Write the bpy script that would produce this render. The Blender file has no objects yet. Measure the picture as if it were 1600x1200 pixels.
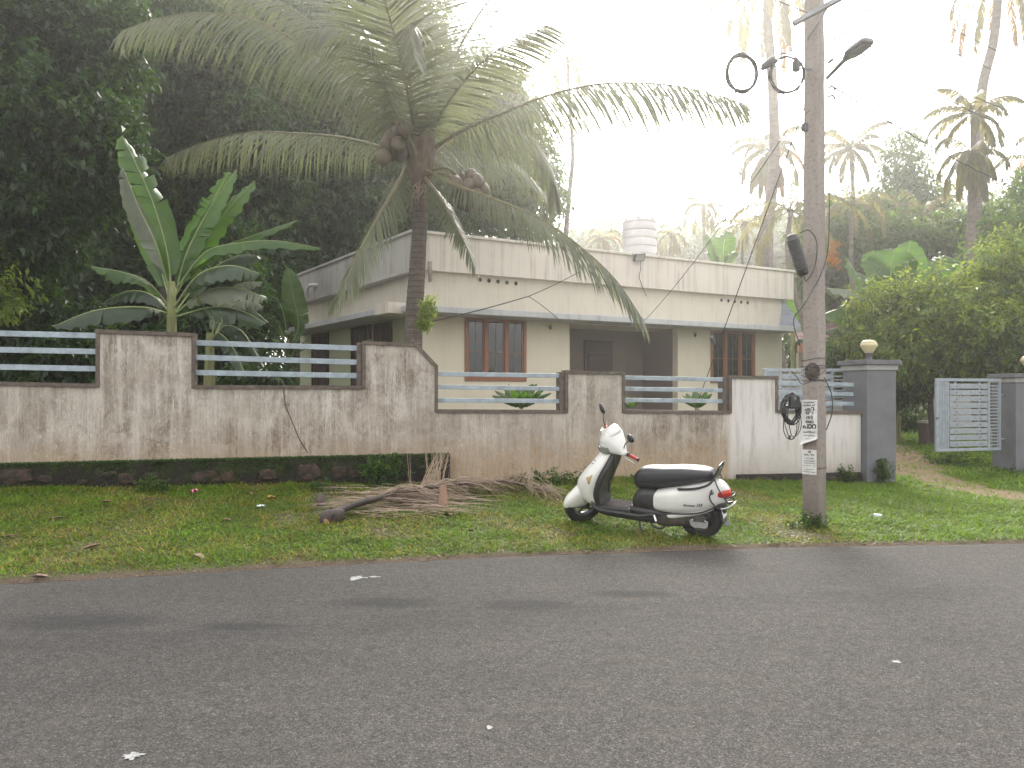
import bpy, math, random
import numpy as np
from mathutils import Vector, Matrix, noise

# ------------------------------------------------------------------ camera, sky, sun, exposure
S = bpy.context.scene
COL = S.collection
CAM_H = 1.5
cam = bpy.data.objects.new('camera', bpy.data.cameras.new('camera'))
COL.objects.link(cam)
cam.location = (0, 0, CAM_H)
cam.rotation_euler = (math.radians(90), 0, 0)
cam.data.sensor_width = 36
cam.data.lens = 27
cam.data.shift_y = 15 / 1600
cam.data.clip_end = 3000
S.camera = cam

FLARE_HAZE_D = 0.0032                      # density of the box volume that imitates a lens-flare veil
SUN_EL, SUN_AZ = 34.0, 9.0          # degrees; azimuth clockwise from +Y
W = bpy.data.worlds.new('World')
S.world = W
W.use_nodes = True
wn, wl = W.node_tree.nodes, W.node_tree.links
bg = wn['Background']
sky = wn.new('ShaderNodeTexSky')
sky.sky_type = 'NISHITA'
sky.sun_disc = False
sky.sun_elevation = math.radians(SUN_EL)
sky.sun_rotation = math.radians(SUN_AZ)
sky.air_density = 1.0
sky.dust_density = 6.0
sky.ozone_density = 1.0
hs = wn.new('ShaderNodeHueSaturation')   # thin overcast: most of the blue is gone
hs.inputs['Saturation'].default_value = 0.22
hs.inputs['Value'].default_value = 1.0
wl.new(sky.outputs[0], hs.inputs['Color'])
cl = wn.new('ShaderNodeMix')             # even high cloud over the whole sky
cl.data_type = 'RGBA'
cl.inputs[0].default_value = 0.5
cl.inputs[7].default_value = (8.2, 8.25, 8.3, 1)
wl.new(hs.outputs[0], cl.inputs[6])
wl.new(cl.outputs[2], bg.inputs['Color'])
bg.inputs['Strength'].default_value = 0.15

sun = bpy.data.objects.new('sun', bpy.data.lights.new('sun', 'SUN'))
COL.objects.link(sun)
sun.data.energy = 1.8
sun.data.angle = math.radians(22)
sun.data.color = (1.0, 0.93, 0.82)
_d = Vector((math.sin(math.radians(SUN_AZ)) * math.cos(math.radians(SUN_EL)),
             math.cos(math.radians(SUN_AZ)) * math.cos(math.radians(SUN_EL)),
             math.sin(math.radians(SUN_EL))))
sun.rotation_euler = _d.to_track_quat('Z', 'Y').to_euler()

vs = S.view_settings
vs.view_transform = 'Standard'
vs.look = 'None'
vs.exposure = 1.42
vs.gamma = 1.0
vs.use_curve_mapping = False
S.cycles.use_denoising = True
S.cycles.denoising_prefilter = 'ACCURATE'
S.cycles.use_adaptive_sampling = False
S.cycles.max_bounces = 8
S.cycles.diffuse_bounces = 3
S.cycles.transmission_bounces = 6
S.cycles.volume_bounces = 0
S.cycles.transparent_max_bounces = 12
S.cycles.sample_clamp_indirect = 6

# ------------------------------------------------------------------ helpers
RS = random.Random(7)
F = 1200.0


def at(px, py, Y):
    """world point seen at a photograph pixel, Y metres in front of the camera"""
    return Vector(((px - 800) / F * Y, Y, CAM_H + (615 - py) / F * Y))


def tag(o, label=None, cat=None, group=None, kind=None):
    if label: o['label'] = label
    if cat: o['category'] = cat
    if group: o['group'] = group
    if kind: o['kind'] = kind
    return o


def link(name, data, parent=None):
    o = bpy.data.objects.new(name, data)
    COL.objects.link(o)
    if parent is not None: o.parent = parent
    return o


def empty(name, loc=(0, 0, 0), rz=0.0, label=None, cat=None, group=None):
    o = link(name, None)
    o.empty_display_size = 0.1
    o.location = loc
    o.rotation_euler = (0, 0, rz)
    return tag(o, label, cat, group)


def copy_tree(o, parent=None):
    c = o.copy()
    COL.objects.link(c)
    if parent is not None: c.parent = parent
    for ch in list(CH.get(o.name, [])):
        copy_tree(ch, c)
    return c


CH = {}


def reg(o):
    for ch in bpy.data.objects:
        if ch.parent is o:
            CH.setdefault(o.name, []).append(ch)
            reg(ch)


class MB:
    """collects shapes, links them as ONE mesh object"""

    def __init__(s):
        s.v, s.f, s.sm = [], [], []

    def add(s, v, f, smooth=False):
        n = len(s.v)
        s.v.extend([tuple(p) for p in v])
        s.f.extend([tuple(i + n for i in q) for q in f])
        s.sm.extend([smooth] * len(f))
        return s

    def box(s, x0, x1, y0, y1, z0, z1, b=0.0, M=None):
        if b > 0:
            b = min(b, abs(x1 - x0) * .45, abs(y1 - y0) * .45, abs(z1 - z0) * .45)
            v = []
            for sx, x in ((-1, x0), (1, x1)):
                for sy, y in ((-1, y0), (1, y1)):
                    for sz, z in ((-1, z0), (1, z1)):
                        v += [(x, y - sy * b, z - sz * b), (x - sx * b, y, z - sz * b), (x - sx * b, y - sy * b, z)]
            # index: corner c -> 3 verts (x-face, y-face, z-face)
            def c(i, j, k): return (i * 4 + j * 2 + k) * 3
            f = []
            for i in (0, 1): f.append([c(i, 0, 0), c(i, 1, 0), c(i, 1, 1), c(i, 0, 1)])
            for j in (0, 1): f.append([c(0, j, 0) + 1, c(1, j, 0) + 1, c(1, j, 1) + 1, c(0, j, 1) + 1])
            for k in (0, 1): f.append([c(0, 0, k) + 2, c(1, 0, k) + 2, c(1, 1, k) + 2, c(0, 1, k) + 2])
            for i in (0, 1):
                for j in (0, 1): f.append([c(i, j, 0), c(i, j, 0) + 1, c(i, j, 1) + 1, c(i, j, 1)])
                for k in (0, 1): f.append([c(i, 0, k), c(i, 0, k) + 2, c(i, 1, k) + 2, c(i, 1, k)])
            for j in (0, 1):
                for k in (0, 1): f.append([c(0, j, k) + 1, c(0, j, k) + 2, c(1, j, k) + 2, c(1, j, k) + 1])
            for i in (0, 1):
                for j in (0, 1):
                    for k in (0, 1): f.append([c(i, j, k), c(i, j, k) + 1, c(i, j, k) + 2])
        else:
            v = [(x0, y0, z0), (x1, y0, z0), (x1, y1, z0), (x0, y1, z0), (x0, y0, z1), (x1, y0, z1), (x1, y1, z1), (x0, y1, z1)]
            f = [(3, 2, 1, 0), (4, 5, 6, 7), (0, 1, 5, 4), (1, 2, 6, 5), (2, 3, 7, 6), (3, 0, 4, 7)]
        if M is not None: v = [M @ Vector(p) for p in v]
        return s.add(v, f)

    def ring_loft(s, rings, smooth=True, caps=True):
        n = len(rings[0])
        v = [p for r in rings for p in r]
        f = []
        for i in range(len(rings) - 1):
            for j in range(n):
                k = (j + 1) % n
                f.append((i * n + j, i * n + k, (i + 1) * n + k, (i + 1) * n + j))
        if caps:
            f.append(tuple(range(n - 1, -1, -1)))
            f.append(tuple((len(rings) - 1) * n + j for j in range(n)))
        return s.add(v, f, smooth)

    def tube(s, pts, r, n=8, smooth=True, flat=1.0):
        pts = [Vector(p) for p in pts]
        rr = r if isinstance(r, (list, tuple)) else [r] * len(pts)
        rings = []
        t0 = (pts[1] - pts[0]).normalized()
        a = t0.orthogonal().normalized()
        for i, p in enumerate(pts):
            t = (pts[min(i + 1, len(pts) - 1)] - pts[max(i - 1, 0)]).normalized()
            a = (a - t * a.dot(t))
            a = a.normalized() if a.length > 1e-6 else t.orthogonal().normalized()
            b = t.cross(a)
            rings.append([p + a * math.cos(2 * math.pi * k / n) * rr[i] + b * math.sin(2 * math.pi * k / n) * rr[i] * flat for k in range(n)])
        return s.ring_loft(rings, smooth)

    def lathe(s, prof, n=24, M=None, smooth=True, caps=True):
        """prof: (radius, z) list, axis z"""
        rings = [[Vector((max(r, 1e-4) * math.cos(2 * math.pi * k / n), max(r, 1e-4) * math.sin(2 * math.pi * k / n), z)) for k in range(n)] for r, z in prof]
        if M is not None: rings = [[M @ p for p in r] for r in rings]
        return s.ring_loft(rings, smooth, caps)

    def prism(s, poly, d, M=None):
        """poly: (x,z) outline, extruded along y from 0 to d"""
        n = len(poly)
        v = [Vector((x, 0, z)) for x, z in poly] + [Vector((x, d, z)) for x, z in poly]
        f = [tuple(range(n)), tuple(range(2 * n - 1, n - 1, -1))] + [(i, (i + 1) % n, (i + 1) % n + n, i + n)[::-1] for i in range(n)]
        if M is not None: v = [M @ p for p in v]
        return s.add(v, f)

    def mesh(s, name, m):
        me = bpy.data.meshes.new(name)
        me.from_pydata(s.v, [], s.f)
        me.polygons.foreach_set('use_smooth', s.sm)
        ms = m if isinstance(m, (list, tuple)) else [m]
        for k in ms: me.materials.append(k)
        me.validate()
        me.update()
        return me

    def build(s, name, m, parent=None, bevel=0.0, subsurf=0, recalc=True):
        me = s.mesh(name, m)
        if recalc:
            import bmesh
            b = bmesh.new()
            b.from_mesh(me)
            bmesh.ops.recalc_face_normals(b, faces=b.faces)
            b.to_mesh(me)
            b.free()
        o = link(name, me, parent)
        if bevel:
            md = o.modifiers.new('bevel', 'BEVEL')
            md.width = bevel
            md.segments = 2
            md.limit_method = 'ANGLE'
        if subsurf:
            md = o.modifiers.new('subsurf', 'SUBSURF')
            md.levels = md.render_levels = subsurf
        return o


def catmull(pts, n):
    """n samples per span through the points (tuples of any length)"""
    P = [np.array(p, float) for p in pts]
    P = [2 * P[0] - P[1]] + P + [2 * P[-1] - P[-2]]
    out = []
    for i in range(1, len(P) - 2):
        for k in range(n):
            t = k / n
            a, b, c, d = P[i - 1], P[i], P[i + 1], P[i + 2]
            out.append(.5 * (2 * b + (c - a) * t + (2 * a - 5 * b + 4 * c - d) * t * t + (3 * b - a - 3 * c + d) * t ** 3))
    out.append(P[-2])
    return out


def cv(pts, n):
    return [Vector(p) for p in catmull(pts, n)]


def np_mesh(name, V, Fq, m, parent=None, col=None, smooth=False):
    """V (n,3) float array, Fq (k,4) or (k,3) int array; col: (k,3) per-face colours stored as attribute 'tint'"""
    me = bpy.data.meshes.new(name)
    k, c = Fq.shape
    me.vertices.add(len(V))
    me.vertices.foreach_set('co', V.astype(np.float32).ravel())
    me.loops.add(k * c)
    me.loops.foreach_set('vertex_index', Fq.astype(np.int32).ravel())
    me.polygons.add(k)
    me.polygons.foreach_set('loop_start', np.arange(0, k * c, c, dtype=np.int32))
    try:
        me.polygons.foreach_set('loop_total', np.full(k, c, dtype=np.int32))
    except Exception:
        pass
    if smooth: me.polygons.foreach_set('use_smooth', np.ones(k, dtype=bool))
    ms = m if isinstance(m, (list, tuple)) else [m]
    for q in ms: me.materials.append(q)
    if col is not None:
        at_ = me.attributes.new('tint', 'FLOAT_COLOR', 'FACE')
        at_.data.foreach_set('color', np.hstack([col, np.ones((k, 1))]).astype(np.float32).ravel())
    me.update(calc_edges=True)
    return link(name, me, parent)


# ------------------------------------------------------------------ materials
class NT:
    def __init__(s, m):
        s.t = m.node_tree
        s.n, s.l = s.t.nodes, s.t.links
        s.b = s.n['Principled BSDF']
        s.out = s.n['Material Output']
        s.tc = s.n.new('ShaderNodeTexCoord').outputs['Object']

    def map(s, scale=(1, 1, 1), loc=(0, 0, 0), rot=(0, 0, 0), vec=None):
        q = s.n.new('ShaderNodeMapping')
        q.inputs['Scale'].default_value = scale
        q.inputs['Location'].default_value = loc
        q.inputs['Rotation'].default_value = rot
        s.l.new(vec or s.tc, q.inputs['Vector'])
        return q.outputs[0]

    def noise(s, scale=5, detail=4, rough=.55, vec=None, dist=0.0):
        q = s.n.new('ShaderNodeTexNoise')
        q.inputs['Scale'].default_value = scale
        q.inputs['Detail'].default_value = detail
        q.inputs['Roughness'].default_value = rough
        q.inputs['Distortion'].default_value = dist
        s.l.new(vec or s.tc, q.inputs['Vector'])
        return q.outputs['Fac']

    def vor(s, scale=5, vec=None, feature='F1', out='Distance', rnd=1.0):
        q = s.n.new('ShaderNodeTexVoronoi')
        q.feature = feature
        q.inputs['Scale'].default_value = scale
        q.inputs['Randomness'].default_value = rnd
        s.l.new(vec or s.tc, q.inputs['Vector'])
        return q.outputs[out]

    def ramp(s, fac, stops):
        q = s.n.new('ShaderNodeValToRGB')
        e = q.color_ramp.elements
        while len(e) < len(stops): e.new(.5)
        for i, (p, c) in enumerate(stops):
            e[i].position = p
            e[i].color = (c, c, c, 1) if not isinstance(c, (tuple, list)) else (*c, 1)
        s.l.new(fac, q.inputs[0])
        return q.outputs[0]

    def mix(s, fac, a, b, mode='MIX'):
        q = s.n.new('ShaderNodeMix')
        q.data_type = 'RGBA'
        q.blend_type = mode
        for sock, val in ((q.inputs[0], fac), (q.inputs[6], a), (q.inputs[7], b)):
            if isinstance(val, bpy.types.NodeSocket): s.l.new(val, sock)
            elif isinstance(val, (tuple, list)): sock.default_value = (*val, 1)
            elif sock.type == 'VALUE': sock.default_value = val
            else: sock.default_value = (val, val, val, 1)
        return q.outputs[2]

    def math(s, op, a, b=0.0, clamp=False):
        q = s.n.new('ShaderNodeMath')
        q.operation = op
        q.use_clamp = clamp
        for sock, val in ((q.inputs[0], a), (q.inputs[1], b)):
            if isinstance(val, bpy.types.NodeSocket): s.l.new(val, sock)
            else: sock.default_value = val
        return q.outputs[0]

    def sep(s, vec=None):
        q = s.n.new('ShaderNodeSeparateXYZ')
        s.l.new(vec or s.tc, q.inputs[0])
        return q.outputs

    def attr(s, name='tint'):
        q = s.n.new('ShaderNodeAttribute')
        q.attribute_name = name
        return q.outputs['Color']

    def color(s, c):
        if isinstance(c, bpy.types.NodeSocket): s.l.new(c, s.b.inputs['Base Color'])
        else: s.b.inputs['Base Color'].default_value = (*c, 1)

    def rough(s, c):
        if isinstance(c, bpy.types.NodeSocket): s.l.new(c, s.b.inputs['Roughness'])
        else: s.b.inputs['Roughness'].default_value = c

    def bump(s, h, strength=.3, dist=.02):
        q = s.n.new('ShaderNodeBump')
        q.inputs['Strength'].default_value = strength
        q.inputs['Distance'].default_value = dist
        s.l.new(h, q.inputs['Height'])
        s.l.new(q.outputs[0], s.b.inputs['Normal'])


def newmat(name):
    m = bpy.data.materials.new(name)
    m.use_nodes = True
    return m, NT(m)


def mat(name, c, c2=None, scale=8, rough=.6, bump=0.0, bscale=None, metal=0.0, stretch=(1, 1, 1), spec=None, coat=0.0):
    """simple surface: two colours over noise, with fine relief"""
    m, t = newmat(name)
    v = t.map(stretch)
    if c2 is None: c2 = tuple(x * .75 for x in c)
    f = t.noise(scale, 5, .6, v)
    t.color(t.mix(t.ramp(f, [(.3, 0), (.7, 1)]), c, c2))
    t.rough(t.math('ADD', t.math('MULTIPLY', f, .2), rough - .1, True))
    t.b.inputs['Metallic'].default_value = metal
    if spec is not None: t.b.inputs['Specular IOR Level'].default_value = spec
    if coat: t.b.inputs['Coat Weight'].default_value = coat
    if bump: t.bump(t.noise(bscale or scale * 4, 6, .6, v), bump, .01)
    return m


def leafmat(name, c, trans, rough=.45, spec=.4, tfac=.45, use_tint=True, streak=0.0):
    """leaf: diffuse/gloss front plus light passing through"""
    m, t = newmat(name)
    f = t.noise(1.3, 3, .6)
    base = t.mix(t.ramp(f, [(.3, 0), (.7, 1)]), c, tuple(x * .65 for x in c))
    tr = t.mix(t.ramp(f, [(.3, 0), (.7, 1)]), trans, tuple(x * .7 for x in trans))
    if use_tint:
        a = t.attr()
        base = t.mix(1.0, base, a, 'MULTIPLY')
        tr = t.mix(1.0, tr, a, 'MULTIPLY')
    t.color(base)
    t.rough(rough)
    t.b.inputs['Specular IOR Level'].default_value = spec
    tb = t.n.new('ShaderNodeBsdfTranslucent')
    t.l.new(tr, tb.inputs['Color'])
    mx = t.n.new('ShaderNodeMixShader')
    mx.inputs[0].default_value = tfac
    t.l.new(t.b.outputs[0], mx.inputs[1])
    t.l.new(tb.outputs[0], mx.inputs[2])
    t.l.new(mx.outputs[0], t.out.inputs['Surface'])
    return m


M = {}
M['steel_blue'] = mat('steel_blue_paint', (.36, .42, .465), (.20, .235, .26), 9, .45, .15)
M['rust'] = mat('rust', (.10, .045, .02), (.05, .03, .02), 20, .8, .3)
M['coping'] = mat('coping_paint', (.15, .115, .092), (.07, .056, .047), 14, .85, .5)
M['black_plastic'] = mat('black_plastic', (.018, .018, .02), (.03, .03, .032), 30, .45, .1)
M['rubber'] = mat('rubber', (.018, .018, .018), (.03, .028, .025), 40, .75, .4)
M['grey_metal'] = mat('grey_metal', (.22, .22, .23), (.14, .14, .15), 30, .4, .1, metal=.6)
M['chrome'] = mat('chrome', (.65, .65, .66), (.5, .5, .5), 30, .18, 0, metal=1.0)
M['cable'] = mat('cable', (.02, .02, .02), (.035, .035, .035), 20, .6)
M['concrete_grey'] = mat('concrete_grey', (.27, .25, .235), (.19, .175, .16), 6, .9, .5, 60)
M['paper_white'] = mat('paper_white', (.70, .69, .66), (.52, .5, .47), 12, .8, .1)
M['ink'] = mat('ink', (.02, .02, .022), None, 12, .7)
M['trunk_bark'] = mat('trunk_bark', (.085, .065, .05), (.035, .028, .022), 5, .95, .8, 18, stretch=(1, 1, .4))
M['leaf_dark'] = leafmat('dark_tree_leaf', (.034, .066, .024), (.10, .22, .03), .42, .45, .34)
M['leaf_mid'] = leafmat('mid_tree_leaf', (.050, .088, .024), (.18, .31, .045), .45, .4, .42)
M['leaf_bright'] = leafmat('hedge_leaf', (.125, .19, .035), (.38, .50, .08), .42, .4, .45)
M['leaf_pale'] = leafmat('weed_leaf', (.05, .11, .025), (.14, .26, .05), .5, .3, .35)
M['palm_leaf'] = leafmat('coconut_leaflet', (.09, .105, .055), (.25, .28, .12), .36, .55, .36)
M['palm_far'] = leafmat('far_palm_leaflet', (.10, .11, .045), (.42, .38, .13), .45, .4, .45)
M['rachis'] = mat('palm_rachis', (.16, .15, .06), (.10, .085, .04), 12, .5, .2)
M['dead_leaf'] = mat('dead_palm_leaf', (.36, .26, .19), (.15, .105, .078), 9, .85, .4)
M['dead_stalk'] = mat('dead_palm_stalk', (.085, .062, .052), (.035, .028, .026), 3, .6, .4, 30)
# ------------------------------------------------------------------ terrain
_ex = [-60, -20, -9, -4.04, -2.19, 0, 2.5, 5.15, 9, 20, 60]
_ey = [-3, 2.6, 4.75, 6.06, 6.57, 7.11, 7.5, 7.73, 7.9, 8.0, 7.5]


def road_edge(x):
    return np.interp(x, _ex, _ey)


def wall_y(x):
    return 9.4 + .237 * (x + 6.27)


def n2(x, y, s, o=0):
    return noise.noise(Vector((x * s + o, y * s - o, o * .7)))


_wx = [-30, -6.3, -.9, 2, 5.5, 8, 12, 40]
_wz = [.40, .35, .28, .25, .07, .02, .05, .1]


def gz(x, y):
    """height of the ground (scalar)"""
    e = float(road_edge(x))
    if y < e: return -.03
    wy = wall_y(min(x, 9.0))
    wz = float(np.interp(x, _wx, _wz))
    t = (y - e) / max(wy - e, .5)
    if t < 1:
        tt = t * t * (3 - 2 * t) * .5 + t * .5
        z = .012 + (wz - .012) * tt
    else:
        inside = float(np.interp(x, [-30, 4, 9, 14], [.45, .45, .22, .25]))
        k = min((y - wy) / 3.0, 1)
        z = wz + (inside - wz) * k * k * (3 - 2 * k)
    z += .022 * n2(x, y, 1.3) * min(1, (y - e) * 2) + .008 * n2(x, y, 5, 3)
    return z


_path = [(9.2, 19), (7.9, 15.5), (7.15, 13.2), (6.95, 11.9), (7.35, 10.9), (8.6, 10.2), (10.5, 9.7), (14, 9.2)]


def path_d(x, y):
    best = 9.0
    for (ax, ay), (bx, by) in zip(_path[:-1], _path[1:]):
        dx, dy = bx - ax, by - ay
        t = max(0, min(1, ((x - ax) * dx + (y - ay) * dy) / (dx * dx + dy * dy)))
        best = min(best, math.hypot(x - ax - dx * t, y - ay - dy * t))
    return best


def axis(parts):
    out = []
    for a, b, st in parts: out += list(np.arange(a, b, st))
    return np.array(out + [parts[-1][1]])


xs = axis([(-900, -60, 60), (-60, -14, 4), (-14, -7, .35), (-7, 9, .11), (9, 14, .3), (14, 60, 4), (60, 900, 60)])
ys = axis([(-200, -10, 20), (-10, 3, 1), (3, 5.5, .2), (5.5, 13.5, .09), (13.5, 20, .4), (20, 60, 2), (60, 900, 60)])
gv = np.array([(x, y, gz(x, y)) for y in ys for x in xs])
nx, ny = len(xs), len(ys)
ii, jj = np.meshgrid(np.arange(nx - 1), np.arange(ny - 1))
a0 = (jj * nx + ii).ravel()
gf = np.stack([a0, a0 + 1, a0 + 1 + nx, a0 + nx], 1)
pm = np.array([max(0., min(1., (.74 + .22 * n2(x, y, 6, 3) + .3 * n2(x, y, 2.2, 9) - path_d(x, y)) * 3.5)) if (5 < x < 15 and 8 < y < 22) else 0. for y in ys for x in xs])

m_ground, t = newmat('grassy_soil')
n1 = t.noise(1.1, 5, .6)
n3 = t.noise(38, 4, .7)
soil = t.mix(n3, (.055, .037, .025), (.14, .095, .062))
green = t.mix(n3, (.035, .055, .014), (.10, .115, .035))
gcol = t.mix(t.ramp(n1, [(.36, 0), (.56, 1)]), soil, green)
q = t.n.new('ShaderNodeAttribute')
q.attribute_name = 'path'
pcol = t.mix(t.noise(22, 5, .7), (.10, .065, .040), (.32, .205, .135))
q2 = t.n.new('ShaderNodeAttribute')
q2.attribute_name = 'bare'
gcol = t.mix(q2.outputs['Fac'], gcol, soil)
t.color(t.mix(q.outputs['Fac'], gcol, pcol))
t.rough(.95)
t.bump(t.math('ADD', t.noise(60, 5, .7), t.noise(9, 3, .6)), .8, .02)
ground = np_mesh('ground', gv, gf, m_ground, smooth=True)
at_ = ground.data.attributes.new('path', 'FLOAT', 'POINT')
at_.data.foreach_set('value', pm.astype(np.float32))
br = np.array([max(0., min(1., 1.1 - (y - float(road_edge(x))) / (.17 + .15 * n2(x, y, 1.7, 2)))) if 3 < y < 10 else 0. for y in ys for x in xs])
at_ = ground.data.attributes.new('bare', 'FLOAT', 'POINT')
at_.data.foreach_set('value', br.astype(np.float32))
tag(ground, 'grassy soil verge and yard', kind='structure')

# asphalt road
m_road, t = newmat('asphalt')
agg = t.vor(230, out='Color')
ag = t.sep(agg)[0]
fine = t.noise(420, 3, .7)
big = t.noise(.55, 5, .62, t.map((1, 1.9, 1)))
spot = t.noise(1.0, 7, .72, t.map((1.3, 3.2, 1), (3.1, .4, 0)), .8)
base = t.mix(t.ramp(big, [(.3, 0), (.72, 1)]), (.066, .061, .056), (.090, .083, .076))
ag2 = t.sep(t.vor(105, out='Color'))[0]
stone = t.mix(.5, t.ramp(ag, [(0, .3), (.55, .75), (.86, 1.3), (1, 3.2)]), t.ramp(ag2, [(0, .4), (.5, .82), (.85, 1.2), (1, 2.4)]))
c = t.mix(1.0, base, stone, 'MULTIPLY')
c = t.mix(1.0, c, t.ramp(t.noise(16, 5, .8), [(.3, .72), (.7, 1.25)]), 'MULTIPLY')
sx = t.sep()
# worn black patches of fresh binder, in a band along the far lane
band = t.math('SUBTRACT', 1.0, t.math('ABSOLUTE', t.math('MULTIPLY', t.math('SUBTRACT', sx[1], t.math('ADD', 5.15, t.math('MULTIPLY', sx[0], .2))), 1.1)), True)
blobs = None
for bx, by, rx_, ry_ in ((-2.85, 5.05, .75, .26), (-3.9, 5.3, .5, .16), (-1.75, 4.95, .45, .12), (-.9, 5.5, .6, .2), (.1, 5.45, .5, .2), (.9, 5.75, .5, .16)):
    dx = t.math('DIVIDE', t.math('SUBTRACT', sx[0], bx), rx_)
    dy = t.math('DIVIDE', t.math('SUBTRACT', sx[1], by), ry_)
    q = t.math('SUBTRACT', 1.0, t.math('SQRT', t.math('ADD', t.math('MULTIPLY', dx, dx), t.math('MULTIPLY', dy, dy))), True)
    blobs = q if blobs is None else t.math('MAXIMUM', blobs, q)
pat2 = t.ramp(t.math('ADD', t.math('MULTIPLY', blobs, .75), t.math('MULTIPLY', t.noise(3.2, 7, .75, t.map((1, 2.4, 1), (1, 1, 0)), .6), .6)), [(.44, 0), (.58, .5), (.78, .9)])
pat = t.ramp(t.math('MULTIPLY', spot, band), [(.36, 0), (.42, .7), (.5, 1)])
c = t.mix(t.math('MULTIPLY', t.math('MULTIPLY', pat, t.ramp(t.noise(34, 4, .7), [(.35, .1), (.6, 1)])), .3), c, (.026, .026, .028))
c = t.mix(t.math('MULTIPLY', t.math('MULTIPLY', pat2, t.ramp(t.noise(60, 4, .75), [(.3, .3), (.6, 1)])), .8), c, (.024, .024, .026))
dust = t.ramp(t.noise(2.2, 6, .7, t.map((1, 2.6, 1), (9, 2, 0))), [(.52, 0), (.75, 1)])
c = t.mix(t.math('MULTIPLY', dust, .28), c, (.14, .115, .095))
t.color(c)
t.rough(t.ramp(big, [(.3, .86), (.7, .96)]))
t.b.inputs['Specular IOR Level'].default_value = .22
t.bump(t.math('ADD', t.vor(230), t.math('MULTIPLY', t.noise(90, 3, .6), .7)), .55, .008)
rx = axis([(-900, -60, 60), (-60, -12, 3), (-12, 12, .06), (12, 60, 3), (60, 900, 60)])
V, Fc = [], []
for x in rx:
    e = float(road_edge(x)) + .035 * n2(x, 0, 2.1, 5) + .02 * n2(x, 0, 9, 2)
    V += [(x, -12, 0), (x, e - .12, 0.0), (x, e, -.006), (x, e + .03, -.05)]
for i in range(len(rx) - 1):
    for k in range(3): Fc.append((i * 4 + k, i * 4 + 4 + k, i * 4 + 5 + k, i * 4 + 1 + k))
road = np_mesh('road', np.array(V), np.array(Fc), m_road)
tag(road, 'grey tarmac road', kind='structure')
# ------------------------------------------------------------------ compound wall
WA = math.atan(.237)
W0 = Vector((-6.27, 9.4, 0))


def wall_st(px, py, off=0.0):
    """(distance along the wall, height) seen at a pixel; off = metres in front of the wall face"""
    a = (px - 800) / F
    y0 = 10.886 - off / math.cos(WA)
    X = a * y0 / (1 - .237 * a)
    Y = y0 + .237 * X
    return (X + 6.27) * math.cos(WA) + (Y - 9.4) * math.sin(WA), CAM_H + (615 - py) / F * Y


def wall_pt(s, d, z=0):
    return W0 + Vector((math.cos(WA) * s - math.sin(WA) * d, math.sin(WA) * s + math.cos(WA) * d, z))


m_wall, t = newmat('stained_plaster')
x, y, z = t.sep()
st = t.noise(1.0, 6, .62, t.map((7, 3, .55)), .3)
fine = t.noise(1.0, 5, .75, t.map((42, 20, 3.2)))
flake = t.noise(19, 7, .72, dist=1.2)
big = t.noise(1.6, 4, .6)
new = t.ramp(t.math('ADD', x, t.math('MULTIPLY', big, .3)), [(0, 0), (1, 1)])
new = t.math('MULTIPLY', t.math('SUBTRACT', x, 9.79), 12, True)       # the last stretch was repainted
zf = t.math('ADD', z, t.math('MULTIPLY', t.math('SUBTRACT', t.noise(2.3, 5, .7), .5), .55))
low = t.ramp(t.math('DIVIDE', zf, 2.5), [(.14, 1), (.26, .75), (.40, .2), (.6, 0)])
plaster = t.mix(t.ramp(fine, [(.3, 0), (.7, 1)]), (.42, .375, .325), (.64, .585, .52))
fleck = t.noise(1.0, 6, .78, t.map((75, 30, 16)))
streak = t.noise(1.0, 4, .7, t.map((22, 9, .9), (5, 1, 2)))
grime = t.ramp(t.math('ADD', t.math('ADD', t.math('MULTIPLY', st, .45), t.math('MULTIPLY', fleck, .55)), t.math('MULTIPLY', streak, .35)), [(.60, 0), (.67, .6), (.76, 1.0)])
zone = t.ramp(t.noise(.75, 5, .65, t.map((1, 1, .8), (7, 2, 1)), .6), [(.30, .25), (.45, .75), (.6, 1.2)])
topw = t.ramp(t.noise(1.0, 4, .6, t.map((3.5, 2, .3), (1, 6, 0))), [(.42, 0), (.66, 1)])
grime = t.math('MULTIPLY', grime, t.math('ADD', t.math('MULTIPLY', zone, .75), t.math('MULTIPLY', topw, .35)), True)
grime = t.math('MULTIPLY', grime, t.ramp(t.noise(1.0, 6, .75, t.map((3.1, 3, 2.6), (5, 5, 5)), 1.0), [(.34, .15), (.58, 1.1)]), True)
oldc = t.mix(grime, plaster, (.135, .10, .072))
oldc = t.mix(t.math('MULTIPLY', t.ramp(big, [(.40, 0), (.65, .6)]), .8), oldc, (.24, .195, .155))
brown = t.mix(fine, (.17, .115, .07), (.33, .245, .165))
oldc = t.mix(t.math('MULTIPLY', low, .62), oldc, brown)
pale = t.math('MULTIPLY', t.ramp(flake, [(.56, 0), (.60, 1)]), t.ramp(t.noise(2.1, 3, .6, t.map(loc=(4, 4, 2))), [(.42, 0), (.62, .8)]))
oldc = t.mix(t.math('MULTIPLY', pale, .55), oldc, (.62, .57, .50))
veinv = t.ramp(t.vor(9, t.map((1, 1, 1)), 'DISTANCE_TO_EDGE'), [(0, 1), (.035, 0)])
veins = t.math('MULTIPLY', veinv, t.ramp(t.noise(1.3, 3, .6, t.map(loc=(1, 8, 3))), [(.5, 0), (.66, .8)]))
oldc = t.mix(t.math('MULTIPLY', veins, .5), oldc, (.55, .50, .44))
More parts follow.
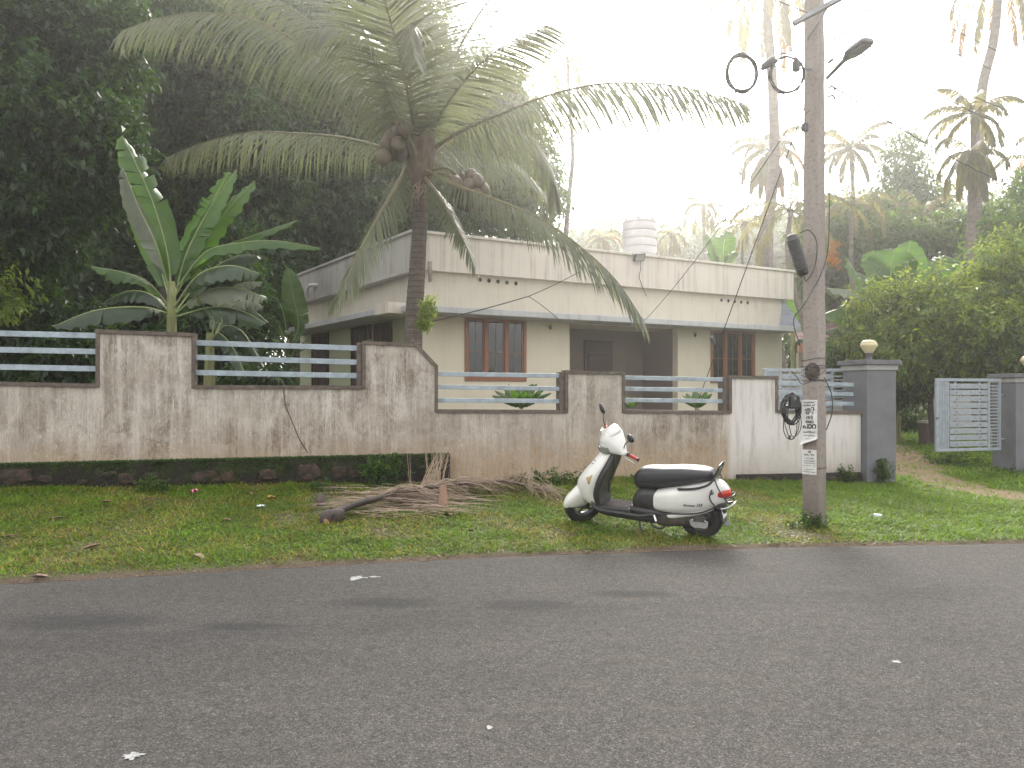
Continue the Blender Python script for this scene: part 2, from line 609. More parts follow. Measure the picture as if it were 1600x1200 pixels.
# ochre splashes of mud above the ground
mud = t.math('MULTIPLY', t.ramp(t.noise(1.0, 6, .7, t.map((30, 9, 7), (3, 0, 0))), [(.40, 0), (.6, 1)]), t.ramp(t.math('DIVIDE', zf, 2.5), [(.10, 1), (.22, .85), (.36, 0)]))
oldc = t.mix(t.math('MULTIPLY', mud, .85), oldc, (.44, .30, .175))
newc0 = t.mix(t.ramp(t.noise(1.0, 5, .7, t.map((11, 6, .9))), [(.50, 0), (.78, 1)]), (.62, .575, .545), (.27, .235, .20))
newc = t.mix(t.math('MULTIPLY', t.ramp(t.math('DIVIDE', zf, 2.5), [(.08, .8), (.2, .3), (.35, 0)]), .8), newc0, (.24, .19, .14))
t.color(t.mix(new, oldc, newc))
t.rough(.92)
t.bump(t.math('ADD', flake, t.math('MULTIPLY', t.noise(70, 4, .7), .5)), .55, .012)

m_stonewall, t = newmat('mossy_rubble')
x, y, z = t.sep()
up = t.noise(14, 6, .7)
mossf = t.ramp(t.math('ADD', t.math('MULTIPLY', t.noise(3.1, 5, .6), 1.0), t.math('MULTIPLY', z, .5)), [(.68, 0), (.88, 1)])
c = t.mix(up, (.016, .013, .010), (.05, .038, .028))
c = t.mix(mossf, c, t.mix(t.ramp(up, [(.35, 0), (.65, 1)]), (.010, .014, .005), (.060, .085, .014)))
t.color(c)
t.rough(.97)
t.bump(t.math('ADD', up, t.noise(45, 5, .7)), 1.0, .09)
m_laterite, t = newmat('laterite_stone')
g_ = t.noise(16, 6, .7, t.map((1, 1, 2.6)))
w_ = t.noise(5, 5, .7, t.map(loc=(3, 2, 8)))
t.color(t.mix(t.ramp(w_, [(.40, 0), (.55, 1)]), t.mix(g_, (.035, .022, .016), (.17, .10, .075)), (.018, .020, .009)))
t.rough(.96)
t.bump(g_, 1.0, .05)

wall = empty('compound_wall', W0, WA, 'long stepped plaster wall with brown coping and pale blue rails along the verge', 'wall')

ZB = -.35


def sz(px, py): return wall_st(px, py)


# outline of the top of the wall, left to right: (px, py)
top = [(-330, 589), (150, 600), (150, 515), (305, 521), (305, 602), (566, 603), (566, 533), (652, 537), (684, 572), (684, 640),
       (883, 641), (883, 579), (976, 581), (976, 641), (1139, 642), (1139, 587), (1215, 588), (1215, 641), (1345, 643)]
pts = [sz(*p) for p in top]
pts = [(s, z_) for s, z_ in pts]
# true levels: make each horizontal run level enough and each vertical edge plumb
for i in range(len(pts) - 1):
    if top[i][0] == top[i + 1][0]:
        pts[i + 1] = (pts[i][0], pts[i + 1][1])
TH = .16
mb = MB()
segs = []
i = 0
# body as solid strips between plumb edges
xsn = sorted(set(round(p[0], 4) for p in pts))


def top_z(s, side):
    """height of the outline just right (side=1) or left (side=-1) of s"""
    s2 = s + side * 1e-3
    for (a, za), (b, zb) in zip(pts[:-1], pts[1:]):
        if a < s2 < b: return za + (zb - za) * (s2 - a) / (b - a)
    return pts[-1][1]


for a, b in zip(xsn[:-1], xsn[1:]):
    za, zb = top_z(a, 1), top_z(b, -1)
    n = max(1, int((b - a) / .4))
    # front face subdivided so that the plaster is gently uneven
    v, f = [], []
    m_ = max(2, int((za - ZB) / .3))
    for k in range(n + 1):
        s_ = a + (b - a) * k / n
        zt = za + (zb - za) * k / n
        for j in range(m_ + 1): v.append((s_, 0, ZB + (zt - ZB) * j / m_))
        v.append((s_, TH, zt))
        v.append((s_, TH, ZB))
    w = m_ + 3
    for k in range(n):
        for j in range(w - 1): f.append((k * w + j, (k + 1) * w + j, (k + 1) * w + j + 1, k * w + j + 1))
        f.append((k * w + w - 1, (k + 1) * w + w - 1, (k + 1) * w, k * w))
    f.append(tuple(range(w)))
    f.append(tuple(n * w + j for j in range(w - 1, -1, -1)))
    mb.add(v, f)
mb.build('plaster_panel', m_wall, wall, recalc=False)

# brown coping: flat bands along every edge of the outline, proud of the face
cw = .043
for i in range(len(pts) - 1):
    (a, za), (b, zb) = pts[i], pts[i + 1]
    c = MB()
    if abs(a - b) < 1e-4:      # jamb beside an opening
        lo, hi = min(za, zb), max(za, zb)
        wide = top[i][0] in (566, 883, 1139)
        inner = 1 if za < zb else -1      # solid is on the right when the outline goes up
        if inner == 1: x0, x1 = a - .002, a + cw
        else: x0, x1 = a - cw, a + .002
        c.box(x0, x1, -.022, TH + .012, lo - cw + .003, hi + .006, .006)
        if wide and inner == 1:            # the return of the jamb shows in the opening
            c.box(x0 - .07, x0 - .002, .02, TH + .06, lo - .0, hi - .02, .006)
    else:
        n_ = Vector((-(zb - za), b - a)).normalized()
        q_ = [(a, za + .004), (b, zb + .004), (b - n_.x * cw, zb - n_.y * cw), (a - n_.x * cw, za - n_.y * cw)]
        c.prism([(q_[0][0] - .004, q_[0][1]), (q_[1][0] + .004, q_[1][1]), (q_[2][0] + .004, q_[2][1]), (q_[3][0] - .004, q_[3][1])],
                TH + .045, Matrix.Translation((0, -.026 - .001 * (i % 3), 0)))
    c.build('coping', M['coping'], wall)

# rails: flat steel bars, three to an opening
rails = [(-330, 149, [(519, 524), (545, 549), (571, 576)], 0),
         (304, 566, [(535, 544), (558, 566), (582, 587)], 0),
         (685, 883, [(584, 587), (604.5, 607.5), (625.5, 627)], 0),
         (977, 1139, [(590, 593), (607.5, 610), (625, 627)], 0),
         (1216, 1338, [(598, 601), (613, 616), (629, 631)], 0)]
for x0, x1, ys_, _ in rails:
    for ya, yb in ys_:
        s0, z0 = sz(x0, ya)
        s1, z1 = sz(x1, yb)
        if x0 < -100: z0 = sz(0, ya + 1)[1] + .02
        c = MB()
        h = .035 if x0 < 600 else .031
        hh = TH * .45
        c.add([(s0, hh - .012, z0 - h), (s1, hh - .012, z1 - h), (s1, hh + .03, z1 - h), (s0, hh + .03, z0 - h),
               (s0, hh - .012, z0 + h), (s1, hh - .012, z1 + h), (s1, hh + .03, z1 + h), (s0, hh + .03, z0 + h)],
              [(3, 2, 1, 0), (4, 5, 6, 7), (0, 1, 5, 4), (1, 2, 6, 5), (2, 3, 7, 6), (3, 0, 4, 7)])
        c.build('rail', M['steel_blue'], wall, bevel=.004)

# rubble foundation on the left, with its mossy top and the laterite blocks that show
def foundation(p0, p1, ztop0, ztop1, out):
    (s0, _), (s1, _) = wall_st(p0, 700), wall_st(p1, 700)
    nn = int((s1 - s0) / .06)
    v, f = [], []
    prof = [(0.01, 1), (-out * .75, 1.0), (-out, .86), (-out, .6), (-out * 1.02, .3), (-out * 1.05, 0)]
    for k in range(nn + 1):
        s_ = s0 + (s1 - s0) * k / nn
        zt = ztop0 + (ztop1 - ztop0) * k / nn
        for d_, h_ in prof:
            j1 = n2(s_, h_ * 2, 4.1, 3) * .05 + n2(s_, h_ * 3, 14, 1) * .03
            v.append((s_, d_ + (j1 if d_ < 0 else 0), ZB + (zt - ZB) * h_ + (.012 * n2(s_, 0, 9, 4) if h_ > .8 and d_ < 0 else 0)))
    w = len(prof)
    for k in range(nn):
        for j in range(w - 1): f.append((k * w + j, k * w + j + 1, (k + 1) * w + j + 1, (k + 1) * w + j))
    f.append(tuple(nn * w + j for j in range(w)))
    f.append(tuple(j for j in range(w - 1, -1, -1)))
    MB().add(v, f, True).build('foundation', m_stonewall, wall, recalc=True)




def rock(seed, w, h, d, m, name, parent):
    r = random.Random(seed)
    import bmesh
    b = bmesh.new()
    bmesh.ops.create_icosphere(b, subdivisions=2, radius=1)
    for v in b.verts:
        q = v.co.copy()
        k = 1 + .35 * noise.noise(q * 1.4 + Vector((seed, 0, 0)))
        q = Vector((max(-.8, min(.8, q.x)) * k, q.y * k, max(-.72, min(.72, q.z)) * k))
        v.co = Vector((q.x * w / 1.6, q.y * d / 1.6, q.z * h / 1.5))
    me = bpy.data.meshes.new(name)
    b.to_mesh(me)
    b.free()
    me.materials.append(m)
    o = link(name, me, parent)
    return o


foundation(-330, 702, .63, .665, .11)
foundation(1150, 1343, .27, .255, .06)
stones = [(18, 745, 52, 25), (168, 741, 22, 9), (196, 748, 24, 18), (232, 744, 26, 11), (338, 744, 62, 20), (418, 742, 26, 18), (481, 738, 36, 28), (528, 737, 22, 20), (553, 740, 18, 14),
          (128, 753, 14, 8), (660, 730, 10, 5), (1328, 747, 14, 10), (1165, 752, 22, 9), (1200, 750, 16, 9), (1305, 749, 18, 9), (280, 752, 18, 10), (70, 748, 20, 12)]
for k, (px, py, w, h) in enumerate(stones):
    s_, z_ = wall_st(px, py, .12)
    Yd = wall_pt(s_, 0).y
    o = rock(k + 1, w / F * Yd, h / F * Yd * .95, .07, m_laterite, 'stone', wall)
    o.location = (s_, -.098 if px < 1000 else -.045, z_)
    o.rotation_euler = (0, RS.uniform(-.2, .2), 0)

# hairline crack and the climbing stem on the wall face
cr = MB()
P_ = [wall_st(*p) for p in [(443, 606), (446, 632), (455, 655), (462, 672), (470, 690), (481, 707)]]
cr.tube(cv([(s, -.004, z) for s, z in P_], 5), .005, 5)
tag(cr.build('dry_creeper', mat('dry_stem', (.06, .035, .025), None, 20, .9), wall), 'thin dry stem running up the plaster')

# ------------------------------------------------------------------ gate pillars
m_pillar = mat('pillar_grey_paint', (.165, .165, .18), (.12, .12, .13), 3, .8, .25, 40)
m_pillar_l = mat('pillar_light_paint', (.36, .35, .335), (.28, .27, .26), 3, .8, .2, 40)


def gate_pillar(c, rz, w, z0, z1, label, lamp_kind):
    p = empty('gate_pillar', (c[0], c[1], 0), rz, label, 'gate pillar', 'gate pillars')
    MB().box(-w / 2, w / 2, -w / 2, w / 2, z0, z1 - .16).build('shaft', m_pillar, p, bevel=.01)
    MB().box(-w / 2 - .02, w / 2 + .02, -w / 2 - .02, w / 2 + .02, z1 - .158, z1 - .075).build('neck_band', m_pillar_l, p, bevel=.006)
    MB().box(-w / 2 - .06, w / 2 + .06, -w / 2 - .06, w / 2 + .06, z1 - .073, z1).build('cap', mat('pillar_cap', (.10, .10, .11), (.15, .15, .155), 8, .85, .3), p, bevel=.008)
    return p


m_globe, t = newmat('yellowed_globe')
t.color((.55, .48, .27))
t.rough(.35)
t.b.inputs['Subsurface Weight'].default_value = .15
m_fit = mat('lamp_fitting', (.05, .05, .05), (.08, .08, .08), 20, .5)


def gate_lamp(loc, label):
    l = empty('gate_lamp', loc, 0, label, 'lamp', 'lamps on the gate pillars')
    MB().lathe([(.055, 0), (.06, .02), (.045, .035), (.045, .10), (.06, .115), (.06, .13)], 20).build('lamp_base', m_fit, l)
    MB().lathe([(.06, .125), (.075, .15), (.10, .19), (.128, .23), (.135, .255), (.125, .275), (.115, .285), (.118, .295), (.095, .32), (.055, .335), (0.0, .34)], 28).build('globe', m_globe, l)
    return l


pc = wall_pt(12.42, .17)
gate_pillar(pc, WA + math.radians(3), .56, -.1, 2.03, 'square grey gate pillar at the right end of the plaster wall', 1)
gate_lamp((pc.x, pc.y, 2.03), 'yellowed mushroom globe lamp standing on the near left gate pillar')
p2 = Vector((9.28, 14.1, 0))
gate_pillar(p2, math.radians(8), .56, -.1, 1.86, 'square grey gate pillar at the right edge of the view, carrying the open gate leaf', 1)
gate_lamp((9.42, 14.0, 1.86), 'globe lamp on the far right gate pillar, half behind leaves')

# ------------------------------------------------------------------ gate leaves
m_gate = mat('gate_blue_grey_paint', (.33, .37, .41), (.24, .27, .30), 12, .45, .12)
m_gate2 = mat('gate_grey_paint', (.30, .33, .36), (.22, .24, .26), 14, .5, .12)


def gate_leaf(loc, rz, label):
    """hinge at x=0, leaf runs to x=-L"""
    L, H = 1.46, 1.30
    g = empty('gate_leaf', loc, rz, label, 'gate', 'leaves of the steel gate')
    MB().box(-L, 0, -.02, .02, 0, .05).build('bottom_rail', m_gate, g, bevel=.004)
    MB().box(-L, 0, -.02, .02, H - .05, H).build('top_rail', m_gate, g, bevel=.004)
    for x0, x1 in ((-L, -L + .06), (-.05, 0), (-.30, -.255)):
        MB().box(x0, x1, -.022, .022, .052, H - .052).build('stile', m_gate, g, bevel=.004)
    fl = MB()
    for k in range(6):
        x0 = -L + .068 + k * .037
        b_ = MB().box(x0, x0 + .026, -.018, .014, .052, H - .052).build('vertical_bar', m_gate, g)
    n = 10
    for k in range(n):
        z0 = .075 + k * (H - .15) / n
        b_ = MB().box(-L + .30, -.305, -.016, .0, z0 + .008, z0 + .100).build('slat', m_gate2, g, bevel=.003)
    for x0 in (-L + .45, -.47):
        MB().box(x0 - .016, x0 + .016, .002, .022, .052, H - .052).build('backing_strip', m_gate2, g)
        for k in range(n):
            z0 = .075 + k * (H - .15) / n + .052
            MB().lathe([(.009, 0), (.009, .008), (0, .01)], 8, Matrix.Translation((x0, -.016, z0)) @ Matrix.Rotation(math.pi / 2, 4, 'X')).build('bolt', M['rust'], g)
    for k in range(19):
        z0 = .09 + k * (H - .17) / 19
        MB().box(-.252, -.052, -.012, .006, z0, z0 + .022).build('short_bar', m_gate2, g)
    for z0 in (.2, 1.0):
        MB().tube([(0, 0, z0), (.1, 0, z0)], .018, 8).build('hinge', m_gate, g)
    MB().tube([(-L - .012, -.03, .60), (-L + .05, -.03, .60)], .014, 8).build('latch', M['grey_metal'], g)
    return g


gate_leaf((8.90, 14.0, .47), math.radians(16), 'blue grey steel gate leaf of flat slats standing ajar on the right pillar')
gate_leaf((pc.x - .1, pc.y + .55, .62), math.radians(4), 'blue grey steel gate leaf folded back behind the wall, seen through its last opening')
# ------------------------------------------------------------------ bungalow
HA = math.radians(28.3)
C0 = Vector((-2.0, 16.0, 0))
TF = math.tan(HA)


def house_tz(px, py, off=0.0):
    """(distance along the front, height) at a pixel on a plane off metres in front of the front wall"""
    a = (px - 800) / F
    # plane: Y = 16 - off/cos + (X+2)*tan
    k = 16 - off / math.cos(HA) + 2 * TF
    X = a * k / (1 - TF * a)
    Y = k + TF * X
    u = Vector((math.cos(HA), math.sin(HA)))
    return (X + 2) * u.x + (Y - 16) * u.y, CAM_H + (615 - py) / F * Y


def stainmat(name, c, dirt, amount=.5, zs=.7, rough=.85, sc=5.5):
    m, t = newmat(name)
    st = t.noise(1.0, 6, .65, t.map((sc, sc, zs)))
    f2 = t.noise(2.0, 4, .6)
    st2 = t.noise(1.0, 5, .7, t.map((sc * 3.3, sc * 3.3, zs * 1.5), (3, 3, 1)))
    k = t.math('MULTIPLY', t.ramp(t.math('ADD', t.math('MULTIPLY', st, .7), t.math('MULTIPLY', st2, .35)), [(.50, 0), (.80, 1)]), t.ramp(f2, [(.32, .2), (.6, 1)]))
    base = t.mix(f2, c, tuple(q * .88 for q in c))
    t.color(t.mix(t.math('MULTIPLY', k, amount), base, dirt))
    t.rough(rough)
    t.bump(t.noise(60, 4, .6), .15, .01)
    return m


m_cream = stainmat('cream_wall', (.70, .635, .50), (.30, .26, .20), .22)
m_cream_up = stainmat('cream_upper_wall', (.63, .575, .47), (.28, .22, .18), .55)
m_parapet = stainmat('parapet_paint', (.68, .615, .53), (.12, .10, .09), .8, .28, sc=8)
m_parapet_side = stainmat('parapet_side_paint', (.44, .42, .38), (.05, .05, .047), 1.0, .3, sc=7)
m_slab = stainmat('weathered_blue_slab', (.50, .50, .505), (.15, .15, .15), .8, 1.5)
m_green_side = stainmat('pale_green_wall', (.47, .48, .33), (.24, .24, .17), .3)
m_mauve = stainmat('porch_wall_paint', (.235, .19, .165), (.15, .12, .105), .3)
m_teak = mat('teak_frame', (.30, .125, .062), (.19, .075, .04), 5, .4, .2, 30, stretch=(8, 8, .5))
m_door = mat('dark_door', (.085, .055, .05), (.055, .035, .03), 4, .4, .2, 30, stretch=(8, 8, .5))
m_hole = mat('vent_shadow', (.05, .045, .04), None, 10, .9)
m_glass, t = newmat('window_glass')
t.color((.012, .016, .014))
t.rough(.06)
t.b.inputs['Specular IOR Level'].default_value = .9

house = empty('bungalow', C0, HA, 'single storey cream bungalow with flat parapet roof and blue grey sunshade', 'house')
FZ, = (.45,)
tw1, zl = house_tz(1222, 468)
z_chj = house_tz(870, 498, .75)[1]               # underside of sunshade
z_par0 = house_tz(1000, 449, .14)[1]
z_par1 = 4.87
TEND = tw1
wl0, wz1 = house_tz(726, 493)
wl1, wz0 = house_tz(822, 596)
wr0 = house_tz(1110, 517)[0]
wr1 = house_tz(1179, 600)[0]
po0 = house_tz(890, 520)[0]
po1 = house_tz(1059, 520)[0]
DP = 1.4
T2 = .2
z_top = z_chj + .14
f = MB()
f.box(0, wl0, 0, T2, FZ - .3, z_top)
f.box(wl0, wl1, 0, T2, FZ - .3, wz0)
f.box(wl0, wl1, 0, T2, wz1, z_top)
f.box(wl1, po0, 0, T2, FZ - .3, z_top)
f.build('front_wall', m_cream, house)
f = MB()
f.box(po1, wr0, 0, T2, FZ - .3, z_top)
f.box(wr0, wr1, 0, T2, FZ - .3, wz0)
f.box(wr0, wr1, 0, T2, wz1, z_top)
f.box(wr1, TEND, 0, T2, FZ - .3, z_top)
f.box(TEND - T2, TEND, T2 + .002, 8, FZ - .3, z_top)
f.build('front_wall', m_cream, house)
f = MB()
dt0 = house_tz(912, 520, -DP)[0]
dt1 = house_tz(955, 520, -DP)[0]
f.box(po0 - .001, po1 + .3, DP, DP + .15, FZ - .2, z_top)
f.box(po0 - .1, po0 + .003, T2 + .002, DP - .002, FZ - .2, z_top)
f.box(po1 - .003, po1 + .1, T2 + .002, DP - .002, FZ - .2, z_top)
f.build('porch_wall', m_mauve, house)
MB().box(po0 + .005, po1 - .005, -.25, DP - .003, FZ - .4, FZ + .12).build('porch_floor', M['concrete_grey'], house)
# front door at the back of the porch
dr = MB().box(dt0, dt1, DP - .06, DP - .002, FZ + .13, FZ + 2.42).build('door', m_door, house)
for x0, x1, z0, z1 in ((dt0 + .1, dt1 - .1, FZ + .25, FZ + 1.05), (dt0 + .1, dt1 - .1, FZ + 1.15, FZ + 2.1)):
    MB().box(x0, x1, DP - .085, DP - .058, z0, z1, .01).build('door_panel', m_door, dr)
MB().tube([(dt0 + .06, DP - .1, FZ + 1.1), (dt0 + .06, DP - .1, FZ + 1.25)], .015, 8).build('handle', M['grey_metal'], dr)


def window3(t0, t1, z0, z1, ref):
    """teak frame, three casements with glass and iron bars"""
    w = empty('window')
    w.parent = house
    fw, fd = .075, .13
    MB().box(t0, t1, -.03, fd, z0, z0 + fw * 1.1).build('sill', m_teak, w, bevel=.004)
    MB().box(t0, t1, -.03, fd, z1 - fw, z1).build('head', m_teak, w, bevel=.004)
    n = 3
    lw = (t1 - t0) / n
    for k in range(n + 1):
        c = t0 + lw * k
        a, b = (c, c + fw) if k == 0 else ((c - fw, c) if k == n else (c - fw * .55, c + fw * .55))
        MB().box(a, b, -.028, fd - .002, z0 + fw * 1.1, z1 - fw).build('jamb', m_teak, w, bevel=.004)
    for k in range(n):
        a = t0 + lw * k + (fw if k == 0 else fw * .55)
        b = t0 + lw * (k + 1) - (fw if k == n - 1 else fw * .55)
        g = MB()
        s_ = .032
        g.box(a, a + s_, .0, .035, z0 + fw * 1.1, z1 - fw)
        g.box(b - s_, b, .0, .035, z0 + fw * 1.1, z1 - fw)
        g.box(a + s_, b - s_, .0, .035, z0 + fw * 1.1, z0 + fw * 1.1 + s_)
        g.box(a + s_, b - s_, .0, .035, z1 - fw - s_, z1 - fw)
        g.build('casement', m_teak, w, bevel=.003)
        MB().box(a + s_, b - s_, .014, .02, z0 + fw, z1 - fw - s_).build('pane', m_glass, w)
        zz = z0 + (z1 - z0) * .45
        MB().box(a + s_, b - s_, .004, .012, zz, zz + .014).build('glazing_bar', m_teak, w)
        MB().box((a + b) / 2 - .006, (a + b) / 2 + .006, .005, .011, z0 + fw * 1.1 + s_, z1 - fw - s_).build('glazing_bar', M['grey_metal'], w)
    MB().box(t0 - .0, t1, .131, .15, z0, z1).build('room_shade_backing', m_hole, w)  # dark sheet standing in for the shaded room behind the panes
    return w


window3(wl0, wl1, wz0, wz1, 0)
window3(wr0, wr1, wz0, wz1, 1)

# upper wall between sunshade and parapet, with ventilation holes
f = MB()
f.box(0, TEND, .002, T2, z_top + .001, z_par0 + .05)
f.build('upper_wall', m_cream_up, house)
for pxs, py0, py1 in (([750, 764, 778, 792, 806], 437, 443), ([1127, 1138, 1148, 1158, 1168], 469, 473)):
    for k, px in enumerate(pxs):
        tt, zz = house_tz(px, py0 + (py1 - py0) * k / 4)
        MB().lathe([(.062, 0), (.062, .012), (.046, .012), (.046, .001)], 16, Matrix.Translation((tt, .004, zz)) @ Matrix.Rotation(math.pi / 2, 4, 'X'), False, False).build('vent_ring', m_cream_up, house)
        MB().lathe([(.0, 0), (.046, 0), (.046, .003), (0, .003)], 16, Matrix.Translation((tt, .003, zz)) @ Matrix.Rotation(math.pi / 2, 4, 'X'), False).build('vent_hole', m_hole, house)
MB().box(.0, TEND - .002, T2 + .003, 7.5, z_chj + .01, z_chj + .12).build('ceiling_slab', m_cream_up, house)
pe = house_tz(1240, 430, .14)[0]
f = MB()
f.box(-.12, pe, -.14, .06, z_par0, z_par1 - .05)
f.build('parapet', m_parapet, house)
MB().box(-.16, pe + .05, -.19, .1, z_par1 - .049, z_par1 + .01).build('parapet_coping', m_parapet, house, bevel=.008)
f = MB()
f.box(-.1, pe - .01, .062, 8.0, z_par0 + .0, z_par0 + .14)
f.box(pe - .16, pe, .062, 8, z_par0 + .142, z_par1 - .05)
f.build('roof_slab', m_cream_up, house)
# faint drip marks are in the paint; a downpipe and bracket stand on the corner
tt, zz = house_tz(671, 425, .15)
MB().tube([(tt, -.19, zz - .21), (tt, -.19, zz + .21)], .04, 12).build('pipe', mat('old_pipe', (.33, .30, .26), (.2, .18, .16), 9, .7), house)

# sunshade slab along the front
ce = house_tz(1252, 505, .75)[0]
f = MB()
f.box(-.45, ce, -.75, -.003, z_chj, z_chj + .13)
f.build('sunshade', m_slab, house, bevel=.01)
# hipped tile return at the right end
m_bluetile = mat('blue_grey_tile', (.33, .36, .42), (.25, .27, .32), 7, .7, .2)
tl = [[Vector((TEND + .03, -.02, z_chj + .95)), Vector((TEND + .03, 3.5, z_chj + .95))], [Vector((ce, -.75, z_chj + .14)), Vector((ce, 3.5, z_chj + .14))]]
for k in range(7):
    a0_, a1_ = tl[0][0].lerp(tl[1][0], k / 7), tl[0][0].lerp(tl[1][0], (k + 1) / 7)
    b0_, b1_ = tl[0][1].lerp(tl[1][1], k / 7), tl[0][1].lerp(tl[1][1], (k + 1) / 7)
    u_ = Vector((0, 0, .035))
    MB().add([a0_, a1_ + u_, b1_ + u_, b0_, a0_ - u_, a1_, b1_, b0_ - u_],
             [(0, 1, 2, 3), (7, 6, 5, 4), (0, 4, 5, 1), (1, 5, 6, 2), (2, 6, 7, 3), (3, 7, 4, 0)]).build('tile_course', m_bluetile, house)
f = MB()
f.add([tl[0][0] - u_ * 1.3, tl[1][0] - u_ * 1.3, Vector((TEND + .03, -.02, z_chj + .1))], [(0, 1, 2)])
f.build('gable_fill', m_slab, house)

# ---- left side of the house, running back from the corner
sdir = Vector((-.25 - .0, .37)).normalized()      # direction in world xy
SA = math.atan2(sdir.y, sdir.x)                   # local x axis along the side wall
SL = 7.3
side = Matrix.Translation(Vector((0, 0, 0))) @ Matrix.Rotation(SA - HA, 4, 'Z')


def side_tz(px, py, off=0.0):
    a = (px - 800) / F
    nx_, ny_ = -sdir.y, sdir.x      # outward (left) normal
    ox, oy = C0.x + nx_ * off, C0.y + ny_ * off
    # (ox + sdir.x k) = a (oy + sdir.y k)
    k = (a * oy - ox) / (sdir.x - a * sdir.y)
    Y = oy + sdir.y * k
    return k, CAM_H + (615 - py) / F * Y


def sbuild(mb, name, m, bevel=0, parent=None):
    mb.v = [tuple(side @ Vector(p)) for p in mb.v]
    return mb.build(name, m, parent or house, bevel)


# in the side frame +y points away from the house (to the left)
f = MB()
f.box(.02, SL, -.2, -.002, FZ - .3, z_top)
sbuild(f, 'side_wall', m_green_side)
f = MB()
f.box(.02, SL, -.2, -.004, z_top + .001, z_par0 + .05)
sbuild(f, 'side_upper_wall', m_cream_up)
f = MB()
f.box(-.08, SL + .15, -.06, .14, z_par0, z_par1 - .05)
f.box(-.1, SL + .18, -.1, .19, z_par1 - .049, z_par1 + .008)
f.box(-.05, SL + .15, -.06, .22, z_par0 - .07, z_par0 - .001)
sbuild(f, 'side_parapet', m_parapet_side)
f = MB()
f.box(.35, side_tz(434, 505, .75)[0], .002, .75, z_chj, z_chj + .13)
sbuild(f, 'side_sunshade', m_slab, .01)
f = MB()
f.box(-.32, .33, .3, .78, z_chj - .02, z_chj + .2)
sbuild(f, 'corner_block', m_parapet)
kk, kz = side_tz(486, 462, .2)
sbuild(MB().tube([(kk - .35, .12, kz + .25), (kk - .1, .26, kz + .27), (kk + .02, .3, kz + .2), (kk + .03, .3, kz - .05)], .05, 10), 'drain_pipe', mat('white_pvc', (.6, .6, .57), None, 10, .5))
for (x0, x1, ya, yb, kind) in ((490, 513, 505, 610, 'door'), (552, 572, 497, 610, 'door'), (588, 612, 494, 545, 'window'), (577, 581, 507, 530, 'bar')):
    k1, k0 = side_tz(x0, ya)[0], side_tz(x1, ya)[0]
    zt_ = side_tz((x0 + x1) / 2, ya)[1]
    zb_ = FZ if kind == 'door' else side_tz((x0 + x1) / 2, yb)[1]
    if kind == 'bar':
        sbuild(MB().box(k0, k1, .0, .05, zb_, zt_), 'meter_box', m_door)
        continue
    zt_ = min(zt_, z_chj - .08)
    o = sbuild(MB().box(k0, k1, .0, .02, zb_, zt_), kind + '_leaf', m_door)
    fr = MB()
    fr.box(k0 - .05, k0, .0, .05, zb_, zt_ + .05)
    fr.box(k1, k1 + .05, .0, .05, zb_, zt_ + .05)
    fr.box(k0, k1, .0, .05, zt_, zt_ + .05)
    sbuild(fr, kind + '_frame', m_door)
    nb = 4
    for q in range(nb):
        xx = k0 + (k1 - k0) * (q + .5) / nb
        sbuild(MB().box(xx - .02, xx + .02, .02, .035, zb_ + .05, zt_ - .05), 'batten', m_door, parent=house)

# rear and right walls close the block
f = MB()
cx_, cy_ = side @ Vector((SL, -.1, 0)), 0
f.box(cx_.x, TEND, cx_.y - .2, cx_.y, FZ - .3, z_par1 - .05)
f.build('rear_wall', m_green_side, house)

# wall light points beside the windows
for px, py in ((858, 508), (1084, 520)):
    tt, zz = house_tz(px, py)
    o = MB().box(tt - .04, tt + .04, -.03, -.001, zz - .05, zz + .05, .01).build('bulb_holder', m_parapet, house)
    MB().lathe([(.02, 0), (.03, -.04), (.03, -.08), (.0, -.11)], 10, Matrix.Translation((tt, -.06, zz - .01))).build('bulb', m_fit, o)

# floodlight on the parapet edge
tt, zz = house_tz(997, 400, .2)
fl = empty('floodlight', C0 + Matrix.Rotation(HA, 3, 'Z') @ Vector((tt, -.2, zz)), HA, 'small square floodlight clamped to the roof parapet below the tank', 'floodlight')
fl.rotation_euler = (0, 0, HA)
R_ = Matrix.Rotation(math.radians(35), 4, 'X') @ Matrix.Rotation(math.radians(-8), 4, 'Y')
MB().box(-.15, .15, -.09, -.03, -.1, .1, .012, R_).build('housing', m_fit, fl)
MB().box(-.12, .12, -.096, -.092, -.075, .075, 0, R_).build('lens', mat('flood_lens', (.45, .45, .42), None, 10, .3), fl)
MB().tube([(-.17, -.05, 0), (-.17, .05, .08), (.17, .05, .08), (.17, -.05, 0)], .012, 6).build('bracket', M['grey_metal'], fl)
MB().tube([(.05, -.04, -.06), (.08, .0, -.3), (.05, .03, -.5), (.16, .03, -.75), (.28, .04, -.95)], .008, 6).build('cord', M['cable'], fl)

# roof block and water tank
tk, _ = house_tz(999, 380, -2.5)
rb = MB().box(tk - 2.2, tk + 1.9, 1.6, 4.4, z_par0 + .15, z_par1 + .11)
rb.build('tank_platform', m_parapet, house)
tp = C0 + Matrix.Rotation(HA, 3, 'Z') @ Vector((tk, 2.5, 0))
ztk = z_par1 + .11
m_tank = mat('white_tank_plastic', (.55, .53, .53), (.45, .43, .43), 3, .5)
tank = empty('water_tank', (tp.x, tp.y, ztk), 0, 'white ribbed plastic water tank standing on the bungalow roof', 'water tank')
rt = 53 / 2 / F * tp.y
ht = CAM_H + (615 - 349) / F * tp.y - ztk
prof = [(rt * .98, 0)]
for k in range(6):
    z0 = ht * k / 6
    prof += [(rt, z0 + .02), (rt, z0 + ht / 6 - .045), (rt * .955, z0 + ht / 6 - .03), (rt * .955, z0 + ht / 6 - .012), (rt, z0 + ht / 6)]
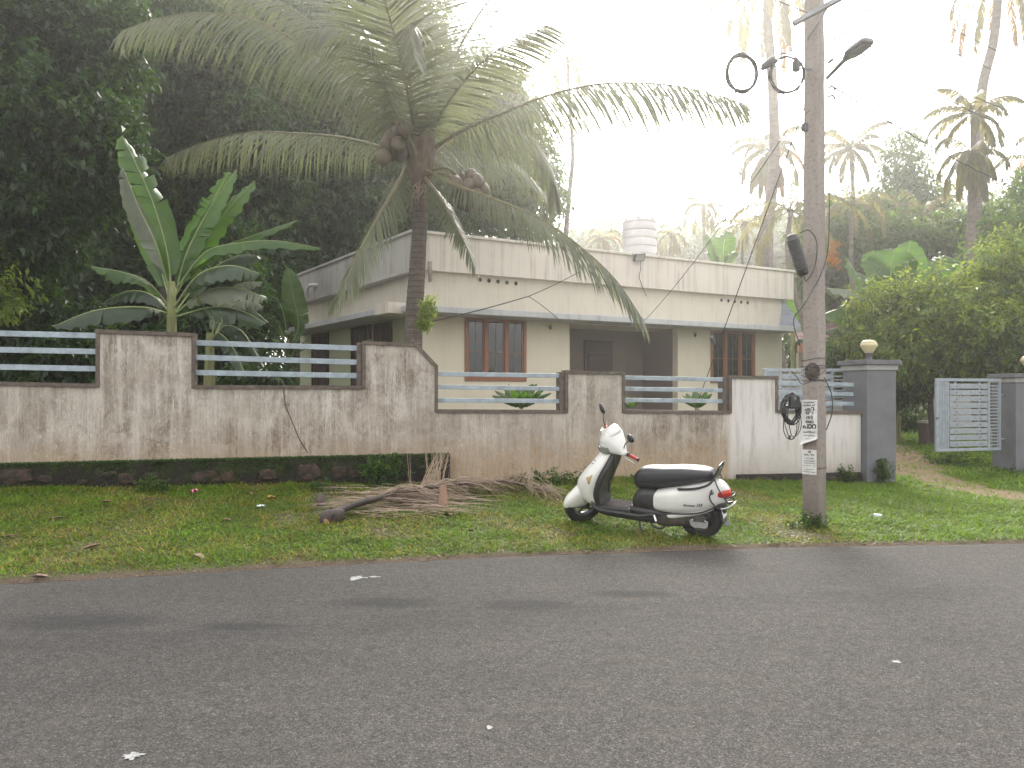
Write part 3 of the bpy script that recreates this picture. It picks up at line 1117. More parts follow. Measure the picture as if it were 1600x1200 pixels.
prof += [(rt * .97, ht + .03), (rt * .8, ht + .09), (rt * .45, ht + .12)]
MB().lathe(prof, 40).build('tank_shell', m_tank, tank)
MB().lathe([(rt * .44, ht + .10), (rt * .46, ht + .15), (rt * .4, ht + .18), (0, ht + .19)], 30).build('lid', m_tank, tank)
for k in range(6):
    a = k * math.pi / 3 + .3
    MB().box(rt * .72, rt * .95, -.05, .05, ht + .03, ht + .11, .01, Matrix.Rotation(a, 4, 'Z')).build('lug', m_tank, tank)
# ------------------------------------------------------------------ vegetation helpers
GZ = gv[:, 2].reshape(ny, nx)
PM = pm.reshape(ny, nx)


def field(Gr, X, Y):
    i = np.clip(np.searchsorted(xs, X) - 1, 0, nx - 2)
    j = np.clip(np.searchsorted(ys, Y) - 1, 0, ny - 2)
    u = np.clip((X - xs[i]) / (xs[i + 1] - xs[i]), 0, 1)
    v = np.clip((Y - ys[j]) / (ys[j + 1] - ys[j]), 0, 1)
    return Gr[j, i] * (1 - u) * (1 - v) + Gr[j, i + 1] * u * (1 - v) + Gr[j + 1, i] * (1 - u) * v + Gr[j + 1, i + 1] * u * v


def unit(a):
    return a / np.maximum(np.linalg.norm(a, axis=1, keepdims=True), 1e-9)


def leaf_arrays(P, D, Nrm, L, Wd, fold=.25, curl=.2):
    """kite leaves: base P, direction D, normal-ish Nrm, length L, width Wd (arrays)"""
    D = unit(D)
    side = unit(np.cross(D, Nrm))
    up = np.cross(side, D)
    L = L[:, None]
    Wd = Wd[:, None]
    mid = P + D * L * .42
    tip = P + D * L - up * L * curl
    V = np.stack([P, mid + side * Wd / 2 + up * Wd * fold, tip, mid - side * Wd / 2 + up * Wd * fold], 1).reshape(-1, 3)
    Fc = np.arange(len(P) * 4).reshape(-1, 4)
    return V, Fc


def crown(name, lobes, n, leaf, mtl, parent, seed, per=14, spread=.30, droop=.45, gap=.12, tints=((1, 1, 1), (1.25, 1.2, .9), (.75, .8, .8)), gscale=.9, shell=2.4, aspect=.42):
    """lobes: (centre, (rx,ry,rz)). Leaves sit in sprays spread through the lobes, with gaps."""
    r = np.random.default_rng(seed)
    vol = np.array([a[1][0] * a[1][1] * a[1][2] for a in lobes]) ** .7
    pick = r.choice(len(lobes), n, p=vol / vol.sum())
    C = np.array([tuple(a[0]) for a in lobes])[pick]
    Rr = np.array([a[1] for a in lobes])[pick]
    d = unit(r.normal(size=(n, 3)))
    rad = r.random(n) ** (1 / shell)
    wob = np.array([noise.noise(Vector(tuple(q * 1.7 + seed))) for q in d])
    ctr = C + d * Rr * (rad * (1 + .38 * wob))[:, None]
    keep = np.array([noise.noise(Vector(tuple(q * gscale + seed * 3.3))) for q in ctr]) > -1 + 2 * gap - .35
    ctr, d = ctr[keep], d[keep]
    n = len(ctr)
    # sprays: leaves along a short twig
    tw = unit(d + r.normal(size=(n, 3)) * .7 - np.array([0, 0, .25]))
    k = per
    tt = np.tile(np.linspace(0, 1, k), n)
    base = np.repeat(ctr, k, 0) + np.repeat(tw, k, 0) * (tt * spread)[:, None] + r.normal(size=(n * k, 3)) * spread * .16
    sd = unit(r.normal(size=(n * k, 3)))
    D = np.repeat(tw, k, 0) * .55 + sd * .9 + np.array([0, 0, -droop])
    Nm = np.tile([0, 0, 1.], (n * k, 1)) + r.normal(size=(n * k, 3)) * .45
    L = leaf * (.65 + .7 * r.random(n * k))
    V, Fc = leaf_arrays(base, D, Nm, L, L * aspect)
    tn = np.array(tints)[r.choice(len(tints), n)]
    col = np.repeat(tn, k, 0) * (.8 + .4 * r.random((n * k, 1)))
    return np_mesh(name, V, Fc, mtl, parent, col)


def lobe(px, py, Y, rx, ry, rd=None):
    c = at(px, py, Y)
    rx, rz = rx / F * Y, ry / F * Y
    return (c, (rx, rd or (rx + rz) / 2, rz))


def limbs(name, base, lobes, r0, parent, m, seed, fork=.45):
    r = random.Random(seed)
    mb = MB()
    top = sum((Vector(l[0]) for l in lobes), Vector()) / len(lobes)
    fk = base.lerp(Vector((base.x * .4 + top.x * .6, top.y, top.z)), fork)
    mb.tube(cv([base - Vector((0, 0, .4)), base.lerp(fk, .5) + Vector((r.uniform(-.2, .2), 0, 0)), fk], 5), [r0 * (1.25 - .05 * i) for i in range(11)], 9)
    for l in lobes:
        c = Vector(l[0])
        md = fk.lerp(c, .55) + Vector((r.uniform(-.3, .3), r.uniform(-.3, .3), r.uniform(.0, .4)))
        p_ = cv([fk - Vector((0, 0, .2)), md, c + Vector((0, 0, l[1][2] * .3))], 5)
        mb.tube(p_, [r0 * .6 * (1 - .085 * i) for i in range(len(p_))], 6)
        for _ in range(4):
            e = c + Vector((r.uniform(-1, 1) * l[1][0], r.uniform(-1, 1) * l[1][1], r.uniform(-.6, .9) * l[1][2])) * .8
            mb.tube(cv([md, md.lerp(e, .5) + Vector((0, 0, .15)), e], 4), [r0 * .28 * (1 - .1 * i) for i in range(9)], 5)
    return mb.build(name, m, parent)


def tree(name, label, cat, base, lobes, n, leaf, mtl, seed, r0=.16, group=None, **kw):
    b = Vector(base)
    b.z = gz(b.x, b.y) if abs(b.x) < 60 else 0
    o = empty(name, b, 0, label, cat, group)
    inv = Matrix.Translation(-b)
    ll = [(inv @ Vector(c), rr) for c, rr in lobes]
    limbs('trunk', Vector((0, 0, 0)), ll, r0, o, M['trunk_bark'], seed)
    crown('crown', ll, n, leaf, mtl, o, seed, **kw)
    return o


G_T = 'trees behind the compound wall'
tree('dark_tree', 'dense dark tree with small glossy leaves filling the far left edge', 'tree', (-9.2, 14.5, 0),
     [lobe(-60, 40, 13.2, 190, 120, 1.2), lobe(110, 70, 13.8, 120, 120, 1.1), lobe(60, 200, 13, 130, 100, 1.1), lobe(130, 255, 13.3, 90, 80, .9), lobe(10, 330, 12.8, 110, 90, 1.0), lobe(-80, 260, 13.5, 170, 150, 1.3)],
     5200, .15, M['leaf_dark'], 11, group=G_T, per=13, spread=.34)
tree('dark_tree', 'tall shadowed tree behind the big banana clump', 'tree', (-9.8, 22, 0),
     [lobe(230, 40, 21, 130, 110, 2), lobe(330, 150, 22, 130, 110, 2), lobe(200, 250, 22, 130, 110, 2), lobe(120, 130, 22.5, 140, 130, 2), lobe(340, 310, 23, 120, 100, 2)],
     4300, .22, M['leaf_dark'], 12, r0=.26, group=G_T, per=13, spread=.5, gap=.2)
tree('dark_tree', 'tall shadowed tree behind the left fronds of the coconut palm', 'tree', (-7.6, 27, 0),
     [lobe(430, 70, 27, 120, 120, 2.4), lobe(480, 210, 27, 120, 110, 2.4), lobe(420, 330, 26, 130, 100, 2.2), lobe(540, 330, 27, 110, 90, 2.2)],
     3900, .26, M['leaf_dark'], 13, r0=.28, group=G_T, per=13, spread=.6, gap=.24)
tree('dark_tree', 'tree right behind the crown of the coconut palm, sky showing through its top', 'tree', (-4.2, 31, 0),
     [lobe(600, 60, 31, 100, 90, 2.6), lobe(640, 200, 31, 120, 110, 2.6), lobe(600, 320, 31, 120, 80, 2.4), lobe(700, 300, 31, 110, 90, 2.4)],
     3000, .28, M['leaf_mid'], 14, r0=.3, group=G_T, per=12, spread=.7, gap=.36)
tree('leafy_tree', 'lighter green tree rising behind the roof just left of the bare sky', 'tree', (-.4, 30, 0),
     [lobe(760, 190, 30, 75, 90, 2.2), lobe(810, 300, 30, 65, 75, 2.0), lobe(780, 240, 30, 80, 90, 2.0)],
     2100, .25, M['leaf_mid'], 15, r0=.22, group=G_T, per=12, spread=.6, gap=.32)
tree('dark_bush', 'dark shrub thicket low behind the rails left of the banana clump', 'shrub', (-7.6, 14.2, 0),
     [lobe(40, 520, 14, 130, 70, .8), lobe(-60, 470, 14.5, 120, 100, .9), lobe(120, 560, 13.6, 90, 40, .6)],
     1500, .15, M['leaf_dark'], 16, r0=.05, per=12, spread=.3, gap=.1)
tree('dark_bush', 'dark shrub thicket between the banana clump and the bungalow', 'shrub', (-6.2, 17.5, 0),
     [lobe(360, 470, 17, 50, 60, .9), lobe(320, 540, 16.4, 80, 40, .8), lobe(350, 400, 19, 50, 60, .9), lobe(400, 590, 15, 50, 14, .4)],
     1500, .17, M['leaf_dark'], 17, r0=.05, per=12, spread=.34, gap=.15)
tree('dark_bush', 'yellow green sprig hanging at the left edge above the rails', 'shrub', (-8.7, 12.6, 0),
     [lobe(5, 455, 12.2, 36, 42, .3)], 60, .12, M['leaf_bright'], 18, r0=.02, per=10, spread=.25)
# the wood beyond reads as one mass
wd = crown('distant_wood', [lobe(px, py, 44, 130, 110, 4) for px, py in ((-160, 100), (-40, 200), (60, 60), (60, 330), (180, 180), (180, 420), (300, 60), (310, 300), (420, 180), (430, 420), (540, 60), (550, 300), (650, 200), (640, 400))],
           6500, .55, M['leaf_dark'], None, 19, per=10, spread=1.3, gap=.0)
tag(wd, 'dark wood closing the view behind the near trees', kind='stuff')
wd = crown('distant_wood', [lobe(px, py, 24, 90, 60, 2) for px, py in ((-40, 470), (60, 440), (160, 470), (260, 420), (350, 460), (-60, 540), (60, 550), (200, 540), (330, 530), (400, 440))],
           4200, .28, M['leaf_dark'], None, 20, per=10, spread=.7, gap=.0)
tag(wd, 'dark undergrowth beneath the trees', kind='stuff')

# ---------------- right-hand side
G_R = 'trees beyond the gate'
tree('leafy_tree', 'hazy green tree standing behind the utility pole', 'tree', (13.2, 32, 0),
     [lobe(1300, 370, 31, 50, 50, 2), lobe(1350, 350, 32, 45, 45, 2), lobe(1300, 430, 31, 60, 60, 2)], 1000, .25, M['leaf_mid'], 31, r0=.2, group=G_R, per=12, spread=.6, gap=.3)
tree('leafy_tree', 'thin pale tree poking up into the sky left of the areca palms', 'tree', (18.6, 36, 0),
     [lobe(1412, 250, 36, 22, 40, 1), lobe(1420, 320, 36, 45, 45, 1.4), lobe(1395, 370, 36, 50, 40, 1.4)], 800, .26, M['leaf_mid'], 32, r0=.12, group=G_R, per=10, spread=.7, gap=.45)
tree('leafy_tree', 'broad hazy tree behind the banana plants beyond the gate', 'tree', (17.5, 28, 0),
     [lobe(1400, 395, 28, 60, 50, 2), lobe(1470, 395, 28, 60, 45, 2), lobe(1530, 390, 27, 55, 50, 2), lobe(1480, 440, 27, 80, 50, 2)], 1900, .23, M['leaf_mid'], 33, r0=.2, group=G_R, per=12, spread=.55, gap=.22)
tree('leafy_tree', 'green tree cut by the right edge of the view above the hedge', 'tree', (17.2, 24, 0),
     [lobe(1595, 380, 23, 50, 50, 1.5), lobe(1625, 320, 24, 40, 50, 1.5), lobe(1570, 425, 22, 55, 45, 1.4)], 1200, .2, M['leaf_mid'], 34, r0=.18, group=G_R, per=12, spread=.5, gap=.25)
tree('hedge_shrub', 'large yellow green shrub at the right edge, over the open gate leaf', 'shrub', (13.2, 18, 0),
     [lobe(1600, 450, 17.4, 75, 62, 1.2), lobe(1560, 510, 17, 75, 55, 1.1), lobe(1620, 560, 17, 60, 50, 1), lobe(1530, 560, 17.6, 60, 40, 1), lobe(1540, 412, 17.4, 10, 34, .2), lobe(1580, 390, 17.4, 12, 30, .2), lobe(1562, 440, 17, 16, 30, .3), lobe(1515, 455, 17.4, 12, 34, .2)],
     2700, .125, M['leaf_bright'], 35, r0=.07, group='shrubs behind the gate', per=12, spread=.38, gap=.28, tints=((1, 1, 1), (1.5, 1.35, .8), (.6, .75, .8), (1.2, 1.1, .7)))
tree('hedge_shrub', 'large yellow green shrub filling the gap between the gate pillars', 'shrub', (10.3, 18.6, 0),
     [lobe(1440, 500, 18.2, 60, 40, 1.1), lobe(1400, 545, 18, 60, 42, 1.1), lobe(1480, 550, 18, 60, 45, 1.1), lobe(1375, 500, 18.6, 34, 36, .9), lobe(1510, 480, 18.6, 40, 34, 1), lobe(1352, 470, 18, 9, 26, .2), lobe(1386, 455, 18, 10, 26, .2), lobe(1420, 462, 18, 9, 30, .2), lobe(1462, 450, 18, 12, 30, .2), lobe(1338, 520, 18.4, 16, 16, .3)],
     2500, .125, M['leaf_bright'], 36, r0=.07, group='shrubs behind the gate', per=12, spread=.38, gap=.30, tints=((1, 1, 1), (1.5, 1.35, .8), (.6, .75, .8), (1.2, 1.1, .7)))
tree('hedge_shrub', 'darker shrub behind the near gate pillar lamp', 'shrub', (8.9, 19.5, 0),
     [lobe(1320, 560, 19.4, 36, 34, .8), lobe(1345, 590, 19, 30, 30, .7), lobe(1420, 600, 19, 40, 26, .7)],
     800, .13, M['leaf_mid'], 37, r0=.05, group='shrubs behind the gate', per=12, spread=.3, gap=.2)
wd = crown('distant_wood', [lobe(px, py, 75, 70, 42, 6) for px, py in ((900, 410), (960, 405), (1040, 410), (1100, 410), (1160, 400), (1230, 385), (1300, 375), (1380, 375), (1460, 375), (1540, 365), (1620, 350), (1240, 430), (1340, 450), (1450, 430), (1560, 430))],
           4200, .75, M['leaf_mid'], None, 38, per=9, spread=1.8, gap=.3)
tag(wd, 'hazy far tree line behind the bungalow and the gate', kind='stuff')
wd = crown('distant_wood', [lobe(px, py, 34, 70, 42, 2) for px, py in ((1270, 520), (1340, 560), (1420, 590), (1500, 590), (1580, 590), (1650, 540), (1240, 600))],
           1500, .33, M['leaf_mid'], None, 39, per=9, spread=.9, gap=.0)
tag(wd, 'shaded greenery behind the hedge', kind='stuff')


# ------------------------------------------------------------------ palms
def frond(path, leaf, n, mtl, parent, seed, hang=.9, r0=.035, start=.16, wd=.04, name='frond', rm=None, spread=.85, sag=.5, segs=3, miss=.03):
    """rachis along path (already dense Vectors) with leaflets on both sides"""
    r = random.Random(seed)
    P_ = [np.array(p, float) for p in path]
    m_ = len(P_)
    mb = MB()
    mb.tube([Vector(p) for p in P_], [max(.004, r0 * (1 - .93 * (i / (m_ - 1)) ** .8)) for i in range(m_)], 6, flat=.75)
    nrf = len(mb.f)
    dist = np.concatenate([[0], np.cumsum([np.linalg.norm(P_[i + 1] - P_[i]) for i in range(m_ - 1)])])
    tot = dist[-1]
    V, Fq = [], []
    for k in range(n):
        t = start + (1 - start) * (k + .5) / n
        for sd in (-1, 1):
            if r.random() < miss: continue
            tt = min(.998, t + r.uniform(-.4, .4) / n)
            s_ = tt * tot
            i = min(m_ - 2, max(0, int(np.searchsorted(dist, s_) - 1)))
            u = (s_ - dist[i]) / max(dist[i + 1] - dist[i], 1e-6)
            p = P_[i] * (1 - u) + P_[i + 1] * u
            T = (P_[i + 1] - P_[i]) / max(np.linalg.norm(P_[i + 1] - P_[i]), 1e-6)
            up = np.array([0, 0, 1.])
            lat = np.cross(T, up)
            ln = np.linalg.norm(lat)
            lat = np.array([1., 0, 0]) if ln < .25 else lat / ln
            q = (tt - start) / (1 - start)
            ll = leaf * (.42 + 1.35 * q - 1.45 * q * q) * r.uniform(.85, 1.1)
            if ll < .04: continue
            d = T * (.42 + .35 * q) + lat * sd * spread * (1 - .25 * min(1, hang)) * (1 - .3 * q) + np.array([0, 0, .15 - hang * .75]) + np.array([r.uniform(-.07, .07) for _ in range(3)])
            d /= np.linalg.norm(d)
            w = wd * r.uniform(.8, 1.15)
            b0 = len(V)
            pp = p.copy()
            nm = np.cross(d, T)
            nm = nm / max(np.linalg.norm(nm), 1e-6)
            for j in range(segs + 1):
                f_ = j / segs
                wj = w * (.55 + 1.2 * f_ - 1.7 * f_ * f_)
                wdv = np.cross(d, nm)
                wdv = wdv / max(np.linalg.norm(wdv), 1e-6)
                V.append(pp - wdv * wj / 2)
                V.append(pp + wdv * wj / 2)
                pp = pp + d * ll / segs
                d = d + np.array([0, 0, -sag * (hang) * (.5 + f_)])
                d /= np.linalg.norm(d)
            for j in range(segs): Fq.append((b0 + 2 * j, b0 + 2 * j + 1, b0 + 2 * j + 3, b0 + 2 * j + 2))
    nb = len(mb.v)
    faces = list(mb.f)
    allV = np.array([tuple(q_) for q_ in mb.v] + V)
    me = bpy.data.meshes.new(name)
    me.from_pydata([tuple(q_) for q_ in allV], [], faces + [tuple(i + nb for i in q_) for q_ in Fq])
    me.materials.append(rm or M['rachis'])
    me.materials.append(mtl)
    idx = np.concatenate([np.zeros(nrf, int), np.ones(len(Fq), int)])
    me.polygons.foreach_set('material_index', idx)
    a_ = me.attributes.new('tint', 'FLOAT_COLOR', 'FACE')
    g = 1 + .25 * (np.random.default_rng(seed).random(len(idx)) - .5)
    a_.data.foreach_set('color', np.stack([g, g, g, np.ones_like(g)], 1).astype(np.float32).ravel())
    me.update()
    return link(name, me, parent)


def ringed_trunk(path, radii, parent, m, seed=1, ring=.09):
    """path dense; small swellings at the leaf scars"""
    pts_, rr = [], []
    P_ = cv(path, 26)
    R_ = [x[0] for x in catmull([(q,) for q in radii], 26)]
    L = 0
    for i, p in enumerate(P_):
        if i: L += (p - P_[i - 1]).length
        ph = (L / ring) % 1
        pts_.append(p)
        rr.append(R_[i] * (1 + .07 * (ph ** 3) + .02 * n2(L, seed, 3)))
    mb = MB()
    mb.tube(pts_, rr, 14)
    return mb.build('trunk', m, parent)


m_ctrunk, t = newmat('coconut_trunk_bark')
x, y, z = t.sep()
wob = t.math('ADD', z, t.math('MULTIPLY', t.noise(3.5, 4, .6), .07))
rg = t.math('FRACT', t.math('MULTIPLY', wob, 10.5))
f2 = t.noise(16, 6, .7)
c = t.mix(f2, (.085, .065, .055), (.22, .185, .16))
c = t.mix(t.ramp(rg, [(0, .8), (.12, 0), (.85, 0), (1, .8)]), c, (.05, .036, .030))
lich = t.math('MULTIPLY', t.ramp(t.noise(8, 5, .65, t.map((1, 1, 2.4))), [(.55, 0), (.62, .85)]), t.ramp(t.math('DIVIDE', z, 4), [(.25, 1), (.6, .25)]))
c = t.mix(lich, c, (.36, .34, .31))
t.color(c)
t.rough(.95)
t.bump(t.math('ADD', rg, f2), .8, .03)

# --- the coconut palm in front of the house
YP = 12.7
pb = at(646, 560, YP)
base = Vector((pb.x, YP, gz(pb.x, YP)))
palm = empty('coconut_palm', base, 0, 'fruiting coconut palm with sweeping fronds rising behind the wall at the corner of the bungalow', 'palm')


def rel(px, py, Y): return at(px, py, Y) - base


ringed_trunk([(0, 0, -.3), (0, 0, .6), tuple(rel(646, 520, YP)), tuple(rel(652, 420, YP)), tuple(rel(657, 330, YP)), tuple(rel(656, 285, YP))],
             [.20, .165, .150, .135, .125, .15], palm, m_ctrunk)
# fibrous heart of the crown
hb = MB()
hb.tube([tuple(rel(656, 300, YP)), tuple(rel(656, 270, YP)), tuple(rel(657, 235, YP)), tuple(rel(659, 200, YP)), tuple(rel(661, 180, YP))], [.15, .22, .27, .20, .10], 14)
hb.build('crown_shaft', mat('palm_fibre', (.15, .11, .075), (.07, .05, .036), 16, .95, 1.0, 30, stretch=(1, 1, .4)), palm)
heart = (657, 262)
FR = [  # list of (px, py, depth offset), leaflet length, pairs, hang, width
    ([(640, 235, 0), (606, 175, -.2), (560, 130, -.4), (480, 75, -.7), (400, 33, -.9), (320, 20, -1.1), (250, 28, -1.2), (190, 48, -1.3)], .92, 92, 1.5, .034),
    ([(645, 225, .3), (600, 150, .3), (545, 80, .3), (480, 30, .3), (420, -5, .3), (340, -25, .3)], .85, 84, 1.2, .036),
    ([(636, 245, .1), (590, 228, .3), (530, 214, .5), (460, 208, .8), (390, 207, 1.1), (320, 222, 1.4), (262, 245, 1.6)], .82, 86, 1.4, .038),
    ([(636, 262, 0), (620, 290, -.5), (590, 340, -.9), (560, 395, -1.2), (540, 440, -1.4), (520, 470, -1.5)], .72, 70, .9, .038),
    ([(650, 220, -.1), (638, 150, -.7), (618, 60, -1.4), (590, -30, -2.2), (560, -90, -3.0)], .95, 90, .5, .048),
    ([(658, 215, .1), (664, 130, .7), (676, 40, 1.4), (700, -50, 2.3), (730, -90, 3.1)], .98, 92, .45, .052),
    ([(668, 222, 0), (700, 160, -.5), (750, 100, -1.1), (800, 65, -1.6), (856, 38, -2.1)], .80, 78, .75, .052),
    ([(672, 238, 0), (720, 205, -.3), (790, 175, -.5), (860, 148, -.7), (940, 131, -.9), (1030, 131, -1.1), (1110, 145, -1.2), (1172, 165, -1.3)], .95, 100, 1.45, .036),
    ([(672, 248, .3), (720, 212, .7), (780, 195, 1.0), (830, 215, 1.3), (860, 260, 1.5), (868, 320, 1.6)], .85, 80, 1.5, .042),
    ([(668, 268, -.2), (715, 290, -.7), (775, 312, -1.1), (840, 340, -1.5), (900, 380, -1.8), (960, 435, -2.0), (1005, 500, -2.1)], .80, 88, .95, .042),
    ([(662, 275, -.1), (685, 305, -.5), (708, 345, -.8), (728, 385, -1.0), (742, 420, -1.1)], .42, 50, .7, .036),
    ([(652, 218, .4), (610, 130, .9), (570, 50, 1.6), (520, -20, 2.3), (470, -60, 3.0)], .9, 84, .8, .046),
    ([(663, 212, .3), (700, 110, 1.0), (750, 20, 1.8), (800, -40, 2.6), (850, -70, 3.3)], .9, 84, .7, .048),
    ([(646, 230, -.3), (610, 160, -.7), (585, 90, -1.0), (560, 50, -1.2), (520, 40, -1.3), (470, 60, -1.5)], .75, 70, 1.3, .036),
    ([(668, 245, .5), (710, 240, 1.2), (760, 240, 1.9), (810, 258, 2.4), (850, 300, 2.8)], .8, 70, 1.3, .042),
    ([(655, 208, .2), (648, 110, .7), (640, 20, 1.2), (625, -60, 1.6)], .95, 80, .5, .05),
    ([(658, 210, -.2), (640, 120, -.8), (652, 50, -1.4), (640, 40, -1.9), (648, 90, -2.3)], .7, 60, 1.0, .036),
]
for k, (pp, lf, n, hg, w) in enumerate(FR):
    path = cv([rel(heart[0] + (pp[0][0] - heart[0]) * .25, heart[1] + (pp[0][1] - heart[1]) * .1 + 8, YP + pp[0][2] * .3)] + [rel(a, b, YP + c_) for a, b, c_ in pp], 8)
    frond(path, lf * 1.5, int(n * 1.12), M['palm_leaf'], palm, 100 + k, hang=hg * .9, r0=.05, start=.15, wd=w * .95, segs=4, sag=.22)
# coconuts in two hanging bunches
m_nut = mat('green_brown_husk', (.13, .10, .06), (.07, .05, .035), 5, .5, .1)
nut = MB().lathe([(0, -.14), (.055, -.125), (.095, -.07), (.112, 0), (.10, .07), (.06, .125), (0, .14)], 16).mesh('coconut', m_nut)
nn = [(720, 283), (733, 292), (744, 284), (728, 305), (741, 307), (755, 299), (716, 298), (748, 318), (733, 320), (757, 312), (722, 316), (712, 288), (737, 276),
      (618, 205), (629, 214), (610, 216), (622, 226), (634, 202), (604, 228), (612, 240), (626, 240), (600, 246)]
for k, (px, py) in enumerate(nn):
    o = link('coconut', nut, palm)
    o.location = rel(px, py, YP - .45 + RS.uniform(-.18, .18))
    o.rotation_euler = (RS.uniform(-.5, .5), RS.uniform(-.5, .5), RS.uniform(0, 6))
for x0, y0, x1, y1 in ((668, 268, 735, 298), (648, 262, 618, 220), (668, 275, 722, 292)):
    MB().tube(cv([rel(x0, y0, YP - .1), rel((x0 + x1) / 2, min(y0, y1) - 4, YP - .4), rel(x1, y1, YP - .45)], 5), .022, 7).build('fruit_stalk', M['rachis'], palm)
# dry fibres and old flower stalks hanging under the crown
fb = MB()
for k in range(46):
    x0 = RS.uniform(612, 668)
    y0 = RS.uniform(278, 300)
    ln = RS.uniform(14, 48)
    Yk = YP - RS.uniform(.1, .35)
    fb.tube([rel(x0, y0, Yk), rel(x0 - RS.uniform(-3, 14), y0 + ln * .5, Yk), rel(x0 - RS.uniform(-2, 12), y0 + ln, Yk)], [.008, .006, .003], 4)
fb.build('dry_fibre', M['dead_leaf'], palm)


def free_palm(name, label, base, crown_px, Y, L, nf, leaf, seed, mtl, trunk_px, tr, group, hang=1.0, droop=1.0, wd=.06, dead=0, pairs=34, el=(-.5, 1.25), cat='palm', segs=2):
    r = random.Random(seed)
    b = Vector((base[0], base[1], gz(base[0], base[1]) if abs(base[0]) < 60 else 0))
    o = empty(name, b, 0, label, cat, group)
    c = at(*crown_px, Y) - b
    pth = [(0, 0, -.3)] + [tuple(at(a, b_, Y) - b) for a, b_ in trunk_px] + [tuple(c)]
    P_ = cv(pth, 10)
    MB().tube(P_, [tr * (1.3 - .5 * i / (len(P_) - 1)) for i in range(len(P_))], 9).build('trunk', M['concrete_grey'] if tr < .0 else m_ftrunk, o)
    for k in range(nf):
        az = 2 * math.pi * (k / nf) + r.uniform(-.3, .3)
        e = el[0] + (el[1] - el[0]) * ((k * .618) % 1)
        ll = L * r.uniform(.8, 1.1)
        p = Vector(c)
        path = [p.copy()]
        for j in range(14):
            p = p + Vector((math.cos(az) * math.cos(e), math.sin(az) * math.cos(e), math.sin(e))) * ll / 14
            e = max(-1.45, e - droop * r.uniform(.05, .12) * (1 + j * .06))
            path.append(p.copy())
        frond(path, leaf, pairs, (m_deadfar if k < dead else mtl), o, seed * 31 + k, hang=hang, r0=.03 * L / 4 + .012, start=.12, wd=wd, segs=segs, sag=.6)
    return o


m_ftrunk = mat('pale_palm_trunk', (.21, .18, .15), (.12, .10, .085), 4, .9, .4, stretch=(1, 1, 3))
m_deadfar = leafmat('yellowed_palm_leaf', (.22, .14, .05), (.45, .27, .08), .6, .2, .45)
G_P = 'palms beyond the bungalow roof'
FP = M['palm_far']
free_palm('coconut_palm', 'tall thin palm behind the cable coils, its crown cut by the top of the view', (9.6, 26), (1199, -32), 26, 3.0, 16, .66, 41, FP, [(1192, 420), (1201, 340), (1210, 250), (1207, 130), (1200, 40)], .17, G_P, 1.1, 1.1, .06, 3, 44, (-.75, .9))
free_palm('coconut_palm', 'coconut palm with yellowed lower fronds behind the cable coils', (12, 36), (1202, 235), 36, 2.2, 22, .62, 42, FP, [(1203, 420), (1204, 330)], .12, G_P, 1.0, 1.2, .085, 7, 36, (-.9, 1.2))
free_palm('coconut_palm', 'small far coconut palm standing clear between the tank and the pole', (11.2, 45), (1100, 322), 45, 1.7, 15, .52, 43, FP, [(1101, 420), (1100, 370)], .09, G_P, 1.1, 1.3, .07, 0, 26, (-.6, 1.2))
free_palm('coconut_palm', 'far coconut palm left of the water tank', (5.3, 45), (942, 372), 45, 1.4, 13, .5, 44, FP, [(942, 420)], .09, G_P, 1.1, 1.3, .07, 2, 24, (-.6, 1.2))
free_palm('coconut_palm', 'far dark palm just right of the water tank', (9.3, 45), (1048, 366), 45, 1.4, 13, .5, 45, FP, [(1048, 420)], .09, G_P, 1.1, 1.3, .07, 0, 24, (-.6, 1.3))
free_palm('coconut_palm', 'coconut palm crown standing over the trees right of the utility pole', (16, 37), (1329, 232), 37, 2.1, 18, .62, 46, FP, [(1336, 420), (1333, 300)], .10, G_P, 1.1, 1.0, .085, 0, 36, (-.35, 1.3))
free_palm('areca_palm', 'slender palm with a wispy crown left of centre against the sky', (2.3, 31), (887, 92), 31, 1.9, 15, .5, 47, FP, [(884, 400), (888, 320), (895, 240), (889, 150)], .085, G_P, .8, 1.2, .06, 0, 26, (-.5, 1.2))
free_palm('areca_palm', 'areca palm with arching feathery fronds on the right, upper of two crowns', (12.9, 21), (1520, 178), 21, 1.35, 15, .46, 48, FP, [(1519, 420), (1521, 300)], .085, G_P, 1.0, 1.05, .05, 0, 34, (-.3, 1.4))
free_palm('areca_palm', 'areca palm with drooping fronds on the right, lower of two crowns', (12.6, 20.3), (1517, 238), 20.3, 1.45, 15, .48, 49, FP, [(1517, 420), (1517, 330)], .085, G_P, 1.0, 1.3, .05, 0, 34, (-.8, .8))
free_palm('coconut_palm', 'tall bent palm trunk leaving the top right of the view with dry fronds', (14.6, 24), (1562, -40), 24, 2.6, 12, .6, 50, FP, [(1522, 430), (1526, 300), (1533, 150), (1553, 60)], .15, G_P, 1.2, 1.3, .05, 5, 36, (-.9, .4))
free_palm('areca_palm', 'small feathery palm between the tank and the tall thin palm, low over the roof', (10.2, 34), (1160, 352), 34, 1.5, 13, .42, 53, FP, [(1160, 430)], .06, G_P, 1.0, 1.2, .05, 0, 28, (-.4, 1.2))
free_palm('areca_palm', 'feathery palm crown above the hedge left of the areca pair', (15.0, 30), (1440, 330), 30, 1.8, 13, .5, 54, FP, [(1440, 430)], .07, G_P, 1.0, 1.2, .05, 0, 30, (-.3, 1.2))
free_palm('coconut_palm', 'coconut palm fronds entering from the right edge of the view', (17.6, 26), (1625, 250), 26, 2.0, 13, .55, 55, FP, [(1622, 430), (1622, 330)], .12, G_P, 1.1, 1.2, .05, 4, 32, (-.7, 1.1))
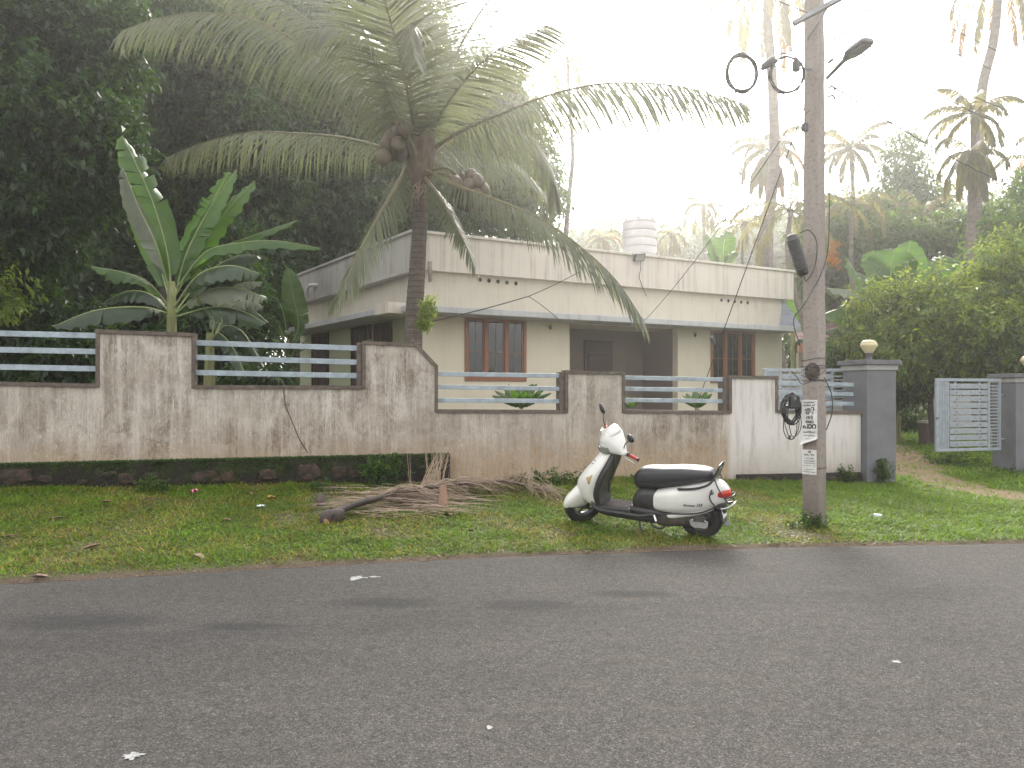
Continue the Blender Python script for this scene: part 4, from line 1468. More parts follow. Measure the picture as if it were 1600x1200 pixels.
free_palm('areca_palm', 'low feathery palm behind the sunshade and the utility pole', (10.2, 24), (1235, 330), 24, 2.3, 12, .5, 51, FP, [(1236, 430)], .08, G_P, 1.0, 1.2, .05, 0, 36, (-.3, 1.1))
free_palm('areca_palm', 'low feathery palm right of the utility pole behind the banana leaves', (12.2, 27), (1330, 320), 27, 2.3, 12, .5, 52, FP, [(1331, 430)], .08, G_P, 1.0, 1.2, .05, 0, 36, (-.3, 1.1))

# orange flower spray hanging by the pole
o = crown('flower_spray', [lobe(1301, 398, 15, 5, 20, .1)], 22, .06, leafmat('orange_petal', (.50, .22, .05), (.45, .2, .04), use_tint=False), None, 60, per=10, spread=.12)
tag(o, 'hanging spray of orange flowers just right of the utility pole', 'flowers')


# ------------------------------------------------------------------ banana plants
M['banana'] = leafmat('banana_leaf', (.055, .11, .028), (.17, .36, .04), .38, .5, .42)
M['banana_dark'] = leafmat('old_banana_leaf', (.035, .062, .028), (.06, .12, .03), .36, .5, .25)
M['banana_grey'] = leafmat('banana_leaf_underside', (.19, .21, .17), (.12, .18, .06), .5, .4, .25)
m_midrib = mat('banana_midrib', (.30, .36, .14), (.2, .26, .09), 10, .5)
m_pseudo = mat('banana_stem', (.24, .26, .09), (.10, .10, .04), 7, .6, .3, stretch=(3, 3, .5))


def banana_leaf(path, width, m, parent, seed, up=(0, -.4, 1), fold=.25, tears=5, name='leaf', wav=.05):
    r = random.Random(seed)
    P_ = cv(path, max(3, int(30 / (len(path) - 1))))
    n = len(P_)
    up = Vector(up)
    mb = MB()
    Tn = [(P_[min(i + 1, n - 1)] - P_[max(i - 1, 0)]).normalized() for i in range(n)]
    st_ = int(n * .14)
    nrib = 0
    mb.tube(P_, [.015 * width / .5 * (1 - .85 * i / (n - 1)) + .002 for i in range(n)], 5)
    nrib = len(mb.f)
    for sd in (-1, 1):
        cuts = sorted(r.sample(range(st_ + 2, n - 2), min(tears, n - st_ - 5))) if tears else []
        bounds = [st_] + cuts + [n - 1]
        for a, b in zip(bounds[:-1], bounds[1:]):
            if b - a < 1: continue
            dr = r.uniform(-.12, .35) if tears else 0
            rows = []
            for i in range(a, b + 1):
                q = (i - st_) / (n - 1 - st_)
                w = width * .66 * (math.sin(math.pi * min(1, q * .96 + .04)) ** .55) * (1 - .15 * q)
                lat = Tn[i].cross(up)
                lat = lat.normalized() if lat.length > .05 else Vector((1, 0, 0))
                nm = lat.cross(Tn[i]).normalized()
                sh = 0
                if i == a and a != st_: sh = .35 * (P_[min(i + 1, n - 1)] - P_[i]).length
                row = []
                for j in range(4):
                    f_ = j / 3
                    fo = fold + dr * f_
                    p = P_[i] + lat * sd * w * f_ * math.cos(fo * 1.2) + nm * (w * f_ * (.28 * (1 - f_)) - w * f_ * fo * .9)
                    p += Tn[i] * (w * .28 * f_ + sh * f_) + nm * (wav * width * math.sin(i * 1.9 + seed + sd) * f_)
                    row.append(p)
                rows.append(row)
            v = [p for row in rows for p in row]
            f = [(i * 4 + j, i * 4 + j + 1, (i + 1) * 4 + j + 1, (i + 1) * 4 + j) for i in range(len(rows) - 1) for j in range(3)]
            mb.add(v, f, True)
    me = mb.mesh(name, [m_midrib, m])
    k = len(me.polygons)
    idx = np.ones(k, int)
    idx[:nrib] = 0
    me.polygons.foreach_set('material_index', idx)
    a_ = me.attributes.new('tint', 'FLOAT_COLOR', 'FACE')
    rg = np.random.default_rng(seed)
    g = rg.uniform(.82, 1.18) * (1 + .12 * (rg.random(k) - .5))
    a_.data.foreach_set('color', np.stack([g, g, g * .9, np.ones(k)], 1).astype(np.float32).ravel())
    return link(name, me, parent)


def banana(base_px, Y, label, leaves, seed, stem_top, group='banana plants', bz=None):
    b = at(base_px, 600, Y)
    b = Vector((b.x, Y, gz(b.x, Y)))
    o = empty('banana_plant', b, 0, label, 'banana plant', group)
    tp_ = at(*stem_top, Y) - b
    P_ = cv([(0, 0, -.2), tuple(Vector((0, 0, 0)).lerp(tp_, .5)), tuple(tp_)], 6)
    MB().tube(P_, [.13 - .006 * i for i in range(len(P_))], 12).build('stem', m_pseudo, o)
    for k, (pp, w, mm, fo, te) in enumerate(leaves):
        path = [at(a, c_, Y + d_) - b for a, c_, d_ in pp]
        banana_leaf(path, w / F * Y, M[mm], o, seed * 17 + k, fold=fo, tears=te)
    return o


B1 = [([(268, 470, 0), (262, 400, -.1), (240, 320, -.2), (212, 255, -.3), (190, 212, -.3)], 46, 'banana', .3, 5),
      ([(266, 460, 0), (245, 385, -.3), (215, 320, -.4), (192, 262, -.5)], 40, 'banana_grey', .6, 3),
      ([(272, 470, .1), (290, 400, .2), (325, 330, .3), (368, 266, .4)], 46, 'banana', .35, 5),
      ([(275, 460, .2), (310, 395, .5), (350, 335, .7), (398, 282, .9)], 52, 'banana', .15, 3),
      ([(276, 450, -.1), (320, 395, -.4), (370, 380, -.6), (430, 376, -.8), (502, 388, -1.0)], 30, 'banana', .7, 1),
      ([(275, 450, .2), (330, 395, .6), (395, 368, .8), (465, 344, 1.0)], 30, 'banana', .5, 3),
      ([(270, 470, 0), (300, 380, .5), (335, 310, .8), (358, 268, 1)], 46, 'banana', .1, 10),
      ([(266, 480, 0), (230, 440, -.3), (190, 425, -.5), (142, 416, -.7)], 38, 'banana', .5, 3),
      ([(264, 490, 0), (220, 480, -.4), (150, 485, -.7), (82, 510, -.9)], 46, 'banana_dark', .5, 2),
      ([(272, 480, -.1), (310, 430, -.5), (360, 415, -.8), (408, 428, -1.0)], 50, 'banana_dark', .5, 3),
      ([(274, 490, 0), (320, 455, -.4), (370, 450, -.7), (418, 466, -.9)], 44, 'banana_grey', .6, 8),
      ([(274, 495, 0), (330, 480, -.3), (375, 485, -.5), (415, 505, -.7)], 42, 'banana_dark', .7, 7),
      ([(268, 480, .3), (245, 400, .7), (225, 340, .9), (205, 300, 1.0)], 44, 'banana', .2, 2),
      ([(268, 490, .2), (235, 460, .4), (200, 455, .6), (165, 470, .8)], 40, 'banana_dark', .5, 2),
      ([(272, 490, .2), (320, 430, .8), (370, 400, 1.2), (410, 400, 1.4)], 44, 'banana_dark', .4, 4)]
banana(268, 11.9, 'largest banana plant, broad backlit leaves fanning above the left block of the wall', B1, 1, (268, 440))
B2 = [([(330, 540, 0), (350, 510, -.2), (380, 520, -.3), (412, 575, -.4)], 36, 'banana_dark', .7, 8),
      ([(330, 540, 0), (360, 480, 0), (390, 470, 0), (412, 480, 0)], 36, 'banana_grey', .6, 8),
      ([(330, 540, .1), (350, 495, .3), (385, 480, .5), (420, 505, .6)], 36, 'banana_dark', .5, 6),
      ([(328, 545, -.1), (340, 520, -.3), (365, 545, -.5), (385, 590, -.6)], 30, 'banana_dark', .6, 5),
      ([(330, 540, .1), (340, 480, .4), (370, 445, .7), (410, 440, .9)], 36, 'banana_grey', .5, 7)]
banana(325, 12.4, 'smaller banana plant with torn grey green leaves right of the largest one', B2, 2, (328, 520))
B3 = [([(452, 545, 0), (466, 510, 0), (458, 460, 0), (450, 418, 0)], 30, 'banana', .1, 1),
      ([(452, 545, 0), (430, 500, .2), (405, 490, .3), (375, 505, .4)], 28, 'banana', .5, 3),
      ([(452, 545, 0), (440, 480, .4), (420, 460, .6), (395, 452, .7)], 24, 'banana', .5, 2)]
banana(455, 19.5, 'young banana plant with one upright bright leaf at the left corner of the bungalow', B3, 3, (452, 530))
B4 = [([(1395, 520, 0), (1372, 480, -.2), (1345, 440, -.4), (1322, 402, -.5)], 54, 'banana', .1, 1),
      ([(1402, 520, 0), (1396, 470, 0), (1392, 430, 0), (1398, 388, 0)], 75, 'banana', .05, 1),
      ([(1405, 520, 0), (1412, 470, .1), (1416, 420, .2), (1422, 376, .3)], 54, 'banana', .15, 1),
      ([(1410, 520, 0), (1425, 470, -.3), (1422, 440, -.4), (1418, 410, -.5)], 64, 'banana', .1, 1),
      ([(1398, 520, 0), (1385, 460, .3), (1362, 440, .6), (1340, 425, .8)], 45, 'banana_grey', .5, 4),
      ([(1395, 525, 0), (1370, 470, -.4), (1335, 455, -.7), (1290, 450, -.9)], 40, 'banana_grey', .6, 3),
      ([(1395, 525, 0), (1365, 490, -.4), (1325, 480, -.7), (1285, 492, -.9)], 51, 'banana', .6, 4),
      ([(1395, 530, 0), (1365, 515, -.4), (1325, 510, -.7), (1285, 518, -.9)], 35, 'banana_grey', .6, 3),
      ([(1400, 520, 0), (1385, 450, .2), (1372, 415, .3), (1362, 392, .4)], 52, 'banana', .15, 3),
      ([(1406, 520, 0), (1440, 470, -.3), (1465, 462, -.5), (1490, 480, -.6)], 46, 'banana', .5, 4),
      ([(1404, 520, 0), (1430, 450, .4), (1445, 430, .5), (1462, 425, .6)], 50, 'banana', .3, 5)]
banana(1400, 19.6, 'banana plant with pale upright leaves above the hedge, right of the utility pole', B4, 4, (1400, 500))
B5 = [([(1468, 520, 0), (1480, 460, 0), (1492, 430, 0), (1512, 412, 0)], 72, 'banana', .2, 8),
      ([(1466, 520, 0), (1460, 450, 0), (1466, 420, 0), (1480, 400, 0)], 65, 'banana', .2, 6),
      ([(1466, 520, 0), (1450, 470, .2), (1435, 440, .2), (1430, 420, .2)], 46, 'banana', .3, 2),
      ([(1470, 520, 0), (1500, 460, -.2), (1525, 450, -.3), (1550, 470, -.4)], 46, 'banana_grey', .5, 4)]
banana(1468, 20.2, 'banana plant with ragged leaves at the top of the hedge', B5, 5, (1466, 500))
B6 = [([(1128, 440, 0), (1122, 410, 0), (1112, 385, 0), (1104, 366, 0)], 22, 'banana', .1, 1),
      ([(1130, 440, 0), (1130, 400, 0), (1132, 375, 0), (1138, 362, 0)], 30, 'banana', .1, 7),
      ([(1130, 440, 0), (1138, 405, 0), (1145, 395, 0), (1152, 392, 0)], 18, 'banana', .2, 3),
      ([(1128, 440, 0), (1118, 405, .3), (1112, 395, .4), (1100, 395, .5)], 18, 'banana', .2, 3)]
banana(1130, 29, 'bright banana plant showing just above the roof parapet right of the tank', B6, 6, (1129, 425))
B7 = [([(1238, 520, 0), (1240, 480, 0), (1236, 455, 0), (1232, 430, 0)], 28, 'banana', .1, 1),
      ([(1240, 530, 0), (1252, 500, 0), (1268, 490, 0), (1300, 500, 0)], 24, 'banana', .4, 2),
      ([(1236, 545, 0), (1250, 530, -.2), (1270, 540, -.3), (1290, 575, -.4)], 26, 'banana_dark', .5, 4)]
banana(1243, 24, 'banana plant squeezed between the end of the bungalow and the utility pole', B7, 7, (1238, 500))


# sago-like ornamental clumps inside the wall
def strap_clump(px, py, Y, h, n, label, seed, mm='banana', spread=1.0, wpx=.085):
    r = random.Random(seed)
    b = at(px, py, Y)
    b = Vector((b.x, Y, gz(b.x, Y)))
    o = empty('ornamental_plant', b, 0, label, 'plant', 'ornamental plants inside the wall')
    hh = CAM_H + (615 - py) / F * Y - b.z
    MB().tube([(0, 0, -.1), (0, 0, hh)], .06, 8).build('stem', M['trunk_bark'], o)
    for k in range(n):
        az = 2 * math.pi * k / n + r.uniform(-.2, .2)
        e = r.uniform(.65, 1.4)
        pth = [Vector((0, 0, hh))]
        p = pth[0].copy()
        for j in range(5):
            p = p + Vector((math.cos(az) * math.cos(e) * spread, math.sin(az) * math.cos(e) * spread, math.sin(e))) * h / 5
            e -= .12
            pth.append(p.copy())
        banana_leaf(pth, h * wpx * 4, M[mm], o, seed * 13 + k, fold=.3, tears=0, wav=.02)
    return o


strap_clump(815, 640, 14.6, .55, 22, 'broad leaved ornamental clump seen through the third rail opening', 71, spread=1.3)
strap_clump(1090, 640, 15.6, .44, 16, 'yellow green ornamental clump seen through the fourth rail opening', 72)
strap_clump(985, 640, 14.8, .3, 12, 'small ornamental clump half hidden behind the block beside the scooter mirror', 73)
strap_clump(452, 560, 18.0, .7, 14, 'strap leaved plant with yellowish leaves at the far corner of the bungalow', 74, wpx=.03)

# small shrub growing against the palm trunk
o = crown('small_shrub', [lobe(668, 480, 12.3, 9, 14, .12), lobe(664, 502, 12.3, 8, 12, .1)], 110, .05, M['leaf_bright'], None, 75, per=10, spread=.09, droop=.1)
tag(o, 'small bright green plant growing out of the coconut trunk', 'plant')
# ------------------------------------------------------------------ grass and weeds
M['grass'] = leafmat('grass_blade', (.115, .205, .022), (.26, .46, .035), .5, .3, .38)


def vnoise(X, Y, s, o=0):
    return np.array([noise.noise(Vector((a * s + o, b * s - o, o))) for a, b in zip(X, Y)])


def coarse(X, Y, s, o=0):
    """noise sampled on a coarse lattice and interpolated (fast)"""
    gx = np.arange(X.min() - 1, X.max() + 1, .12)
    gy = np.arange(Y.min() - 1, Y.max() + 1, .12)
    G = np.array([[noise.noise(Vector((a * s + o, b * s - o, o))) + .5 * noise.noise(Vector((a * s * 2.3 + o, b * s * 2.3 - o, o + 4))) for a in gx] for b in gy])
    i = np.clip(np.searchsorted(gx, X) - 1, 0, len(gx) - 2)
    j = np.clip(np.searchsorted(gy, Y) - 1, 0, len(gy) - 2)
    u = (X - gx[i]) / .12
    v = (Y - gy[j]) / .12
    return G[j, i] * (1 - u) * (1 - v) + G[j, i + 1] * u * (1 - v) + G[j + 1, i] * (1 - u) * v + G[j + 1, i + 1] * u * v


def grass(name, x0, x1, y0, y1, n, h, label, seed, inside=False, wmul=1.0):
    r = np.random.default_rng(seed)
    X = r.uniform(x0, x1, n)
    Y = r.uniform(y0, y1, n)
    e = np.interp(X, _ex, _ey)
    wy = 9.4 + .237 * (X + 6.27)
    wy = np.where(X < 5.9, wy, 99)
    k = (Y > e + .02) & (X < Y * .95 + 1) & (X > -Y * .78 - .5)
    if inside: k &= (Y > wy + .3) | (X > 5.9)
    else: k &= (Y < wy - .06)
    X, Y, e, wy = X[k], Y[k], e[k], wy[k]
    c1 = coarse(X, Y, 1.15, seed)
    c2 = coarse(X, Y, 3.4, seed + 5)
    pth = field(PM, X, Y)
    edge = np.clip((Y - e) / (.16 + .16 * c2 + np.clip(-X, 0, 4) * .05), 0, 1)
    near_wall = np.clip((wy - Y) / .6, 0, 1)
    lush = np.clip((X - 3.2) / 1.6, 0, 1)
    bare = c1 + .35 * c2 - .55 * lush
    dens = np.clip(1.1 - 1.5 * np.clip(bare - .02, 0, 1) * (1 - lush), .05, 1) * edge ** 1.5 * (1 - .86 * pth)
    k = r.random(len(X)) < dens
    X, Y, c1, c2, edge, near_wall, lush, bare, pth = [q[k] for q in (X, Y, c1, c2, edge, near_wall, lush, bare, pth)]
    n = len(X)
    Z = field(GZ, X, Y)
    P_ = np.stack([X, Y, Z - .004], 1)
    a = r.uniform(0, 2 * np.pi, n)
    tilt = r.uniform(.25, 1.25, n)
    D = np.stack([np.cos(a) * tilt, np.sin(a) * tilt, np.ones(n) * r.uniform(.35, 1.0, n)], 1)
    Nm = np.stack([-np.cos(a), -np.sin(a), np.ones(n) * .6], 1)
    L = h * r.uniform(.5, 1.35, n) * (.75 + .5 * np.clip(c2 + .4, 0, 1)) * (1 + .5 * (1 - near_wall)) * (1 + .25 * lush) * (1 - .5 * pth)
    c3 = coarse(X, Y, 7.5, seed + 9)
    L *= 1 + 1.1 * np.clip(c3 - .22, 0, .6) / .4 * (1 - pth)
    big = r.random(n) < .014
    L = np.where(big, L * 1.9, L)
    Wd = (.0055 + .004 * r.random(n)) * wmul
    V, Fc = leaf_arrays(P_, D, Nm, L, Wd * 1.5, fold=.1, curl=.35)
    dry = np.clip(.42 + bare * 1.6 + .35 * c2 - 1.0 * lush, 0, 1) * .85 + .06
    isdry = r.random(n) < dry * .75
    g = np.array([1, 1, 1.]) * r.uniform(.45, 1.45, (n, 1))
    yel = r.random((n, 1)) ** 2
    green_ = g * (1 - yel * .7) + yel * .7 * np.array([1.7, 1.35, .8])
    dryc = np.array([2.7, 1.35, 3.0]) * r.uniform(.5, 1.15, (n, 1))
    col = np.where(isdry[:, None], dryc, green_)
    o = np_mesh(name, V, Fc, M['grass'], None, col)
    return tag(o, label, kind='stuff')


grass('grass', -9.5, 13.5, 4.4, 14.5, 1080000, .056, 'short patchy grass on the roadside verge', 3)
grass('grass', 5.2, 19, 11.8, 27, 180000, .085, 'grass inside the gate and along the path', 4, True, 2.4)


def weed(px, py, Y, w, h, n, leaf, label, seed, mm='leaf_pale', name='weed', stuff=False):
    c = at(px, py, Y)
    o = crown(name, [((c.x, c.y, c.z), (w / F * Y, w / F * Y * .5, h / F * Y))], n, leaf, M[mm], None, seed, per=8, spread=leaf * 1.6, droop=.1, shell=1.6, tints=((1, 1, 1), (1.5, 1.3, .8), (.7, .8, .8)))
    return tag(o, label, kind='stuff') if stuff else tag(o, label, 'weed')


weed(598, 735, 10.1, 30, 20, 150, .055, 'leafy green weed growing against the mossy foundation beside the dead frond', 81)
weed(240, 760, 9.3, 24, 12, 50, .05, 'low dark weed at the foot of the foundation below the left block', 82, 'leaf_mid')
weed(500, 765, 9.7, 26, 12, 50, .045, 'low weed beside the little wood stump', 83)
weed(1265, 818, 8.35, 30, 11, 60, .05, 'dark weed tuft round the foot of the utility pole', 84, 'leaf_mid')
weed(1322, 742, 12.0, 12, 10, 36, .05, 'weed at the right end of the plaster wall', 85, 'leaf_mid')
weed(1380, 735, 12.1, 12, 16, 60, .055, 'weed clump at the foot of the near gate pillar', 86, 'leaf_mid')
weed(870, 745, 10.6, 60, 8, 70, .05, 'line of weeds along the foot of the wall behind the scooter', 87, name='weed_line', stuff=True)
weed(1060, 745, 11.1, 70, 8, 60, .045, 'line of weeds along the foot of the wall right of the scooter', 88, name='weed_line', stuff=True)
weed(1420, 655, 20, 40, 14, 160, .11, 'leafy ground plants in front of the low wall inside the gate', 89, 'leaf_mid', 'weed_line', True)
weed(1490, 722, 14.6, 60, 9, 140, .07, 'weeds in the shade under the open gate leaf', 90, 'leaf_mid', 'weed_line', True)
weed(1590, 735, 13.9, 26, 10, 70, .07, 'weeds at the foot of the right gate pillar', 91, 'leaf_mid')
mos = MB()
# fern-like fringe on top of the mossy foundation
r_ = np.random.default_rng(5)
sN = 9000
s_ = r_.uniform(-1.5, wall_st(702, 700)[0], sN)
tt_ = (s_ - wall_st(-330, 700)[0]) / (wall_st(702, 700)[0] - wall_st(-330, 700)[0])
dd = r_.uniform(-.12, -.01, sN)
zz_ = .63 + .035 * tt_ - .006 - np.where(dd < -.09, r_.random(sN) ** 2 * .22, 0)
Pq = np.stack([W0.x + math.cos(WA) * s_ - math.sin(WA) * dd, W0.y + math.sin(WA) * s_ + math.cos(WA) * dd, zz_], 1)
aa = r_.uniform(0, 6.28, sN)
Dq = np.stack([np.cos(aa) * .6, np.sin(aa) * .6 - .25, r_.uniform(-.1, 1, sN)], 1)
V_, F_ = leaf_arrays(Pq, Dq, np.tile([0, -.6, .8], (sN, 1)), r_.uniform(.014, .045, sN), r_.uniform(.008, .018, sN))
tag(np_mesh('moss', V_, F_, M['leaf_pale'], None, np.array([1.0, .95, .7]) * r_.uniform(.5, 1.2, (sN, 1))), 'moss and tiny ferns on the ledge of the foundation', kind='stuff')

# fallen leaves: brown ones one can pick out, and the fine litter as one mass
m_brown = mat('dry_brown_leaf', (.24, .14, .08), (.10, .06, .04), 20, .8, .3)


def dead_leaf(px, py, L, label, m, seed, cat='leaf', name='dead_leaf', asp=.42, group='fallen dry leaves', up=.02):
    r = random.Random(seed)
    # intersect the pixel ray with the ground
    Y = 5.0
    for _ in range(4000):
        Y += .004
        p = at(px, py, Y)
        if p.z <= max(gz(p.x, Y), 0): break
    mb = MB()
    n = 8
    L *= .72
    v, f = [], []
    cl = r.uniform(.2, .5)
    for i in range(n + 1):
        q = i / n
        w = L * asp * math.sin(math.pi * (q * .94 + .03)) * (1 + .15 * r.uniform(-1, 1))
        for j in (-1, 0, 1):
            v.append((q * L - L / 2, w / 2 * j, .006 + abs(j) * w * cl + .05 * L * math.sin(q * 3 + seed)))
    for i in range(n):
        for j in range(2): f.append((i * 3 + j, i * 3 + j + 1, i * 3 + j + 4, i * 3 + j + 3))
    mb.add(v, f, True)
    o = mb.build(name, m, None)
    o.location = (p.x, p.y, max(gz(p.x, Y), 0) + up * .6)
    o.rotation_euler = (r.uniform(-.1, .1), r.uniform(-.1, .1), r.uniform(-.7, .7))
    return tag(o, label, cat, group)


m_yel = mat('yellow_leaf', (.65, .40, .05), (.5, .28, .04), 12, .6)
m_pinkish = mat('pale_dry_husk', (.34, .24, .18), (.2, .135, .1), 16, .8)
for k, (px, py, L, lb, mm) in enumerate([
        (50, 778, .16, 'brown dry leaf on the grass below the foundation at the far left', m_brown),
        (75, 785, .10, 'small pale dry leaf left of the group below the foundation', m_pinkish),
        (166, 788, .17, 'reddish brown dry leaf on the grass below the left wall block', m_brown),
        (118, 770, .12, 'brown leaf close against the foundation', m_brown),
        (92, 812, .24, 'curled straw coloured leaf lying on the left verge', m_pinkish),
        (14, 840, .17, 'dark brown leaf at the left edge of the view', m_brown),
        (142, 858, .24, 'broken dark leaf near the road on the left', m_brown),
        (93, 843, .08, 'yellow leaf lying on the left verge', m_yel),
        (390, 774, .16, 'pale pinkish husk lying near the orange wrapper', m_pinkish),
        (355, 815, .15, 'dark shrivelled leaf in the middle of the left verge', m_brown),
        (310, 873, .22, 'flat brown leaf close to the road edge left of centre', m_pinkish),
        (62, 905, .2, 'dry brown leaf on the soil at the road edge', m_pinkish),
        (735, 832, .14, 'dry leaf on the grass below the dead frond', m_brown),
        (1345, 776, .09, 'small brown leaf right of the utility pole', m_brown),
        (700, 808, .2, 'brown leaf just below the dead frond', m_brown),
        (1450, 762, .22, 'dark leaf lying on the dirt path', M['dead_stalk'])]):
    dead_leaf(px, py, L, lb, mm, 300 + k)
n_ = 3400
r_ = np.random.default_rng(8)
X_ = r_.uniform(-7, 8, n_)
Y_ = r_.uniform(5.5, 12.8, n_)
k_ = (Y_ > np.interp(X_, _ex, _ey)) & (Y_ < np.where(X_ < 5.9, 9.2 + .237 * (X_ + 6.27), 99)) & (r_.random(n_) < np.where(X_ > 3, .25, 1))
X_, Y_ = X_[k_], Y_[k_]
n_ = len(X_)
aa = r_.uniform(0, 6.28, n_)
V_, F_ = leaf_arrays(np.stack([X_, Y_, field(GZ, X_, Y_) + .016], 1), np.stack([np.cos(aa), np.sin(aa), r_.uniform(-.2, .35, n_)], 1), np.tile([0, 0, 1.], (n_, 1)), r_.uniform(.015, .055, n_), r_.uniform(.008, .028, n_))
tag(np_mesh('leaf_litter', V_, F_, leafmat('litter', (.30, .19, .12), (.2, .12, .06), .8, .1, .1), None, r_.uniform(.35, 1.5, (n_, 1)) * np.array([1, 1, 1.])), 'crumbled dry leaves scattered in the grass', kind='stuff')

# pebbles and grit at the road edge and on the path
n_ = 5200
X_ = np.concatenate([r_.uniform(-7, 6, 3600), r_.uniform(5.5, 11, 1600)])
Y_ = np.concatenate([np.interp(X_[:3600], _ex, _ey) + np.abs(r_.normal(0, .10, 3600)) - .03, np.zeros(1600)])
Y_[3600:] = r_.uniform(9, 16, 1600)
k_ = np.ones(n_, bool)
k_[3600:] = field(PM, X_[3600:], Y_[3600:]) > .4
X_, Y_ = X_[k_], Y_[k_]
n_ = len(X_)
Z_ = np.where(Y_ < np.interp(X_, _ex, _ey), 0, field(GZ, X_, Y_))
sz_ = r_.uniform(.002, .009, n_)
oc = np.array([[1, 0, 0], [0, 1, 0], [-1, 0, 0], [0, -1, 0], [0, 0, .8], [0, 0, -.5]])
V_ = (np.stack([X_, Y_, Z_ + sz_ * .3], 1)[:, None, :] + oc[None] * sz_[:, None, None] * r_.uniform(.6, 1.3, (n_, 6, 1))).reshape(-1, 3)
tf = np.array([[0, 1, 4], [1, 2, 4], [2, 3, 4], [3, 0, 4], [1, 0, 5], [2, 1, 5], [3, 2, 5], [0, 3, 5]])
F_ = (np.arange(n_)[:, None, None] * 6 + tf[None]).reshape(-1, 3)
tag(np_mesh('grit', V_, F_, mat('grit', (.30, .22, .16), (.14, .10, .08), 3, .9)), 'fine grit along the road edge and the path', kind='stuff')
# ------------------------------------------------------------------ scooter
m_white = mat('white_body_paint', (.70, .69, .65), (.60, .585, .54), 5, .26, 0, coat=.4)
m_seat = mat('black_seat_vinyl', (.022, .022, .026), (.03, .03, .034), 60, .42, .25, 150)
m_dkpl = mat('dark_grey_plastic', (.020, .020, .022), (.034, .032, .031), 25, .5, .15)
m_matr = mat('floor_mat_rubber', (.03, .024, .026), (.05, .042, .043), 18, .85, .3, spec=.2)
m_redgrip = mat('red_grip_rubber', (.42, .035, .03), (.3, .02, .02), 30, .5, .2)
m_redlens = mat('red_lens', (.50, .03, .015), (.38, .02, .01), 30, .15)
m_clear, t = newmat('lamp_glass')
t.color(t.mix(t.noise(45, 3, .6), (.20, .20, .19), (.42, .42, .40)))
t.rough(.08)
t.b.inputs['Metallic'].default_value = .35
m_amber = mat('amber_lens', (.50, .36, .17), (.36, .25, .12), 30, .12)
m_engine = mat('engine_casting', (.10, .085, .07), (.05, .042, .035), 18, .65, .4, metal=.3)
m_silver = mat('silver_guard', (.55, .55, .54), (.42, .41, .4), 20, .35, .05, metal=.5)
m_tube = mat('black_tube', (.02, .02, .02), None, 20, .3)


def sring(x, w, z0, z1, p=2.6, n=24, yc=0.0, ptop=None):
    zc, h = (z0 + z1) / 2, (z1 - z0) / 2
    out = []
    for k in range(n):
        a = 2 * math.pi * k / n
        c, s_ = math.cos(a), math.sin(a)
        q = (ptop if (ptop and s_ > 0) else p)
        out.append(Vector((x, yc + w * math.copysign(abs(c) ** (2 / q), c), zc + h * math.copysign(abs(s_) ** (2 / q), s_))))
    return out


def loftx(rows, k=5, p=2.6, ptop=None, yc=0.0):
    """rows (x, halfwidth, z0, z1)"""
    mb = MB()
    mb.ring_loft([sring(r[0], max(r[1], .004), r[2], r[3], p, 24, yc + (r[4] if len(r) > 4 else 0), ptop) for r in catmull(rows, k)])
    return mb


SC = empty('scooter', (0, 0, 0), 0, 'white scooter with black seat and red grips parked on its side stand on the verge', 'scooter')
Pr = Vector((1.935, 7.88, 0))
Pf = Vector((.80, 8.44, 0))
Pr.z, Pf.z = gz(Pr.x, Pr.y) - .004, gz(Pf.x, Pf.y) - .004
dv = (Pf - Pr)
WB = 1.30
yaw = math.atan2(dv.y, dv.x)
pitch = math.atan2(Pf.z - Pr.z, dv.length)
SC.matrix_world = Matrix.Translation(Pr) @ Matrix.Rotation(yaw, 4, 'Z') @ Matrix.Rotation(-pitch, 4, 'Y') @ Matrix.Rotation(math.radians(-7), 4, 'X')


FRONT_IN = {'seat', 'seat_piping', 'body_shell', 'underseat_panel', 'trim_line', 'lower_panel'}
LOW = FRONT_IN | {'tail_lamp', 'rear_indicator', 'grab_rail', 'grab_rail_pad', 'guard_strut', 'guard_loop', 'tail_guard'}


def P(mb, name, m, parent=SC, bevel=0, subsurf=0):
    mb.v = [(x * .80 if x < 0 else (x * .87 if name in FRONT_IN else x), y, z - (.05 if name in LOW else 0)) for x, y, z in mb.v]
    return mb.build(name, m, parent, bevel, subsurf)


